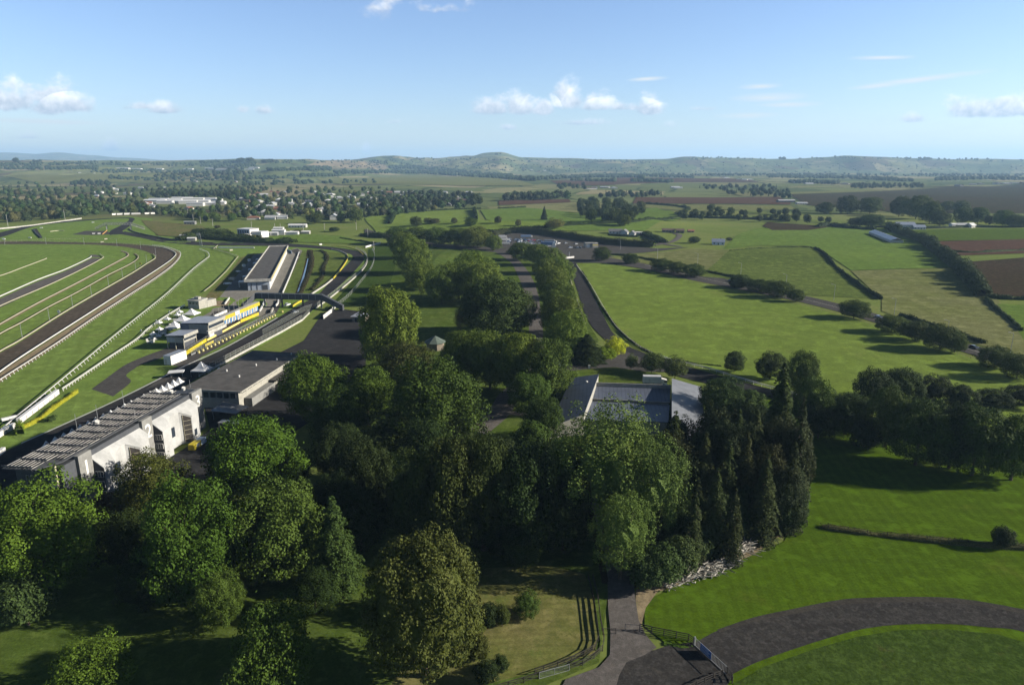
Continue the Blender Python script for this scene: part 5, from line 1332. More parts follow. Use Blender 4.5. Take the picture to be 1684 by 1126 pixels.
fence('post_and_rail_fence', 'dark timber fence running off the bottom edge below the silver gate', 'fence', [(1188,1112),(1172,1118),(1154,1126),(1130,1138)], 1.4, 1.8, RB, WOOD, WOOD, .1, smooth=False)
# silver barred gate with blue sign
A = PT(1142,1062); B = PT(1194,1110); d = B-A; r = bld('silver_gate', A, math.atan2(d.y,d.x), 'long silver barred gate with a blue sign across the disused track', 'gate'); L = d.length
m = MB(); m.beam((0,0,.3),(L,0,.3),.08,.08).beam((0,0,1.7),(L,0,1.7),.08,.08); m.build('frame', STEEL, r)
m = MB(); k = 0
while k*.32 < L: m.tube((k*.32,0,.3),(k*.32,0,1.7),.025,.025,4); k += 1
m.build('bars', STEEL, r); s_ = MB().box(1.5,4.1,-.08,-.05,.35,1.75).build('sign', BLUE, r); MB().box(-.1,.1,-.1,.1,0,1.9).build('gate_post', STEEL, r)
q = MB()
for i in range(4): q.box(1.75,3.8-.3*(i % 2),-.10,-.081,.6+i*.28,.68+i*.28)
q.build('lettering', PVC, s_)
# mesh gate in the paddock fence
A = PT(887,1117); B = PT(936,1103); d = B-A; r = bld('mesh_gate', A, math.atan2(d.y,d.x), 'pale green mesh field gate in the paddock fence near the bottom edge', 'gate'); L = d.length
m = MB(); m.beam((0,0,.15),(L,0,.15),.07,.07).beam((0,0,1.35),(L,0,1.35),.07,.07).beam((0,0,.15),(0,0,1.4),.07,.07).beam((L,0,.15),(L,0,1.4),.07,.07).beam((L/2,0,.15),(L/2,0,1.35),.06,.06); m.build('frame', STEEL, r)
MB().add([(0,0,.15),(L,0,.15),(L,0,1.35),(0,0,1.35)],[(0,1,2,3)]).build('mesh_infill', CHAIN, r)
# tube gate standing open on the drive
A = PT(1028,1037); B = PT(1052,1039); d = B-A; r = bld('tube_gate', A, math.atan2(d.y,d.x), 'thin dark tube gate standing open across the gravel drive', 'gate'); L = d.length
m = MB(); m.tube((0,0,.2),(L,0,.5),.05).tube((0,0,.2),(0,0,1.5),.05).tube((0,0,1.4),(L,0,1.4),.04).tube((L,0,0),(L,0,1.6),.07); m.build('frame', DSTEEL, r)
# hedge strip across the lawn
leafy_run('fence_hedge', [(1352,868),(1400,875),(1440,880),(1500,887),(1560,893),(1640,900),(1720,905)], 2.0, 1.0, (.085,.085,.035), 'low brown hedge strip crossing the mown lawn on the right', 'hedge', 16, .2)
fence('wire_fence', 'thin dark fence running through the low brown hedge on the lawn', 'fence', [(1362,872),(1440,882),(1560,895),(1700,906)], 1.5, 4, ((1.45,.04,.05),(1.0,.03,.04)), WOOD, WOOD, .07)
fence('wire_fence', 'thin fence along the meadow side of the public road', 'fence', [(1060,447),(1130,464),(1200,478),(1330,507),(1440,538),(1560,578),(1640,606)], 1.1, 7, ((1.05,.05,.06),), TIMB, TIMB, .08)
# log and brush heap
rr = random.Random(12); m = MB(); c0 = PT(1185,925)
spots = [(1170,945),(1195,925),(1215,908),(1160,940),(1185,930),(1205,915),(1225,905),(1150,950),(1135,955),(1180,940),(1200,930),(1118,960),(1230,902),(1100,966)]
for i in range(520):
    s_ = spots[rr.randrange(len(spots))]; p = PT(s_[0]+rr.gauss(0,8), s_[1]+rr.gauss(0,4.5))-c0
    a = rr.gauss(.35,.7); L = .6+2.2*rr.random()**2; e = rr.uniform(-.15,.2); z = .15+rr.random()*1.5
    q = p+Vector((math.cos(a)*L, math.sin(a)*L, e*L)); m.tube(p+Vector((0,0,z)), q+Vector((0,0,z)), .06+.14*rr.random()**2, .03+.05*rr.random(), 5)
o = m.build('brush_pile', plain('bleached_wood', (.46,.43,.37), .9, .1, 0, .36, .5)); o.location = c0; tag(o, 'heap of bleached logs and branches at the edge of the pines', kind='stuff')
m = MB()
for i in range(420):
    t = rr.random(); x = 1058+t*235; y = 972-70*t-30*math.sin(t*2.2)+rr.gauss(0,5); p = PT(x, y)-c0
    a = rr.random()*3.14; L = .4+.9*rr.random(); m.tube(p+Vector((0,0,.1)), p+Vector((math.cos(a)*L,math.sin(a)*L,.15+.3*rr.random())), .03, .02, 4)
o = m.build('wood_litter', plain('old_sticks', (.22,.18,.13), .9)); o.location = c0; tag(o, 'scatter of sticks and bark along the lawn edge by the pines', kind='stuff')
# ------------------------------------------------------------------ street lamps, cars
GSL = 'street lamps along the public road'
for (x, y) in [(1020,411),(1081,427),(1147,436),(1218,454),(1292,475),(1371,494),(1470,520),(1556,560),(1661,583)]:
    p = PT(x, y); r = bld('street_lamp', p, 0, 'tall grey street lamp with a curved arm beside the public road', 'street lamp', GSL)
    MB().tube((0,0,0),(0,0,9.4),.12,.08,6).build('pole', STEEL, r); MB().tube((0,0,9.4),(-1.9,-.3,10.0),.06,.06,5).build('arm', STEEL, r); MB().box(-2.6,-1.7,-.5,-.1,9.9,10.1).build('lamp_head', WCONC, r)
def car_parts():
    b = MB().prism([(-2.2,-.9),(2.2,-.9),(2.2,.9),(-2.2,.9)], .3, [.85,.9,.9,.85]); b.prism([(-1.5,-.82),(1.2,-.82),(1.2,.82),(-1.5,.82)], .85, .95)
    b.add([(-1.35,-.7,1.42),(.45,-.7,1.42),(.45,.7,1.42),(-1.35,.7,1.42),(-1.35,-.7,1.46),(.45,-.7,1.46),(.45,.7,1.46),(-1.35,.7,1.46)], [(0,3,2,1),(4,5,6,7),(0,1,5,4),(1,2,6,5),(2,3,7,6),(3,0,4,7)])
    g = MB().add([(-1.9,-.78,.9),(1.3,-.78,.9),(1.3,.78,.9),(-1.9,.78,.9),(-1.35,-.66,1.43),(.45,-.66,1.43),(.45,.66,1.43),(-1.35,.66,1.43)], [(0,3,2,1),(4,5,6,7),(0,1,5,4),(1,2,6,5),(2,3,7,6),(3,0,4,7)])
    w_ = MB().tube((0,-.1,0),(0,.1,0),.33,.33,12)
    return b, g, w_
PAINTS = {'silver': plain('silver_car_paint',(.45,.47,.50),.25,.6,.5,.02), 'white': plain('white_car_paint',(.75,.75,.74),.25,.6,0,.02), 'dark blue': plain('blue_car_paint',(.03,.05,.12),.2,.6,.2,.02), 'red': plain('red_car_paint',(.35,.03,.03),.25,.6,0,.02), 'black': plain('black_car_paint',(.03,.03,.035),.2,.6,0,.02), 'grey': plain('grey_car_paint',(.16,.17,.18),.25,.6,.3,.02)}
b_, g_, w_ = car_parts(); CM = {k: b_.mesh('car_body', v) for k, v in PAINTS.items()}; GMs = g_.mesh('glass', GLASS); WMs = w_.mesh('wheel', BLACK)
def car(p, rz, col, label, parts=True, group=None, sc=1.0, name='car', cat='car'):
    r = empty(name, p, rz, label, cat, group); r.scale = (sc, sc, sc)
    for nm, me in (('body', CM[col]), ('windows', GMs)):
        o = bpy.data.objects.new(nm, me); link(o); o.parent = r
    if parts:
        for x in (-1.4, 1.35):
            for y in (-.85, .85):
                o = bpy.data.objects.new('wheel', WMs); link(o); o.parent = r; o.location = (x, y, .33)
    return r
def rd(x, y, x2, y2): a = PT(x, y); b = PT(x2, y2); return math.atan2(b.y-a.y, b.x-a.x)
for p_, c_, l_ in CARQ: car(p_, 1.4+.2*math.sin(p_.y), c_, l_)
car(PT(1602,573), rd(1560,563,1684,605), 'grey', 'dark grey car on the public road at the right behind the roadside trees')
car(PT(1445,523), rd(1400,511,1480,535), 'silver', 'silver car on the public road partly hidden by a roadside tree')
car(PT(1202,463), rd(1150,450,1230,470), 'dark blue', 'dark car on the public road just left of the dense roadside trees')
road('road_marking', [(1060,436.2),(1130,452.7),(1200,467.5),(1330,494.5),(1440,524),(1560,564),(1684,603)], .25, plain('road_paint',(.5,.5,.45)))
band('track_edge_line', [(35,729.4),(122,690.4),(185,661.4),(240,634.4),(298.7,604.4),(366.6,573.5),(410,549.5),(456,522.5)], [(35,731),(122,692),(185,663),(240,636),(299,605.8),(367,574.8),(410.5,550.8),(456.5,523.7)], plain('white_line',(.5,.5,.48)))
GCP = 'cars parked in the yard beyond the avenue'
rr = random.Random(21); cols = list(PAINTS)
for i in range(58):
    t = rr.random(); x = 822+t*88; y = 391+t*13+rr.uniform(-3.5,6)
    if x > 905: continue
    p = PT(x, y)
    c_ = rr.choice(['silver','white','dark blue','white','grey','silver','black','red'])
    car(p, .35+rr.choice([0,0,math.pi/2])+rr.gauss(0,.05), c_, c_+' car parked in the crowded yard beyond the avenue', False, GCP, 1.15)
def simple_truck(x, y, rz, L, col, label, h=3.4):
    r = bld('lorry', PT(x, y), rz, label, 'truck'); MB().box(-L/2,L/2-2,-1.25,1.25,.9,h).build('cargo_box', col, r); MB().box(L/2-1.9,L/2,-1.2,1.2,.6,2.6).build('cab', PVC, r)
    MB().tube((-L/3,-1.3,.5),(-L/3,1.3,.5),.5,.5,8).tube((L/3,-1.3,.5),(L/3,1.3,.5),.5,.5,8).build('wheel', BLACK, r)
simple_truck(830, 397, .1, 11, PVC, 'white lorry parked at the left end of the yard, the nearer one')
simple_truck(827, 392, .1, 9, PVC, 'white lorry parked at the far left end of the yard')
simple_truck(832, 402.5, .05, 8, PVC, 'low white lorry nearest the plane trees at the yard left end', 2.6)
simple_truck(902, 404, -.25, 15, plain('bus_blue',(.16,.24,.38)), 'long blue and white transporter in the middle of the yard', 3.9)
simple_truck(905, 400, -.25, 13, STEEL, 'grey transporter parked behind the blue one in the yard', 3.6)
simple_truck(866, 391, .1, 13, plain('bus_blue',(.16,.24,.38)), 'dark blue lorry parked under the far bank of the yard', 3.2)
r = bld('tanker_shed', PT(963,408), .15, 'cream shed with rounded end in the yard, left of a pair'); MB().box(0,9,0,7,0,4.4).build('wall', CREAM, r); MB().prism([(-.3,-.3),(9.3,-.3),(9.3,7.3),(-.3,7.3)], 4.42, [5.2,5.2,4.8,4.8]).build('roof', WCONC, r); MB().box(1,4,-.08,0,.2,3.4).build('door', PVC, r)
r = bld('tanker_shed', PT(974.5,408), .15, 'cream shed with yellow band in the yard, right of a pair'); MB().box(0,5.5,0,6,0,4.6).build('wall', CREAM, r); MB().box(-.2,5.7,-.2,6.2,4.62,4.9).build('roof', WCONC, r); MB().box(-.05,5.55,-.08,0,2.5,3.6).build('band', plain('faded_yellow',(.60,.50,.16)), r)
p = PT(911,407.5); o = MB().box(-1.6,1.6,-.3,.3,0,4.5).box(-1.8,1.8,-.35,.35,4.5,4.7).build('yard_sign', PVC); o.location = p; tag(o, 'upright white sign board in front of the blue transporter', 'sign')
GK = 'boats and tanks on the open part of the yard'
for (x, y) in [(930,401),(947,402),(938,408),(950,408.5),(955,408.5),(918,401)]:
    car(PT(x, y), rr.random()*3, rr.choice(['white','silver','grey']), 'car parked alone on the open seal at the right of the yard', False, 'cars on the open seal', 1.1)
# ------------------------------------------------------------------ houses
HW = [WHITE, CREAM, GREYW, plain('brick_wall',(.22,.12,.08)), plain('weatherboard',(.5,.48,.42))]
HR = [plain('grey_roof',(.16,.16,.17)), plain('brown_roof',(.13,.09,.07)), plain('light_iron_roof',(.45,.46,.47),.4), plain('white_iron_roof',(.7,.7,.69),.45), plain('terracotta_roof',(.24,.11,.07)), plain('green_iron_roof',(.09,.14,.11))]
def house(p, rz, L, Wd, h, rh, wm, rm, label, group=None, name='house', parts=True, hip=False, cat='house', chimney=False):
    r = bld(name, p, rz, label, cat, group)
    a, b = L/2, Wd/2
    w = MB().box(-a, a, -b, b, 0, h); 
    if not hip: w.add([(-a,-b,h),(-a,b,h),(-a,0,h+rh),(a,-b,h),(a,b,h),(a,0,h+rh)], [(0,2,1),(3,4,5)])
    wo_ = w.build('wall', wm, r)
    e = .5; i = b if hip else 0; m = MB(); dz = rh*e/b
    z0 = h-dz+.05; zt = h+rh+.05; xa = a+e; ya = b+e; xr = xa-(i if hip else 0)
    m.add([(-xa,-ya,z0),(xa,-ya,z0),(xa,ya,z0),(-xa,ya,z0),(-xr,0,zt),(xr,0,zt)], [(0,1,5,4),(2,3,4,5),(1,2,5),(3,0,4)] if hip else [(0,1,5,4),(2,3,4,5)])
    m.add([(-xa,-ya,z0-.15),(xa,-ya,z0-.15),(xa,ya,z0-.15),(-xa,ya,z0-.15)], [(3,2,1,0)])
    m.add([(-xa,-ya,z0-.15),(xa,-ya,z0-.15),(xa,-ya,z0),(-xa,-ya,z0)], [(0,1,2,3)])
    m.build('roof', rm, r)
    if parts:
        n = max(2, int(L/3.2))
        for k in range(n):
            x = -a+L*(k+.5)/n
            if k == n//2: MB().box(x-.5,x+.5,-b-.06,-b,0.05,2.05).build('door', GLASS, r)
            else: MB().box(x-.7,x+.7,-b-.06,-b,1.0,2.2).build('window', GLASS, r)
        MB().box(a,a+.06,-.8,.8,1.0,2.2).build('window', GLASS, r)
        if chimney: MB().box(a*.3,a*.3+.8,.4,1.1,h+.5,h+rh+1.0).build('chimney', HW[3], r)
    return r
house(PT(1012,384), -.12, 15, 8, 3.0, 2.4, WHITE, HR[0], 'white farmhouse with grey roof above the yard, its left wing')
house(PT(1027,385), 1.2, 10, 7.5, 3.0, 2.6, WHITE, HR[0], 'white gabled front wing of the farmhouse above the yard')
house(PT(1040,387), 1.2, 9, 6.5, 2.9, 2.5, WHITE, HR[0], 'small white gabled wing at the right of the farmhouse')
house(PT(1053,385), -.2, 12, 5, 2.2, .7, WHITE, HR[3], 'low white roofed garage right of the farmhouse')
house(PT(1099,382), -.1, 14, 7, 3, 1.6, TIMB, HR[1], 'dark brown shed at the top of the farm drive loop', name='shed', cat='shed')
house(PT(1118,383), -.1, 9, 7, 3.2, 1.8, TIMB, HR[1], 'brown shed joined to the right of the dark shed', name='shed', cat='shed')
house(PT(1136,382), .1, 7, 4, 2.2, 1.2, TIMB, HR[4], 'small reddish hut right of the brown sheds', name='shed', cat='shed')
house(PT(1181,402), -.25, 12, 9, 3.2, 2.6, plain('blue_white_boards',(.62,.66,.74)), plain('blue_grey_tiles',(.22,.26,.34)), 'white cottage with blue grey roof alone in the meadow', chimney=True)
A = PT(1438,385); B = PT(1475,400); d = B-A
r = bld('poultry_shed', A, math.atan2(d.y,d.x), 'long pale metal shed at the head of the shelter belt', 'shed'); L = d.length
MB().box(0,L,-6,6,0,3).build('wall', HW[4], r); MB().add([(-.5,-6.5,2.9),(L+.5,-6.5,2.9),(L+.5,0,5.2),(-.5,0,5.2),(L+.5,6.5,2.9),(-.5,6.5,2.9)],[(0,1,2,3),(3,2,4,5)]).build('roof', ribbed('bright_ribbed_roof',(.5,.52,.55),0,4.0), r)
house(PT(1487,376), -.1, 22, 11, 5.5, 3, WHITE, plain('blue_grey_tiles',(.22,.26,.34)), 'two storey white house with blue grey roof below the big trees', chimney=True)
house(PT(1510,377), -.1, 14, 9, 3.2, 2.4, WHITE, plain('blue_grey_tiles',(.22,.26,.34)), 'lower wing of the two storey white house on the right')
house(PT(1566,374), .2, 6, 6, 4.5, 1, WHITE, HR[3], 'small white tower-like shed left of the far right farmhouse', name='shed', cat='shed')
house(PT(1580,373), .1, 16, 9, 3, 2, CREAM, HR[2], 'far right farmhouse with pale iron roof')
house(PT(1596,374), .5, 10, 8, 3.4, 2.4, WHITE, HR[3], 'white gabled shed right of the far right farmhouse', name='shed', cat='shed')
house(PT(1292,333), .1, 36, 12, 4.5, 1.8, DARKW, HR[2], 'long dark open barn at the edge of the ploughed field', name='barn', cat='barn')
house(PT(1318,336), .1, 22, 10, 3, 1.6, HW[4], HR[2], 'low pale barn right of the long dark barn', name='barn', cat='barn')
r = bld('office_building', PT(391,390), -.35, 'white two storey cube with blue grey glazed front beyond the circuit')
MB().box(0,16,0,14,0,8.5).build('wall', plain('glazed_front',(.22,.27,.36),.3,.5), r); MB().box(16.02,17,-.3,14.3,0,9.2).build('side_wall', PVC, r); MB().box(-.3,17,-.35,14.35,8.52,9.2).build('parapet', PVC, r); MB().box(17.1,30,2,14,0,6.5).build('annex', PVC, r)
for i in range(5): MB().box(1+i*3,2.4+i*3,-.08,0,1,7.6).build('window', GLASS, r)
r = bld('workshop', PT(390,391.5), -.3, 'white barrel roofed workshop in front of the office cube')
m = MB(); n = 10; vs = []
for k in range(n+1):
    t = math.pi*k/n; vs.append((9-9*math.cos(t), 0, 2+3*math.sin(t))); 
for k in range(n+1): vs.append((vs[k][0], 16, vs[k][2]))
m.add(vs, [(k,k+1,n+2+k,n+1+k) for k in range(n)]); m.build('roof', PVC, r); MB().prism([(0,.05),(18,.05),(18,15.9),(0,15.9)], 0, 2.6).build('wall', plain('pale_blue',(.35,.45,.6)), r); MB().box(18.1,22,0,16,0,3.4).build('yellow_annex', YELLOW, r)
for i, (x, y, L, mt, l) in enumerate([(430,386,12,YELLOW,'small yellow kiosk between the workshop and the tanks'),(436,387,14,STEEL,'grey tank shed right of the yellow kiosk'),(447,387,14,STEEL,'second grey tank shed in the depot'),(459,386,14,PVC,'white stepped office in the depot'),(459,382,11,PVC,'white upper block of the depot'),(478,386,18,PVC,'long white container shed in the depot'),(494,385,22,CREAM,'long cream shed at the right end of the depot')]):
    house(PT(x, y), .05, L*(.35 if i == 0 else 1), 7, 3.2 if i not in (3,4) else 5.5, .9, mt, HR[3] if i != 0 else YELLOW, l, name='depot_shed', parts=False, cat='shed')
house(PT(490,374), .05, 22, 9, 3.2, 1.5, WHITE, HR[3], 'white bungalow behind the depot with a flowering bush')
house(PT(313,369), .1, 14, 7, 4, .4, GREYW, HR[2], 'pale grey container building beside the road behind the circuit', name='shed', cat='shed')
for i, (x, y) in enumerate([(302,390.5),(311,390.3)]):
    house(PT(x, y), .1, 7, 4, 2.4, .9, HW[4], HR[2], ['small pale hut under the dark trees behind the back straight, left one','small pale hut under the dark trees behind the back straight, right one'][i], name='hut', parts=False, cat='hut')
house(PT(316,396), .1, 8, 5, 3, .8, CREAM, HR[3], 'cream hut on the bank beside the lattice sign tower', name='hut', parts=False, cat='hut')
# packing sheds and estate of the town
rr = random.Random(5)
GG = 'long pale roofs of the packing sheds in the town'
for i, (x, y, L, h) in enumerate([(256,333,42,5),(262,330,40,4),(282,331,42,4),(300,329,44,5),(272,335,30,5),(293,334,36,5),(318,330,44,5),(340,329,40,4),(310,335,34,6),(330,334,36,5),(352,332,34,5),(360,337,26,6),(345,338,28,5),(322,339,30,6)]):
    house(PT(x, y), .15+rr.gauss(0,.06), L, 16, h, 1.8, WHITE, [HR[3],HR[2],HR[3]][i % 3], 'long pale roofed packing shed in the town cluster left of centre', GG, 'packing_shed', False, cat='shed')
GHS = 'houses of the town among the trees'
hs = []
def far_house(x, y, label, group, big=1.0):
    p = PT(x, y); rz = rr.choice([.1,.2,1.6,1.7,-.4])+rr.gauss(0,.1)
    L = (11+8*rr.random())*big; wm = HW[rr.choice([0,0,1,2,4,3])]; rm = HR[rr.choice([0,1,2,3,0,2,4,2])]
    house(p, rz, L, (8+2*rr.random())*big, 3.0+(2 if rr.random() < .2 else 0), 2.0+rr.random(), wm, rm, label, group, 'house', False, hip=rr.random() < .4)
for i in range(100):
    while True:
        x = rr.uniform(395, 780); y = rr.uniform(316, 362)
        y0 = 312+abs(x-560)*.02; y1 = 362-(x-560)*.13 if x > 560 else 362
        if y0 < y < y1 and all(abs(x-a)+3*abs(y-b) > 13 for a, b in hs): break
    hs.append((x, y)); far_house(x, y, 'house with pale roof among the trees of the town', GHS, 1.2)
GH2 = 'scattered farmhouses on the plain at the left'
for (x, y) in [(184,311),(192,313),(155,286),(163,318),(188,319),(232,310),(268,309),(160,324),(210,320),(310,345),(250,341),(236,337),(228,338),(244,336),(322,299),(130,285),(352,296),(388,300)]:
    far_house(x, y, 'lone farm building with pale roof on the left plain', GH2, 1.3)
GH3 = 'far farm buildings on the plain at the right'
for (x, y) in [(1105,292),(1110,309),(1188,292),(1195,293),(1215,296),(1225,297),(1232,296),(972,311),(978,310),(995,309),(1010,310),(1310,301),(1330,303),(1577,307),(1600,304),(1612,303),(1640,303),(1655,303),(1670,302),(1684,302),(1115,310),(1390,303),(830,297),(850,281),(862,279),(874,280),(886,283),(896,281),(905,284)]:
    far_house(x, y, 'pale farm building far out on the plain', GH3, 2.0)
for (x, y, L) in [(202,278,80),(225,279,60),(262,279,50),(310,279,60),(345,278,60),(365,280,70),(410,280,60),(418,277,60)]:
    house(PT(x, y), .05, L, 30, 6, 2, WHITE, HR[3], 'very long white glasshouse on the far left plain', 'glasshouses on the left skyline', 'glasshouse', False, cat='glasshouse')
# power poles
GPP = 'power poles on the flats behind the circuit'
for (x, y, h) in [(13,372,15),(107,362,15),(134,345,13),(170,340,12),(188,337,12),(207,332,12),(229,322,10),(299,355,9),(309,353,9),(318,364,10),(330,368,10),(350,372,10),(414,378,10),(452,378,8),(461,376,7),(499,380,9),(534,381,10),(586,378,9),(605,390,10),(615,412,9)]:
    r = bld('power_pole', PT(x, y), rr.random(), 'pale power pole on the flats behind the motor circuit', 'power pole', GPP); MB().tube((0,0,0),(0,0,h),.28,.2,5).build('pole', WCONC, r); MB().box(-1.2,1.2,-.1,.1,h-.8,h-.6).build('crossarm', TIMB, r)
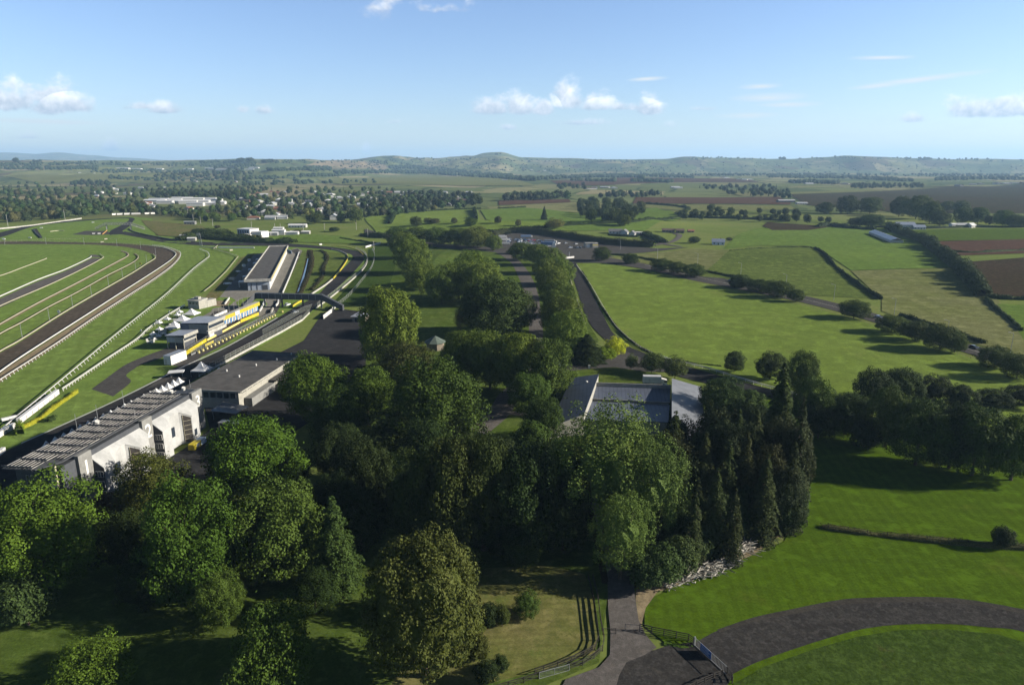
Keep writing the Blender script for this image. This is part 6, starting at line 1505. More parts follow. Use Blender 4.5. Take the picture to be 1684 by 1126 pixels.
# ------------------------------------------------------------------ trees near the camera, one by one: x, base y, top y, half width (px), kind, colour, label
T = [
(75,975,792,86,'coarse',LIME,'large bright lime green tree at the left edge below pillar one'),
(47,1028,946,42,'bush',BLG,'grey green rhododendron mound under the lime green tree'),
(158,1150,1064,60,'open',LIME,'small spreading light green tree cut by the bottom edge at the left'),
(258,865,748,50,'coarse',OLV,'olive tree in front of the windows between pillars one and two'),
(178,850,810,22,'bush',RUST,'small rust brown tree at the foot of pillar one'),
(322,990,790,70,'coarse',(.060,.100,.020),'dark maple with ragged side, left of the pair in the left foreground'),
(460,955,795,70,'round',(.080,.120,.030),'rounded pale leaved tree right of the dark maple in the left foreground'),
(556,968,812,52,'cedar',(.055,.090,.032),'broad conical cedar right of the rounded foreground tree'),
(425,825,685,72,'round',(.085,.135,.022),'full round bright tree below pillar three'),
(485,800,735,30,'round',DRK,'dark tree tucked right of the bright round tree below pillar three'),
(365,1028,945,34,'coarse',(.085,.125,.030),'small light tree at the foot of the dark maple'),
(420,960,885,32,'coarse',(.080,.105,.040),'grey green tree overlapping the rounded foreground tree'),
(520,850,795,22,'round',(.075,.110,.045),'pale treetop behind the cedar'),
(455,1150,994,60,'open',(.065,.105,.022),'loose pyramidal tree cut by the bottom edge left of centre'),
(700,1112,876,90,'smooth',(.082,.088,.030),'huge olive brown domed tree in the bottom centre'),
(742,1012,930,34,'bush',(.070,.080,.028),'right shoulder bush beside the huge olive dome'),
(803,1030,990,17,'bush',DRK,'dark rounded shrub left of the small paddock tree'),
(826,1030,994,12,'bush',(.075,.085,.025),'olive shrub touching the dark rounded shrub'),
(785,1085,1045,20,'bush',(.065,.070,.022),'brown olive shrub below the dark rounded shrub'),
(800,1122,1086,18,'bush',DRK,'dark shrub near the bottom edge left of the paddock'),
(823,1104,1078,13,'bush',DRK,'small dark shrub at the lower paddock edge'),
(775,1052,1010,20,'bush',OLV,'olive bush at the right foot of the huge dome'),
(866,1013,976,20,'coarse',(.075,.115,.030),'small lone tree in the dry paddock'),
(795,905,712,38,'round',(.050,.070,.022),'dark olive tree, right half of the dim grove centre'),
(745,905,715,58,'round',(.056,.076,.024),'broad dim olive tree in the centre grove with lit crown'),
(690,900,745,48,'coarse',(.050,.072,.022),'dim tree at the left of the centre grove'),
(655,745,675,48,'bush',(.060,.082,.028),'spreading dull shrubby tree left of the path'),
(735,745,690,36,'bush',(.050,.066,.024),'low dull bush right of the shrubby tree by the path'),
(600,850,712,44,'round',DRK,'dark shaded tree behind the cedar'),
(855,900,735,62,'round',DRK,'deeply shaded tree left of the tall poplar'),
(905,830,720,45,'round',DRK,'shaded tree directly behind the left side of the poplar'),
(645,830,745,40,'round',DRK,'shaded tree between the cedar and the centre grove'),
(862,928,885,30,'bush',(.050,.075,.025),'scruffy bush with bare twigs at the top of the dry paddock'),
(760,950,905,30,'bush',DRK,'shaded bush above the dry paddock'),
(820,905,840,45,'coarse',DRK,'low shaded tree above the top of the dry paddock'),
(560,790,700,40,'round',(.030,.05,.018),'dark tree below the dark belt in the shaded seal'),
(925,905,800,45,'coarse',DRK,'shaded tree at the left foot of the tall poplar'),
(995,885,643,76,'poplar',POP,'tallest silvery green poplar in front of the stable block'),
(1068,905,702,50,'poplar',POP,'second poplar at the right shoulder of the tallest one'),
(1020,952,800,42,'poplar',(.125,.180,.055),'nearest lower poplar hanging towards the gravel drive'),
(938,860,700,46,'poplar',(.090,.135,.042),'shaded poplar at the left of the tallest one'),
(894,725,655,32,'round',(.055,.090,.020),'bright green rounded shrubby tree left of the stable block'),
(875,745,690,26,'bush',(.060,.100,.020),'low green bush left of the stable block'),
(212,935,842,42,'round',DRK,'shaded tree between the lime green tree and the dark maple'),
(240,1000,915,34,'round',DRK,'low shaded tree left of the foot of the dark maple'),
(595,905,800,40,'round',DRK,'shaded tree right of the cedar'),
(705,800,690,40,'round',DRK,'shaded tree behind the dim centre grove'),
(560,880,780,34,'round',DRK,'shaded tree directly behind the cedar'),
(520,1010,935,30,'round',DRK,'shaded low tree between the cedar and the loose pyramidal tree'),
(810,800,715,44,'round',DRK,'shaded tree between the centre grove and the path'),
# stand of pines and firs
(1272,780,590,52,'conifer',CON,'tallest dark fir with bare lower twigs at the right of the pines'),
(1302,838,648,34,'ragged',(.052,.068,.034),'ragged bare-branched fir on the lawn side of the tallest fir'),
(1232,818,668,43,'conifer',CON,'dark fir just left of the tallest fir'),
(1104,800,672,34,'ragged',(.060,.072,.030),'brown tinged pine against the roof of the stable block'),
(1140,800,700,31,'conifer',CON,'pointed pine under the corner of the stable block'),
(1152,856,706,37,'ragged',(.056,.070,.030),'ragged pine in the middle of the stand'),
(1190,860,722,37,'ragged',(.050,.066,.030),'ragged pine right of the middle of the stand'),
(1218,855,705,34,'ragged',(.062,.070,.030),'brown pine with pale trunk in the stand'),
(1170,915,765,37,'ragged',(.052,.068,.030),'lower pine in front of the middle of the stand'),
(1115,885,735,34,'conifer',CON,'narrow dark pine beside the second poplar'),
(1250,890,742,37,'ragged',(.054,.072,.032),'ragged pine in front of the tallest fir'),
(1292,872,722,34,'ragged',(.050,.060,.030),'pine at the right front corner of the stand'),
(1206,800,668,34,'conifer',CON,'dark fir behind the stand near the lawn strip'),
(1136,930,805,29,'ragged',(.052,.068,.030),'low pine above the rhododendrons'),
(1200,925,800,29,'ragged',(.050,.060,.028),'low pine above the brush heap'),
(1080,925,835,26,'ragged',(.055,.065,.028),'thin pine at the left front of the stand'),
(1062,970,912,28,'bush',BLG,'grey green rhododendron nearest the gravel drive'),
(1090,962,895,30,'bush',BLG,'second grey green rhododendron from the drive'),
(1118,948,880,28,'bush',(.066,.105,.040),'third rhododendron, lighter green, along the pine edge'),
(1148,918,858,26,'bush',BLG,'fourth rhododendron left of the brush heap'),
(1182,896,842,28,'bush',(.046,.080,.030),'green bush directly above the brush heap'),
(1215,880,832,24,'bush',(.050,.085,.034),'bush right of the one above the brush heap'),
(1245,880,825,26,'bush',(.042,.070,.028),'dark bush on the pine edge near the lawn'),
(1288,872,800,30,'bush',(.052,.084,.030),'large green bush at the right corner of the pines'),
(1305,835,775,16,'bush',DRK,'narrow bush below the ragged fir'),
# behind the stables and towards the road
(1185,690,622,36,'round',(.046,.075,.022),'dark spreading tree right of the stable block'),
(1225,685,640,32,'bush',(.055,.085,.022),'green bush between the spreading tree and the fir'),
(1240,720,668,34,'round',DRK,'shaded tree under the tallest fir'),
(1207,612,577,16,'round',DRK,'small lone dark tree on the verge left of three by the meadow'),
(1265,624,580,22,'round',DRK,'round dark tree in the middle of three by the meadow'),
(1317,650,578,26,'round',(.050,.085,.018),'tall tree right of three by the meadow'),
(1332,710,622,32,'round',(.060,.100,.018),'lit tree overlapping the bend of the access road'),
(1388,715,645,34,'round',(.044,.072,.020),'dark round tree right of the access road bend'),
(1345,720,660,30,'round',DRK,'shaded tree at the top of the lawn'),
(1038,608,584,10,'open',(.060,.085,.030),'thin small tree on the strip behind the stables, left of three'),
(1072,614,580,20,'open',(.065,.095,.034),'loose small tree on the strip behind the stables, middle of three'),
(1110,622,588,22,'open',(.060,.085,.034),'loose small tree on the strip behind the stables, right of three'),
# right park grove
(1434,680,606,32,'round',DRK,'leftmost dark tree of the grove on the right lawn'),
(1478,668,606,34,'round',(.038,.062,.018),'second dark tree at the back of the grove on the right'),
(1530,668,618,26,'round',DRK,'pointed dark tree at the back of the grove on the right'),
(1580,675,632,22,'round',DRK,'small dark tree in the back row of the right grove'),
(1632,672,640,24,'round',DRK,'dark tree in the back row near the right edge'),
(1676,668,634,26,'round',DRK,'dark tree of the back row at the right edge'),
(1455,735,636,32,'round',(.070,.115,.022),'tall lit-topped tree at the left front of the right grove'),
(1505,765,656,46,'round',(.058,.092,.022),'broad dark tree in the middle of the right grove'),
(1560,770,668,40,'round',DRK,'shaded tree in the middle front of the right grove'),
(1598,782,668,46,'round',(.056,.090,.020),'broad tree right of the middle of the grove'),
(1662,790,680,38,'round',(.095,.145,.028),'bright green tree at the right end of the grove'),
(1420,735,690,28,'bush',DRK,'low dark bush under the left of the grove'),
(1647,900,865,16,'bush',(.035,.050,.020),'dark egg shaped bush in the low brown hedge strip'),
# between the seal and the avenue
(520,695,581,48,'round',(.075,.120,.018),'bright round tree against the low flat roofed building'),
(606,700,602,46,'round',(.072,.115,.020),'bright round tree right of the one by the flat roofed building'),
(560,730,640,44,'round',(.050,.085,.018),'tree filling the gap below the two bright round ones'),
(645,610,470,49,'round',(.082,.118,.028),'tall domed tree standing alone right of the shaded car park'),
(620,590,520,24,'round',(.070,.105,.024),'left lobe tree against the tall domed tree'),
(672,650,564,44,'round',(.040,.050,.018),'dark bronze leaved tree below the tall domed tree'),
(716,735,594,70,'round',(.060,.100,.022),'very broad green tree in the middle of the park'),
(620,640,598,28,'round',DRK,'low dark tree above the bright round trees'),
(763,632,543,38,'round',(.080,.120,.028),'first plane tree from the left in the row across the park'),
(806,640,541,42,'round',(.084,.124,.028),'second plane tree in the row across the park'),
(852,648,544,44,'round',(.084,.124,.028),'third plane tree in the row across the park'),
(898,655,556,42,'round',(.088,.130,.030),'fourth plane tree at the right end of the row across the park'),
(870,680,615,34,'round',(.080,.120,.026),'plane tree in front of the right end of the row'),
(965,596,548,38,'cedar',(.022,.036,.016),'flat topped very dark tree beside the yellow one'),
(1012,588,556,18,'open',YEL,'glowing yellow leaved tree beside the forecourt'),
(992,592,570,20,'bush',(.12,.16,.02),'yellow green shrub under the glowing yellow tree'),
# centre copse and avenue
(815,552,455,50,'round',(.036,.052,.020),'dark heavy tree in the middle of the avenue copse'),
(850,545,478,30,'round',DRK,'dark tree at the right of the heavy one in the copse'),
(785,548,470,26,'round',(.046,.062,.028),'grey green tree at the left of the dark copse'),
(757,548,500,9,'poplar',(.10,.10,.05),'thin pale columnar tree at the foot of the copse'),
(792,500,428,36,'round',(.090,.125,.032),'bright domed tree above the dark copse'),
(755,492,430,36,'round',(.082,.116,.028),'bright tree left of the bright domed one'),
(780,470,410,30,'round',(.082,.116,.028),'tree at the top of the bright copse'),
(726,500,440,28,'round',(.072,.105,.026),'tree at the lower left of the bright copse'),
(690,478,426,26,'round',(.070,.104,.026),'lone tree left of the bright copse'),
(678,448,388,28,'round',(.078,.112,.030),'tall tree on the spectator bank side of the park'),
(665,425,382,22,'round',(.072,.104,.028),'smaller tree at the top of the spectator bank'),
(655,402,373,22,'round',(.050,.075,.022),'first tree of the row along the far road of the park'),
(688,403,372,22,'round',(.050,.075,.022),'second tree of the row along the far road of the park'),
(722,404,373,22,'round',(.052,.078,.022),'third tree of the row along the far road of the park'),
(755,405,374,22,'round',(.055,.082,.022),'fourth tree of the row along the far road of the park'),
(785,408,373,24,'round',(.072,.100,.030),'fifth and tallest tree of the row along the far road of the park'),
(812,412,386,13,'round',(.075,.105,.030),'small end tree of the row along the far road of the park'),
(857,428,398,20,'round',(.060,.088,.024),'avenue tree nearest the crowded yard, left one'),
(884,436,400,22,'round',(.072,.102,.028),'avenue tree nearest the crowded yard, right one'),
(905,450,408,22,'round',(.076,.108,.028),'third tree down the right side of the avenue'),
(900,470,425,22,'round',(.080,.112,.030),'fourth tree down the right side of the avenue'),
(922,468,424,20,'round',(.084,.118,.030),'avenue tree leaning over the access road'),
(908,492,440,25,'round',(.076,.106,.030),'fifth tree down the right side of the avenue'),
(918,520,460,28,'round',(.078,.108,.030),'sixth tree down the right side of the avenue'),
(922,550,485,30,'round',(.074,.104,.028),'seventh tree down the right side of the avenue'),
(932,585,510,34,'round',(.084,.124,.028),'lowest and largest tree of the avenue right side'),
(846,418,405,10,'bush',OLV,'small bush between the avenue head and the yard'),
# roadside
(990,429,406,13,'round',(.042,.062,.018),'first roadside tree, beside the entrance to the yard'),
(1036,434,417,12,'round',(.034,.052,.016),'second roadside tree, standing alone'),
(1088,446,425,18,'round',(.042,.062,.018),'left tree of the first clump of three by the road'),
(1114,450,430,14,'round',(.050,.072,.020),'middle tree of the first clump of three by the road'),
(1141,455,434,17,'round',(.046,.068,.018),'right tree of the first clump of three by the road'),
(1218,473,452,18,'round',(.036,.054,.016),'left tree of the second roadside clump'),
(1248,480,460,20,'round',(.034,.054,.016),'middle tree of the second roadside clump'),
(1280,489,461,22,'round',(.042,.064,.018),'tallest right tree of the second roadside clump'),
(1309,496,475,13,'round',(.048,.070,.018),'small tree after the second roadside clump'),
(1404,523,494,22,'round',(.042,.064,.016),'single roadside tree between the two larger clumps'),
(1466,547,519,24,'round',(.052,.076,.018),'roadside tree just past the silver car'),
(1505,560,528,24,'round',(.036,.056,.016),'left tree of the third roadside clump'),
(1545,575,534,28,'round',(.044,.066,.018),'large right tree of the third roadside clump'),
(1570,580,545,14,'round',(.062,.090,.020),'light edge tree of the third roadside clump'),
(1636,604,570,26,'round',(.046,.070,.018),'roadside tree near the right edge after the dark grey car'),
(1672,622,582,26,'round',(.050,.076,.018),'roadside tree at the right edge of the photo'),
(1212,474,462,12,'bush',DRK,'low bush in the second roadside clump'),
# beyond the yard
(895,362,338,9,'conifer',(.036,.052,.022),'narrow dark pine in the sunlit pasture'),
(912,377,360,15,'open',(.12,.13,.07),'silvery willow in the sunlit pasture'),
(819,368,355,6,'round',(.05,.05,.03),'small brownish tree in the sunlit pasture, right of the hedge gap'),
(852,372,361,5,'round',(.08,.09,.05),'small grey green tree in the sunlit pasture'),
(684,372,356,9,'round',(.05,.06,.03),'dull tree left on the pasture behind the park row'),
(705,368,358,8,'round',(.07,.075,.045),'pale round tree on the pasture behind the park row'),
(716,368,359,7,'round',(.07,.07,.045),'pale tree beside the pale round one on the pasture'),
(747,368,358,5,'round',(.06,.07,.04),'small tree alone on the pasture behind the park row'),
(775,372,358,10,'round',(.05,.085,.02),'green tree where the pasture meets the park row'),
(1025,372,352,12,'round',(.06,.085,.03),'light tree at the foot of the dark grove above the farmhouse'),
(1142,400,389,9,'round',DRK,'small dark tree left of the lone white cottage'),
(1199,396,390,5,'bush',(.05,.055,.03),'small bush right of the lone white cottage'),
(437,397,378,0,'bush',DRK,''),
]
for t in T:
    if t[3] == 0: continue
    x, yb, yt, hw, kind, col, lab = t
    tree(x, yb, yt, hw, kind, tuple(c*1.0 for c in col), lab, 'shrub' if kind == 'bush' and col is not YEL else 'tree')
# ------------------------------------------------------------------ trees in belts and copses farther off
rq = random.Random(31)
def inpoly(x, y, P):
    c = False; j = len(P)-1
    for i in range(len(P)):
        if (P[i][1] > y) != (P[j][1] > y) and x < (P[j][0]-P[i][0])*(y-P[i][1])/(P[j][1]-P[i][1])+P[i][0]: c = not c
        j = i
    return c
def scatter(poly, n, h, label, group, cols, con=.1, sep=3.0, mid=False, solo=False):
    xs = [p[0] for p in poly]; ys = [p[1] for p in poly]; done = []; tries = 0
    while len(done) < n and tries < n*60:
        tries += 1
        x = rq.uniform(min(xs), max(xs)); y = rq.uniform(min(ys), max(ys))
        if not inpoly(x, y, poly): continue
        if any(abs(x-a)+2.5*abs(y-b) < sep for a, b in done): continue
        done.append((x, y)); p = PT(x, y); hh = rq.uniform(*h); c = rq.choice(cols); isc = rq.random() < con
        if mid: tree(x, y, 0, 0, 'mid', c, label, group=group, world=p, h=hh, r=hh*rq.uniform(.38,.52), base=.06, rnd=rq)
        elif not solo: heap_tree(p, hh, hh*(rq.uniform(.4,.56) if not isc else .28), c, isc, rnd=rq)
        else: far_tree(p, hh, hh*(rq.uniform(.4,.56) if not isc else .28), c, label, group, isc, rnd=rq)
CG = [(.045,.068,.022),(.060,.085,.028),(.034,.052,.020),(.075,.095,.035),(.050,.066,.030)]
CD = [(.030,.044,.018),(.036,.052,.020),(.042,.058,.024)]
scatter([(-60,322),(60,318),(150,322),(235,338),(245,352),(180,352),(90,362),(0,368),(-60,368)], 190, (9,15), 'leafy tree in the broad wood behind the far left of the circuit', 'trees of the wood behind the far left of the circuit', CG, .08, 9)
scatter([(-60,300),(150,304),(240,316),(235,334),(150,320),(-60,322)], 90, (9,14), 'tree in the farther wood on the left plain', 'trees of the farther left wood', CG, .1, 10)
scatter([(118,301),(178,301),(180,306),(118,306)], 30, (15,19), 'tall dark tree of the straight plantation on the left plain', 'trees of the left plantation', CD, .2, 4)
scatter([(246,344),(330,348),(345,366),(262,354),(246,352)], 40, (7,12), 'tree on the slope between the circuit and the packing sheds', 'trees below the packing sheds', CG, .05, 8)
scatter([(360,314),(560,308),(660,312),(770,328),(785,340),(690,352),(560,362),(470,360),(380,364),(345,352),(358,330)], 290, (8,15), 'tree among the houses of the town', 'trees among the town houses', CG+[(.09,.11,.03)], .14, 8)
scatter([(590,338),(700,318),(790,326),(792,338),(700,346),(600,350)], 90, (11,17), 'dark dense tree on the right side of the town', 'dark trees on the right side of the town', CD, .1, 9)
scatter([(240,303),(400,300),(440,312),(430,318),(240,316)], 60, (9,14), 'tree in the belt behind the packing sheds', 'trees behind the packing sheds', CG, .1, 9)
scatter([(250,320),(400,318),(410,326),(250,326)], 60, (12,17), 'dark tree in the line above the packing sheds roofs', 'dark trees above the packing sheds', CD, .1, 7)
scatter([(350,280),(402,279),(408,299),(352,299)], 26, (18,24), 'tree of the large dark round wood far left', 'trees of the large round wood far left', CD, .05, 9)
scatter([(255,285),(345,285),(345,293),(255,293)], 36, (14,18), 'tree of the long dark wood far left', 'trees of the long wood far left', CD, .05, 7)
scatter([(832,326),(935,324),(936,329),(832,331)], 26, (15,20), 'dark tree of the clump by the brown field', 'trees of the clump by the brown field', CD, .05, 6)
scatter([(948,340),(975,330),(1060,338),(1060,352),(1035,366),(975,366),(945,360)], 42, (11,17), 'dark tree of the grove above the farmhouse', 'trees of the grove above the farmhouse', CD+[(.05,.065,.03)], .05, 9, True)
scatter([(985,322),(1080,318),(1090,324),(985,326)], 22, (12,16), 'tree of the windbreak beyond the grove', 'trees of the windbreak beyond the grove', CD, .3, 7)
scatter([(918,307),(960,305),(962,312),(918,313)], 10, (15,19), 'dark tree of the small copse beside far houses', 'trees of the small far copse', CD, .1, 7)
scatter([(1112,354),(1160,346),(1260,352),(1345,356),(1370,368),(1300,368),(1200,362),(1120,362)], 40, (8,12), 'dark tree of the thick hedge line below the barns', 'trees of the thick hedge line below the barns', CD+[(.05,.07,.03)], .03, 8, True)
scatter([(1150,306),(1290,308),(1300,320),(1240,318),(1150,312)], 42, (11,16), 'dark tree of the far windbreak right of centre', 'trees of the far windbreak right of centre', CD, .15, 7)
scatter([(1195,316),(1290,320),(1300,328),(1196,320)], 24, (10,14), 'tree of the lower far windbreak', 'trees of the lower far windbreak', CD, .1, 8)
scatter([(1400,306),(1515,304),(1516,309),(1400,311)], 36, (12,16), 'dark tree of the long far belt on the right', 'trees of the long far belt on the right', CD, .1, 6)
for (x, yb, yt, hw, c, l) in [(1356,352,332,13,CD[1],'left tree of the four big ones below the dark field'),(1394,352,322,17,CD[0],'second dark tree of the four big ones below the dark field'),(1430,352,324,18,(.055,.085,.025),'third lighter tree of the four big ones below the dark field'),
    (1432,374,352,20,(.042,.07,.02),'bushy tree in front of the four big ones on the right'),(1410,372,358,14,CD[0],'low dark tree left of the bushy one on the right'),(1478,356,322,14,(.05,.07,.025),'left tall tree behind the two storey white house'),(1506,360,320,22,(.055,.08,.025),'tallest broad tree behind the two storey white house'),(1528,368,330,16,(.046,.07,.022),'right tall tree behind the two storey white house'),
    (1545,372,345,14,CD[1],'dark tree right of the two storey white house'),(1556,348,330,13,(.06,.085,.035),'tree on the dark field edge, left one'),(1580,350,330,12,(.06,.085,.035),'tree on the dark field edge, right one'),(1582,368,340,13,(.05,.08,.022),'tree behind the far right farmhouse'),
    (1608,368,340,14,(.06,.095,.028),'tall rounded tree right of the far right farmhouse'),(1627,370,354,8,CD[1],'small dark tree before the last bright trees'),(1648,372,345,14,(.065,.10,.025),'bright tree at the right edge beyond the crop field'),(1666,374,352,10,(.055,.09,.022),'last small tree at the right edge beyond the crop field'),(1680,374,354,10,(.045,.07,.02),'tree on the right edge of the photo beyond the crop field')]:
    tree(x, yb, yt, hw, 'round', c, l)
for (x, yb, yt, hw, c, l) in [(518,368,350,13,CD[1],'dark bushy tree left in the pasture behind the depot'),(585,366,340,12,(.06,.09,.03),'tall green tree at the town edge above the pasture'),(637,346,331,10,(.055,.085,.03),'rounded tree at the town edge left of the hedge'),(560,366,352,7,(.06,.09,.035),'small tree left of the tall green tree at the town edge'),
    (780,336,318,8,CD[1],'dark tree beside the ploughed strip'),(789,336,322,6,CD[1],'small dark tree beside the ploughed strip'),(330,362,345,7,(.05,.08,.025),'tree left of the roadside pair behind the circuit'),(354,364,348,9,(.055,.085,.028),'round tree of the roadside pair behind the circuit'),(382,364,350,7,(.05,.09,.028),'right tree near the road behind the circuit'),(358,376,370,5,(.05,.05,.03),'small brown bush by the road behind the circuit'),(490,385,377,8,DRK,'small pine on the pasture right of the depot'),(549,381,373,8,DRK,'spiky tree on the pasture above the back straight')]:
    tree(x, yb, yt, hw, 'mid', c, l, base=.05)
rg = random.Random(8)
for i in range(26):
    x = 1095+rg.random()*205; yb = 770+rg.random()*105
    tree(x, yb, yb-rg.uniform(85,135), rg.uniform(30,42), ['conifer', 'round', 'ragged', 'coarse'][i % 4], rg.choice([(.040,.052,.022),(.052,.058,.024),(.036,.050,.024)]), 'dark fir crowded inside the stand of pines' if i % 2 == 0 else 'dark broadleaf tree crowded among the pines', group='trees crowded inside the stand of pines', rnd=rg)
for i in range(20):
    t_ = (i+rg.random()*.6)/20; x = 1085+t_*215; yb = 925-95*t_+rg.uniform(-22,4)
    tree(x, yb, yb-rg.uniform(50,72), rg.uniform(19,30), 'bush', rg.choice([(.050,.080,.034),(.062,.098,.045),(.042,.065,.026),(.070,.095,.036)]), 'rough evergreen bush in the undergrowth below the pines', 'shrub', group='undergrowth bushes below the pines', rnd=rg)
# leafy runs: hedges, shelter belt, banks
HD = (.030,.050,.016)
leafy_run('shelter_belt', [(1461,377),(1480,385),(1500,392),(1520,400),(1540,415),(1562,432),(1582,450),(1602,470),(1618,488)], 9, 6.5, (.040,.062,.020), 'ragged shelter belt running down from the long metal shed', 'hedge', 5, .75, lumpy=.9)
leafy_run('ragged_hedge', [(1622,492),(1640,510),(1660,525),(1680,545)], 2, 1.6, (.05,.075,.02), 'thin hedge continuing below the shelter belt', 'hedge', 7, .5)
leafy_run('cut_hedge', [(1621,490),(1650,492),(1684,493),(1740,494)], 3, 2.5, HD, 'dark hedge along the bottom of the cropped field', 'hedge', 7, .5)
leafy_run('cut_hedge', [(1340,409),(1362,425),(1375,440),(1400,460),(1425,478),(1450,493)], 2, 2.0, HD, 'dark hedge slanting down through the meadows on the right', 'hedge', 8, .5)
leafy_run('cut_hedge', [(1200,413),(1250,409),(1300,407),(1340,408)], 1.6, 1.1, (.06,.09,.025), 'faint low hedge between two meadows', 'hedge', 6, .5)
leafy_run('cut_hedge', [(1545,412),(1600,416),(1684,412),(1740,411)], 3, 1.8, (.07,.10,.03), 'rough green strip between the two brown fields', 'hedge', 7, .5)
leafy_run('cut_hedge', [(1440,374),(1520,376),(1600,374),(1684,374),(1740,374)], 4, 2.6, (.045,.07,.022), 'hedge along the near side of the farmhouses on the right', 'hedge', 5, .6)
leafy_run('cut_hedge', [(1345,374),(1365,371),(1388,375),(1440,379)], 7, 4, HD, 'dark thick bushes at the corner of the small brown patch', 'hedge', 5, .7)
leafy_run('cut_hedge', [(830,384),(850,379),(900,375),(940,371),(1000,368),(1060,363),(1110,359),(1170,359),(1240,361),(1300,364)], 4, 3.6, HD, 'long dark hedge winding above the yard and the farmhouse', 'hedge', 5, .6)
leafy_run('cut_hedge', [(640,352),(690,349),(740,346),(790,344)], 4, 3.0, HD, 'dark hedge at the far side of the sunlit pasture', 'hedge', 5, .6)
leafy_run('tall_hedge', [(640,369),(645,362),(650,353)], 5, 5, HD, 'tall dark hedge dividing the pasture, left one', 'hedge', 5, .6)
leafy_run('tall_hedge', [(783,362),(782,354),(780,346)], 5, 6, HD, 'tall dark hedge dividing the pasture, right one', 'hedge', 5, .6)
leafy_run('cut_hedge', [(1058,336),(1090,338),(1130,343),(1128,349),(1110,353)], 5, 4, HD, 'dark hedge curving round the knoll right of the grove', 'hedge', 4, .7)
leafy_run('cut_hedge', [(820,343),(850,342),(864,341)], 4, 2.5, HD, 'short dark hedge on the pasture below the brown strip', 'hedge', 4, .7)
leafy_run('tall_hedge', [(594,388),(605,389),(618,390),(632,392)], 6, 5, HD, 'clipped dark hedge block by the road left of the park row', 'hedge', 5, .6)
leafy_run('bank_planting', [(812,387),(840,383),(880,384),(930,391),(980,399),(1030,404),(1078,407)], 9, 6.5, (.045,.052,.026), 'dark planted bank around the back of the yard', 'hedge', 5, .6, lumpy=.25)
leafy_run('bank_planting', [(800,382),(825,383),(838,386)], 6, 3, (.05,.07,.025), 'bushes at the left end of the yard bank', 'hedge', 5, .6)
leafy_run('garden_planting', [(1062,386),(1070,391),(1082,396),(1090,400)], 10, 4, (.04,.065,.025), 'dark garden shrubs inside the farm drive loop', 'hedge', 4, .7)
leafy_run('garden_planting', [(1000,387),(1025,389),(1050,390)], 3, 1.8, HD, 'low dark planting in front of the white farmhouse', 'hedge', 6, .5)
leafy_run('roadside_hedge', [(1000,419),(1030,421),(1070,428),(1100,434)], 2.5, 1.6, (.06,.085,.028), 'low rough hedge along the far side of the public road, left stretch', 'hedge', 6, .5)
leafy_run('roadside_hedge', [(1160,447),(1200,455),(1260,467),(1300,477)], 2.5, 1.6, (.06,.085,.028), 'low rough hedge along the far side of the public road, middle stretch', 'hedge', 6, .5)
leafy_run('roadside_hedge', [(1480,520),(1530,536),(1580,552),(1620,566)], 2.5, 1.8, (.045,.065,.022), 'low rough hedge along the far side of the public road, right stretch', 'hedge', 6, .5)
leafy_run('ditch_growth', [(957,446),(968,466),(985,498),(1003,524),(1022,548),(1045,566),(1070,580),(1100,592),(1190,603)], 1.2, .7, (.035,.055,.016), 'dark line of ditch growth along the edge of the big meadow', 'hedge', 8, .35, lumpy=.8)
leafy_run('bank_scrub', [(300,395),(330,391),(360,393),(395,396),(440,399),(480,400)], 14, 4.5, (.042,.062,.022), 'dark scrub along the bank behind the back straight', 'hedge', 4, .8, lumpy=.8)
leafy_run('bank_scrub', [(325,383),(350,386),(380,391)], 14, 5, (.055,.08,.025), 'green scrub left of the white workshop', 'hedge', 4, .8, lumpy=.8)
leafy_run('verge_hedge', [(560,392),(590,397),(620,401)], 3, 1.6, HD, 'thin dark hedge on the grass bank above the back straight', 'hedge', 5, .5)
leafy_run('island_scrub', [(510,413),(513,430),(508,450),(500,468),(493,484)], 3.5, 1.2, (.05,.045,.025), 'brown scrub along the drain of the infield island', 'hedge', 6, .45, lumpy=.9)
leafy_run('island_scrub', [(512,414),(530,414),(538,424),(532,440),(530,455),(520,468),(512,478)], 3, 1.0, (.045,.045,.022), 'brown bank curling through the infield island', 'hedge', 6, .45, lumpy=.9)
leafy_run('rough_edge', [(1092,1058),(1120,1064),(1145,1066)], 1.5, .3, (.07,.12,.02), 'tuft of grass below the drive fence', 'grass', 10, .2)
# far-off woods that read as one mass
def far_woods(name, label, bands, seed):
    rs_ = random.Random(seed); V = []; Fc = []
    base = [uvball(lambda d, s=s: 1+.22*mn.noise(Vector(d)*2.4+Vector((s, 0, 0))), 8, 5) for s in range(5)]
    for (pts, n, h, jy) in bands:
        for i in range(n):
            t = rs_.random()*(len(pts)-1); k = min(int(t), len(pts)-2); t -= k
            x = pts[k][0]*(1-t)+pts[k+1][0]*t; y = pts[k][1]*(1-t)+pts[k+1][1]*t+rs_.uniform(-jy, jy)
            p = PT(x, y)
            if p.y > 13000: continue
            hh = h*rs_.uniform(.7, 1.15); r = hh*rs_.uniform(.5, .8); b = base[rs_.randrange(5)]; q = len(V)
            V += [(p.x+vx*r, p.y+vy*r, p.z+hh*.45+vz*hh*.5) for vx, vy, vz in b[0]]; Fc += [[i2+q for i2 in f] for f in b[1]]
    me = bpy.data.meshes.new(name); me.from_pydata(V, [], Fc); me.update(); me.materials.append(LEAF)
    o = bpy.data.objects.new(name, me); link(o); o.color = (.030,.046,.020,1); tag(o, label, kind='stuff')
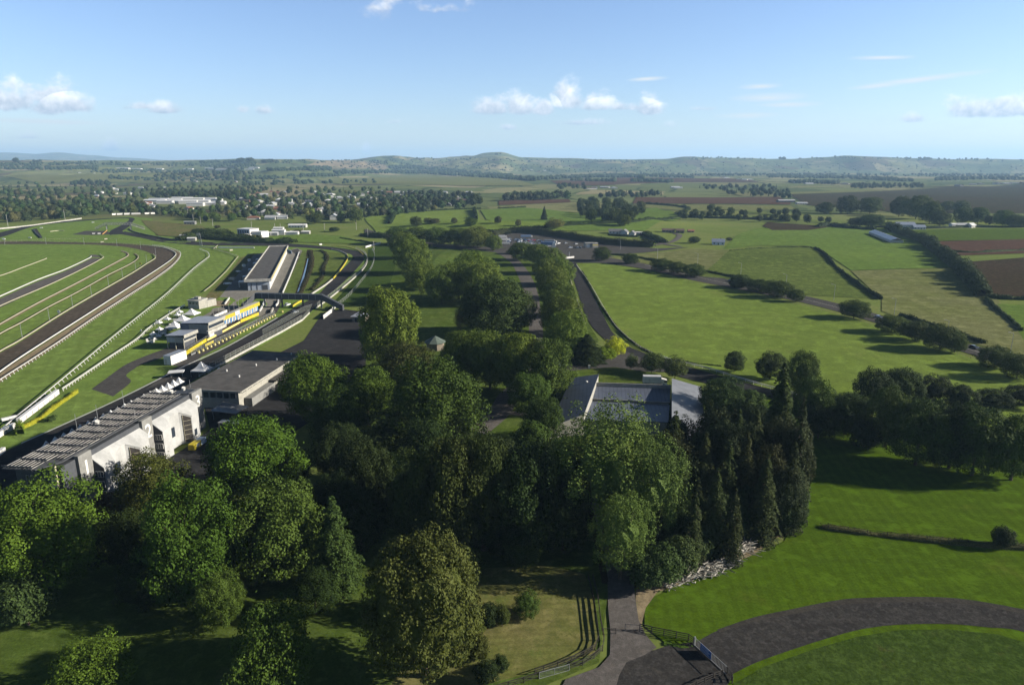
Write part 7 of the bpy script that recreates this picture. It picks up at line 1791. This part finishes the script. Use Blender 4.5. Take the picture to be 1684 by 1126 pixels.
far_woods('far_woods', 'long dark woods in front of the hills', [
    ([(550,285),(640,283),(700,284),(760,288),(830,293),(880,296)], 520, 17, 2.2), ([(640,276),(680,276),(740,281),(800,288),(840,292)], 260, 20, 2.0),
    ([(885,295),(960,291),(1050,291),(1058,295)], 260, 17, 1.6), ([(940,298),(1010,299),(1010,297)], 90, 15, .6), ([(1040,299),(1105,300)], 70, 16, .8), ([(1000,288),(1140,292)], 160, 14, 1),
    ([(1265,291),(1400,293),(1500,298)], 240, 15, 1.5), ([(1540,296),(1600,294),(1684,295),(1760,296)], 150, 17, 1.6), ([(1300,300),(1380,302)], 60, 14, 1.2),
    ([(440,280),(545,280)], 120, 15, 1.2), ([(495,290),(560,289)], 70, 15, .8), ([(500,277),(545,277)], 60, 18, 1)], 1)
far_woods('far_woods', 'belts of trees across the far left plain', [
    ([(-60,277),(100,278),(160,277)], 200, 15, 2), ([(0,272),(150,269),(330,272),(420,273)], 260, 14, 2.4), ([(150,283),(250,281),(420,285)], 180, 12, 3),
    ([(330,268),(360,267),(420,268)], 70, 18, 1), ([(180,293),(260,297),(400,294),(500,291)], 140, 12, 2.5), ([(400,303),(500,300),(620,300)], 60, 12, 3)], 2)
far_woods('far_woods', 'scattered scrub and trees over the distant hills', [
    ([(560,272),(700,272),(900,277),(1100,282)], 330, 11, 6), ([(440,266),(640,267)], 80, 12, 3), ([(1100,276),(1684,277)], 110, 12, 8), ([(1060,288),(1300,288),(1684,289)], 340, 14, 1.6), ([(640,262),(900,264),(1080,267)], 120, 14, 2.5), ([(1130,261),(1400,260),(1684,265)], 120, 16, 2)], 3)
for (x, y, h, n) in [(404,267,34,9),(440,268,26,7),(1290,262,26,4),(1520,263,30,5),(820,254,18,4),(28,267,34,1),(60,267,20,3)]:
    for i in range(n):
        p = PT(x+rq.uniform(-9,9)*(.4+n/9), y+rq.uniform(-.5,.8)); heap_tree(p, h, h*.6, CD[0], rnd=rq)

build_heap('distant_trees', 'countless small trees in the woods, belts and gardens of the distant plain and town')
# ------------------------------------------------------------------ haze: one box of even air round the whole scene
def haze_box():
    m = bpy.data.materials.new('haze'); m.use_nodes = True; t = m.node_tree; t.nodes.clear()
    o = t.nodes.new('ShaderNodeOutputMaterial'); v = t.nodes.new('ShaderNodeVolumePrincipled')
    v.inputs['Color'].default_value = (.44, .70, 1.0, 1); v.inputs['Density'].default_value = HAZE_D; v.inputs['Anisotropy'].default_value = .1
    t.links.new(v.outputs[0], o.inputs['Volume'])
    b = MB().box(-36000, 36000, -35000, 36000, -14, 640)
    ob = b.build('haze', m); ob['kind'] = 'stuff'
HAZE_D = 6.0e-5
haze_box()
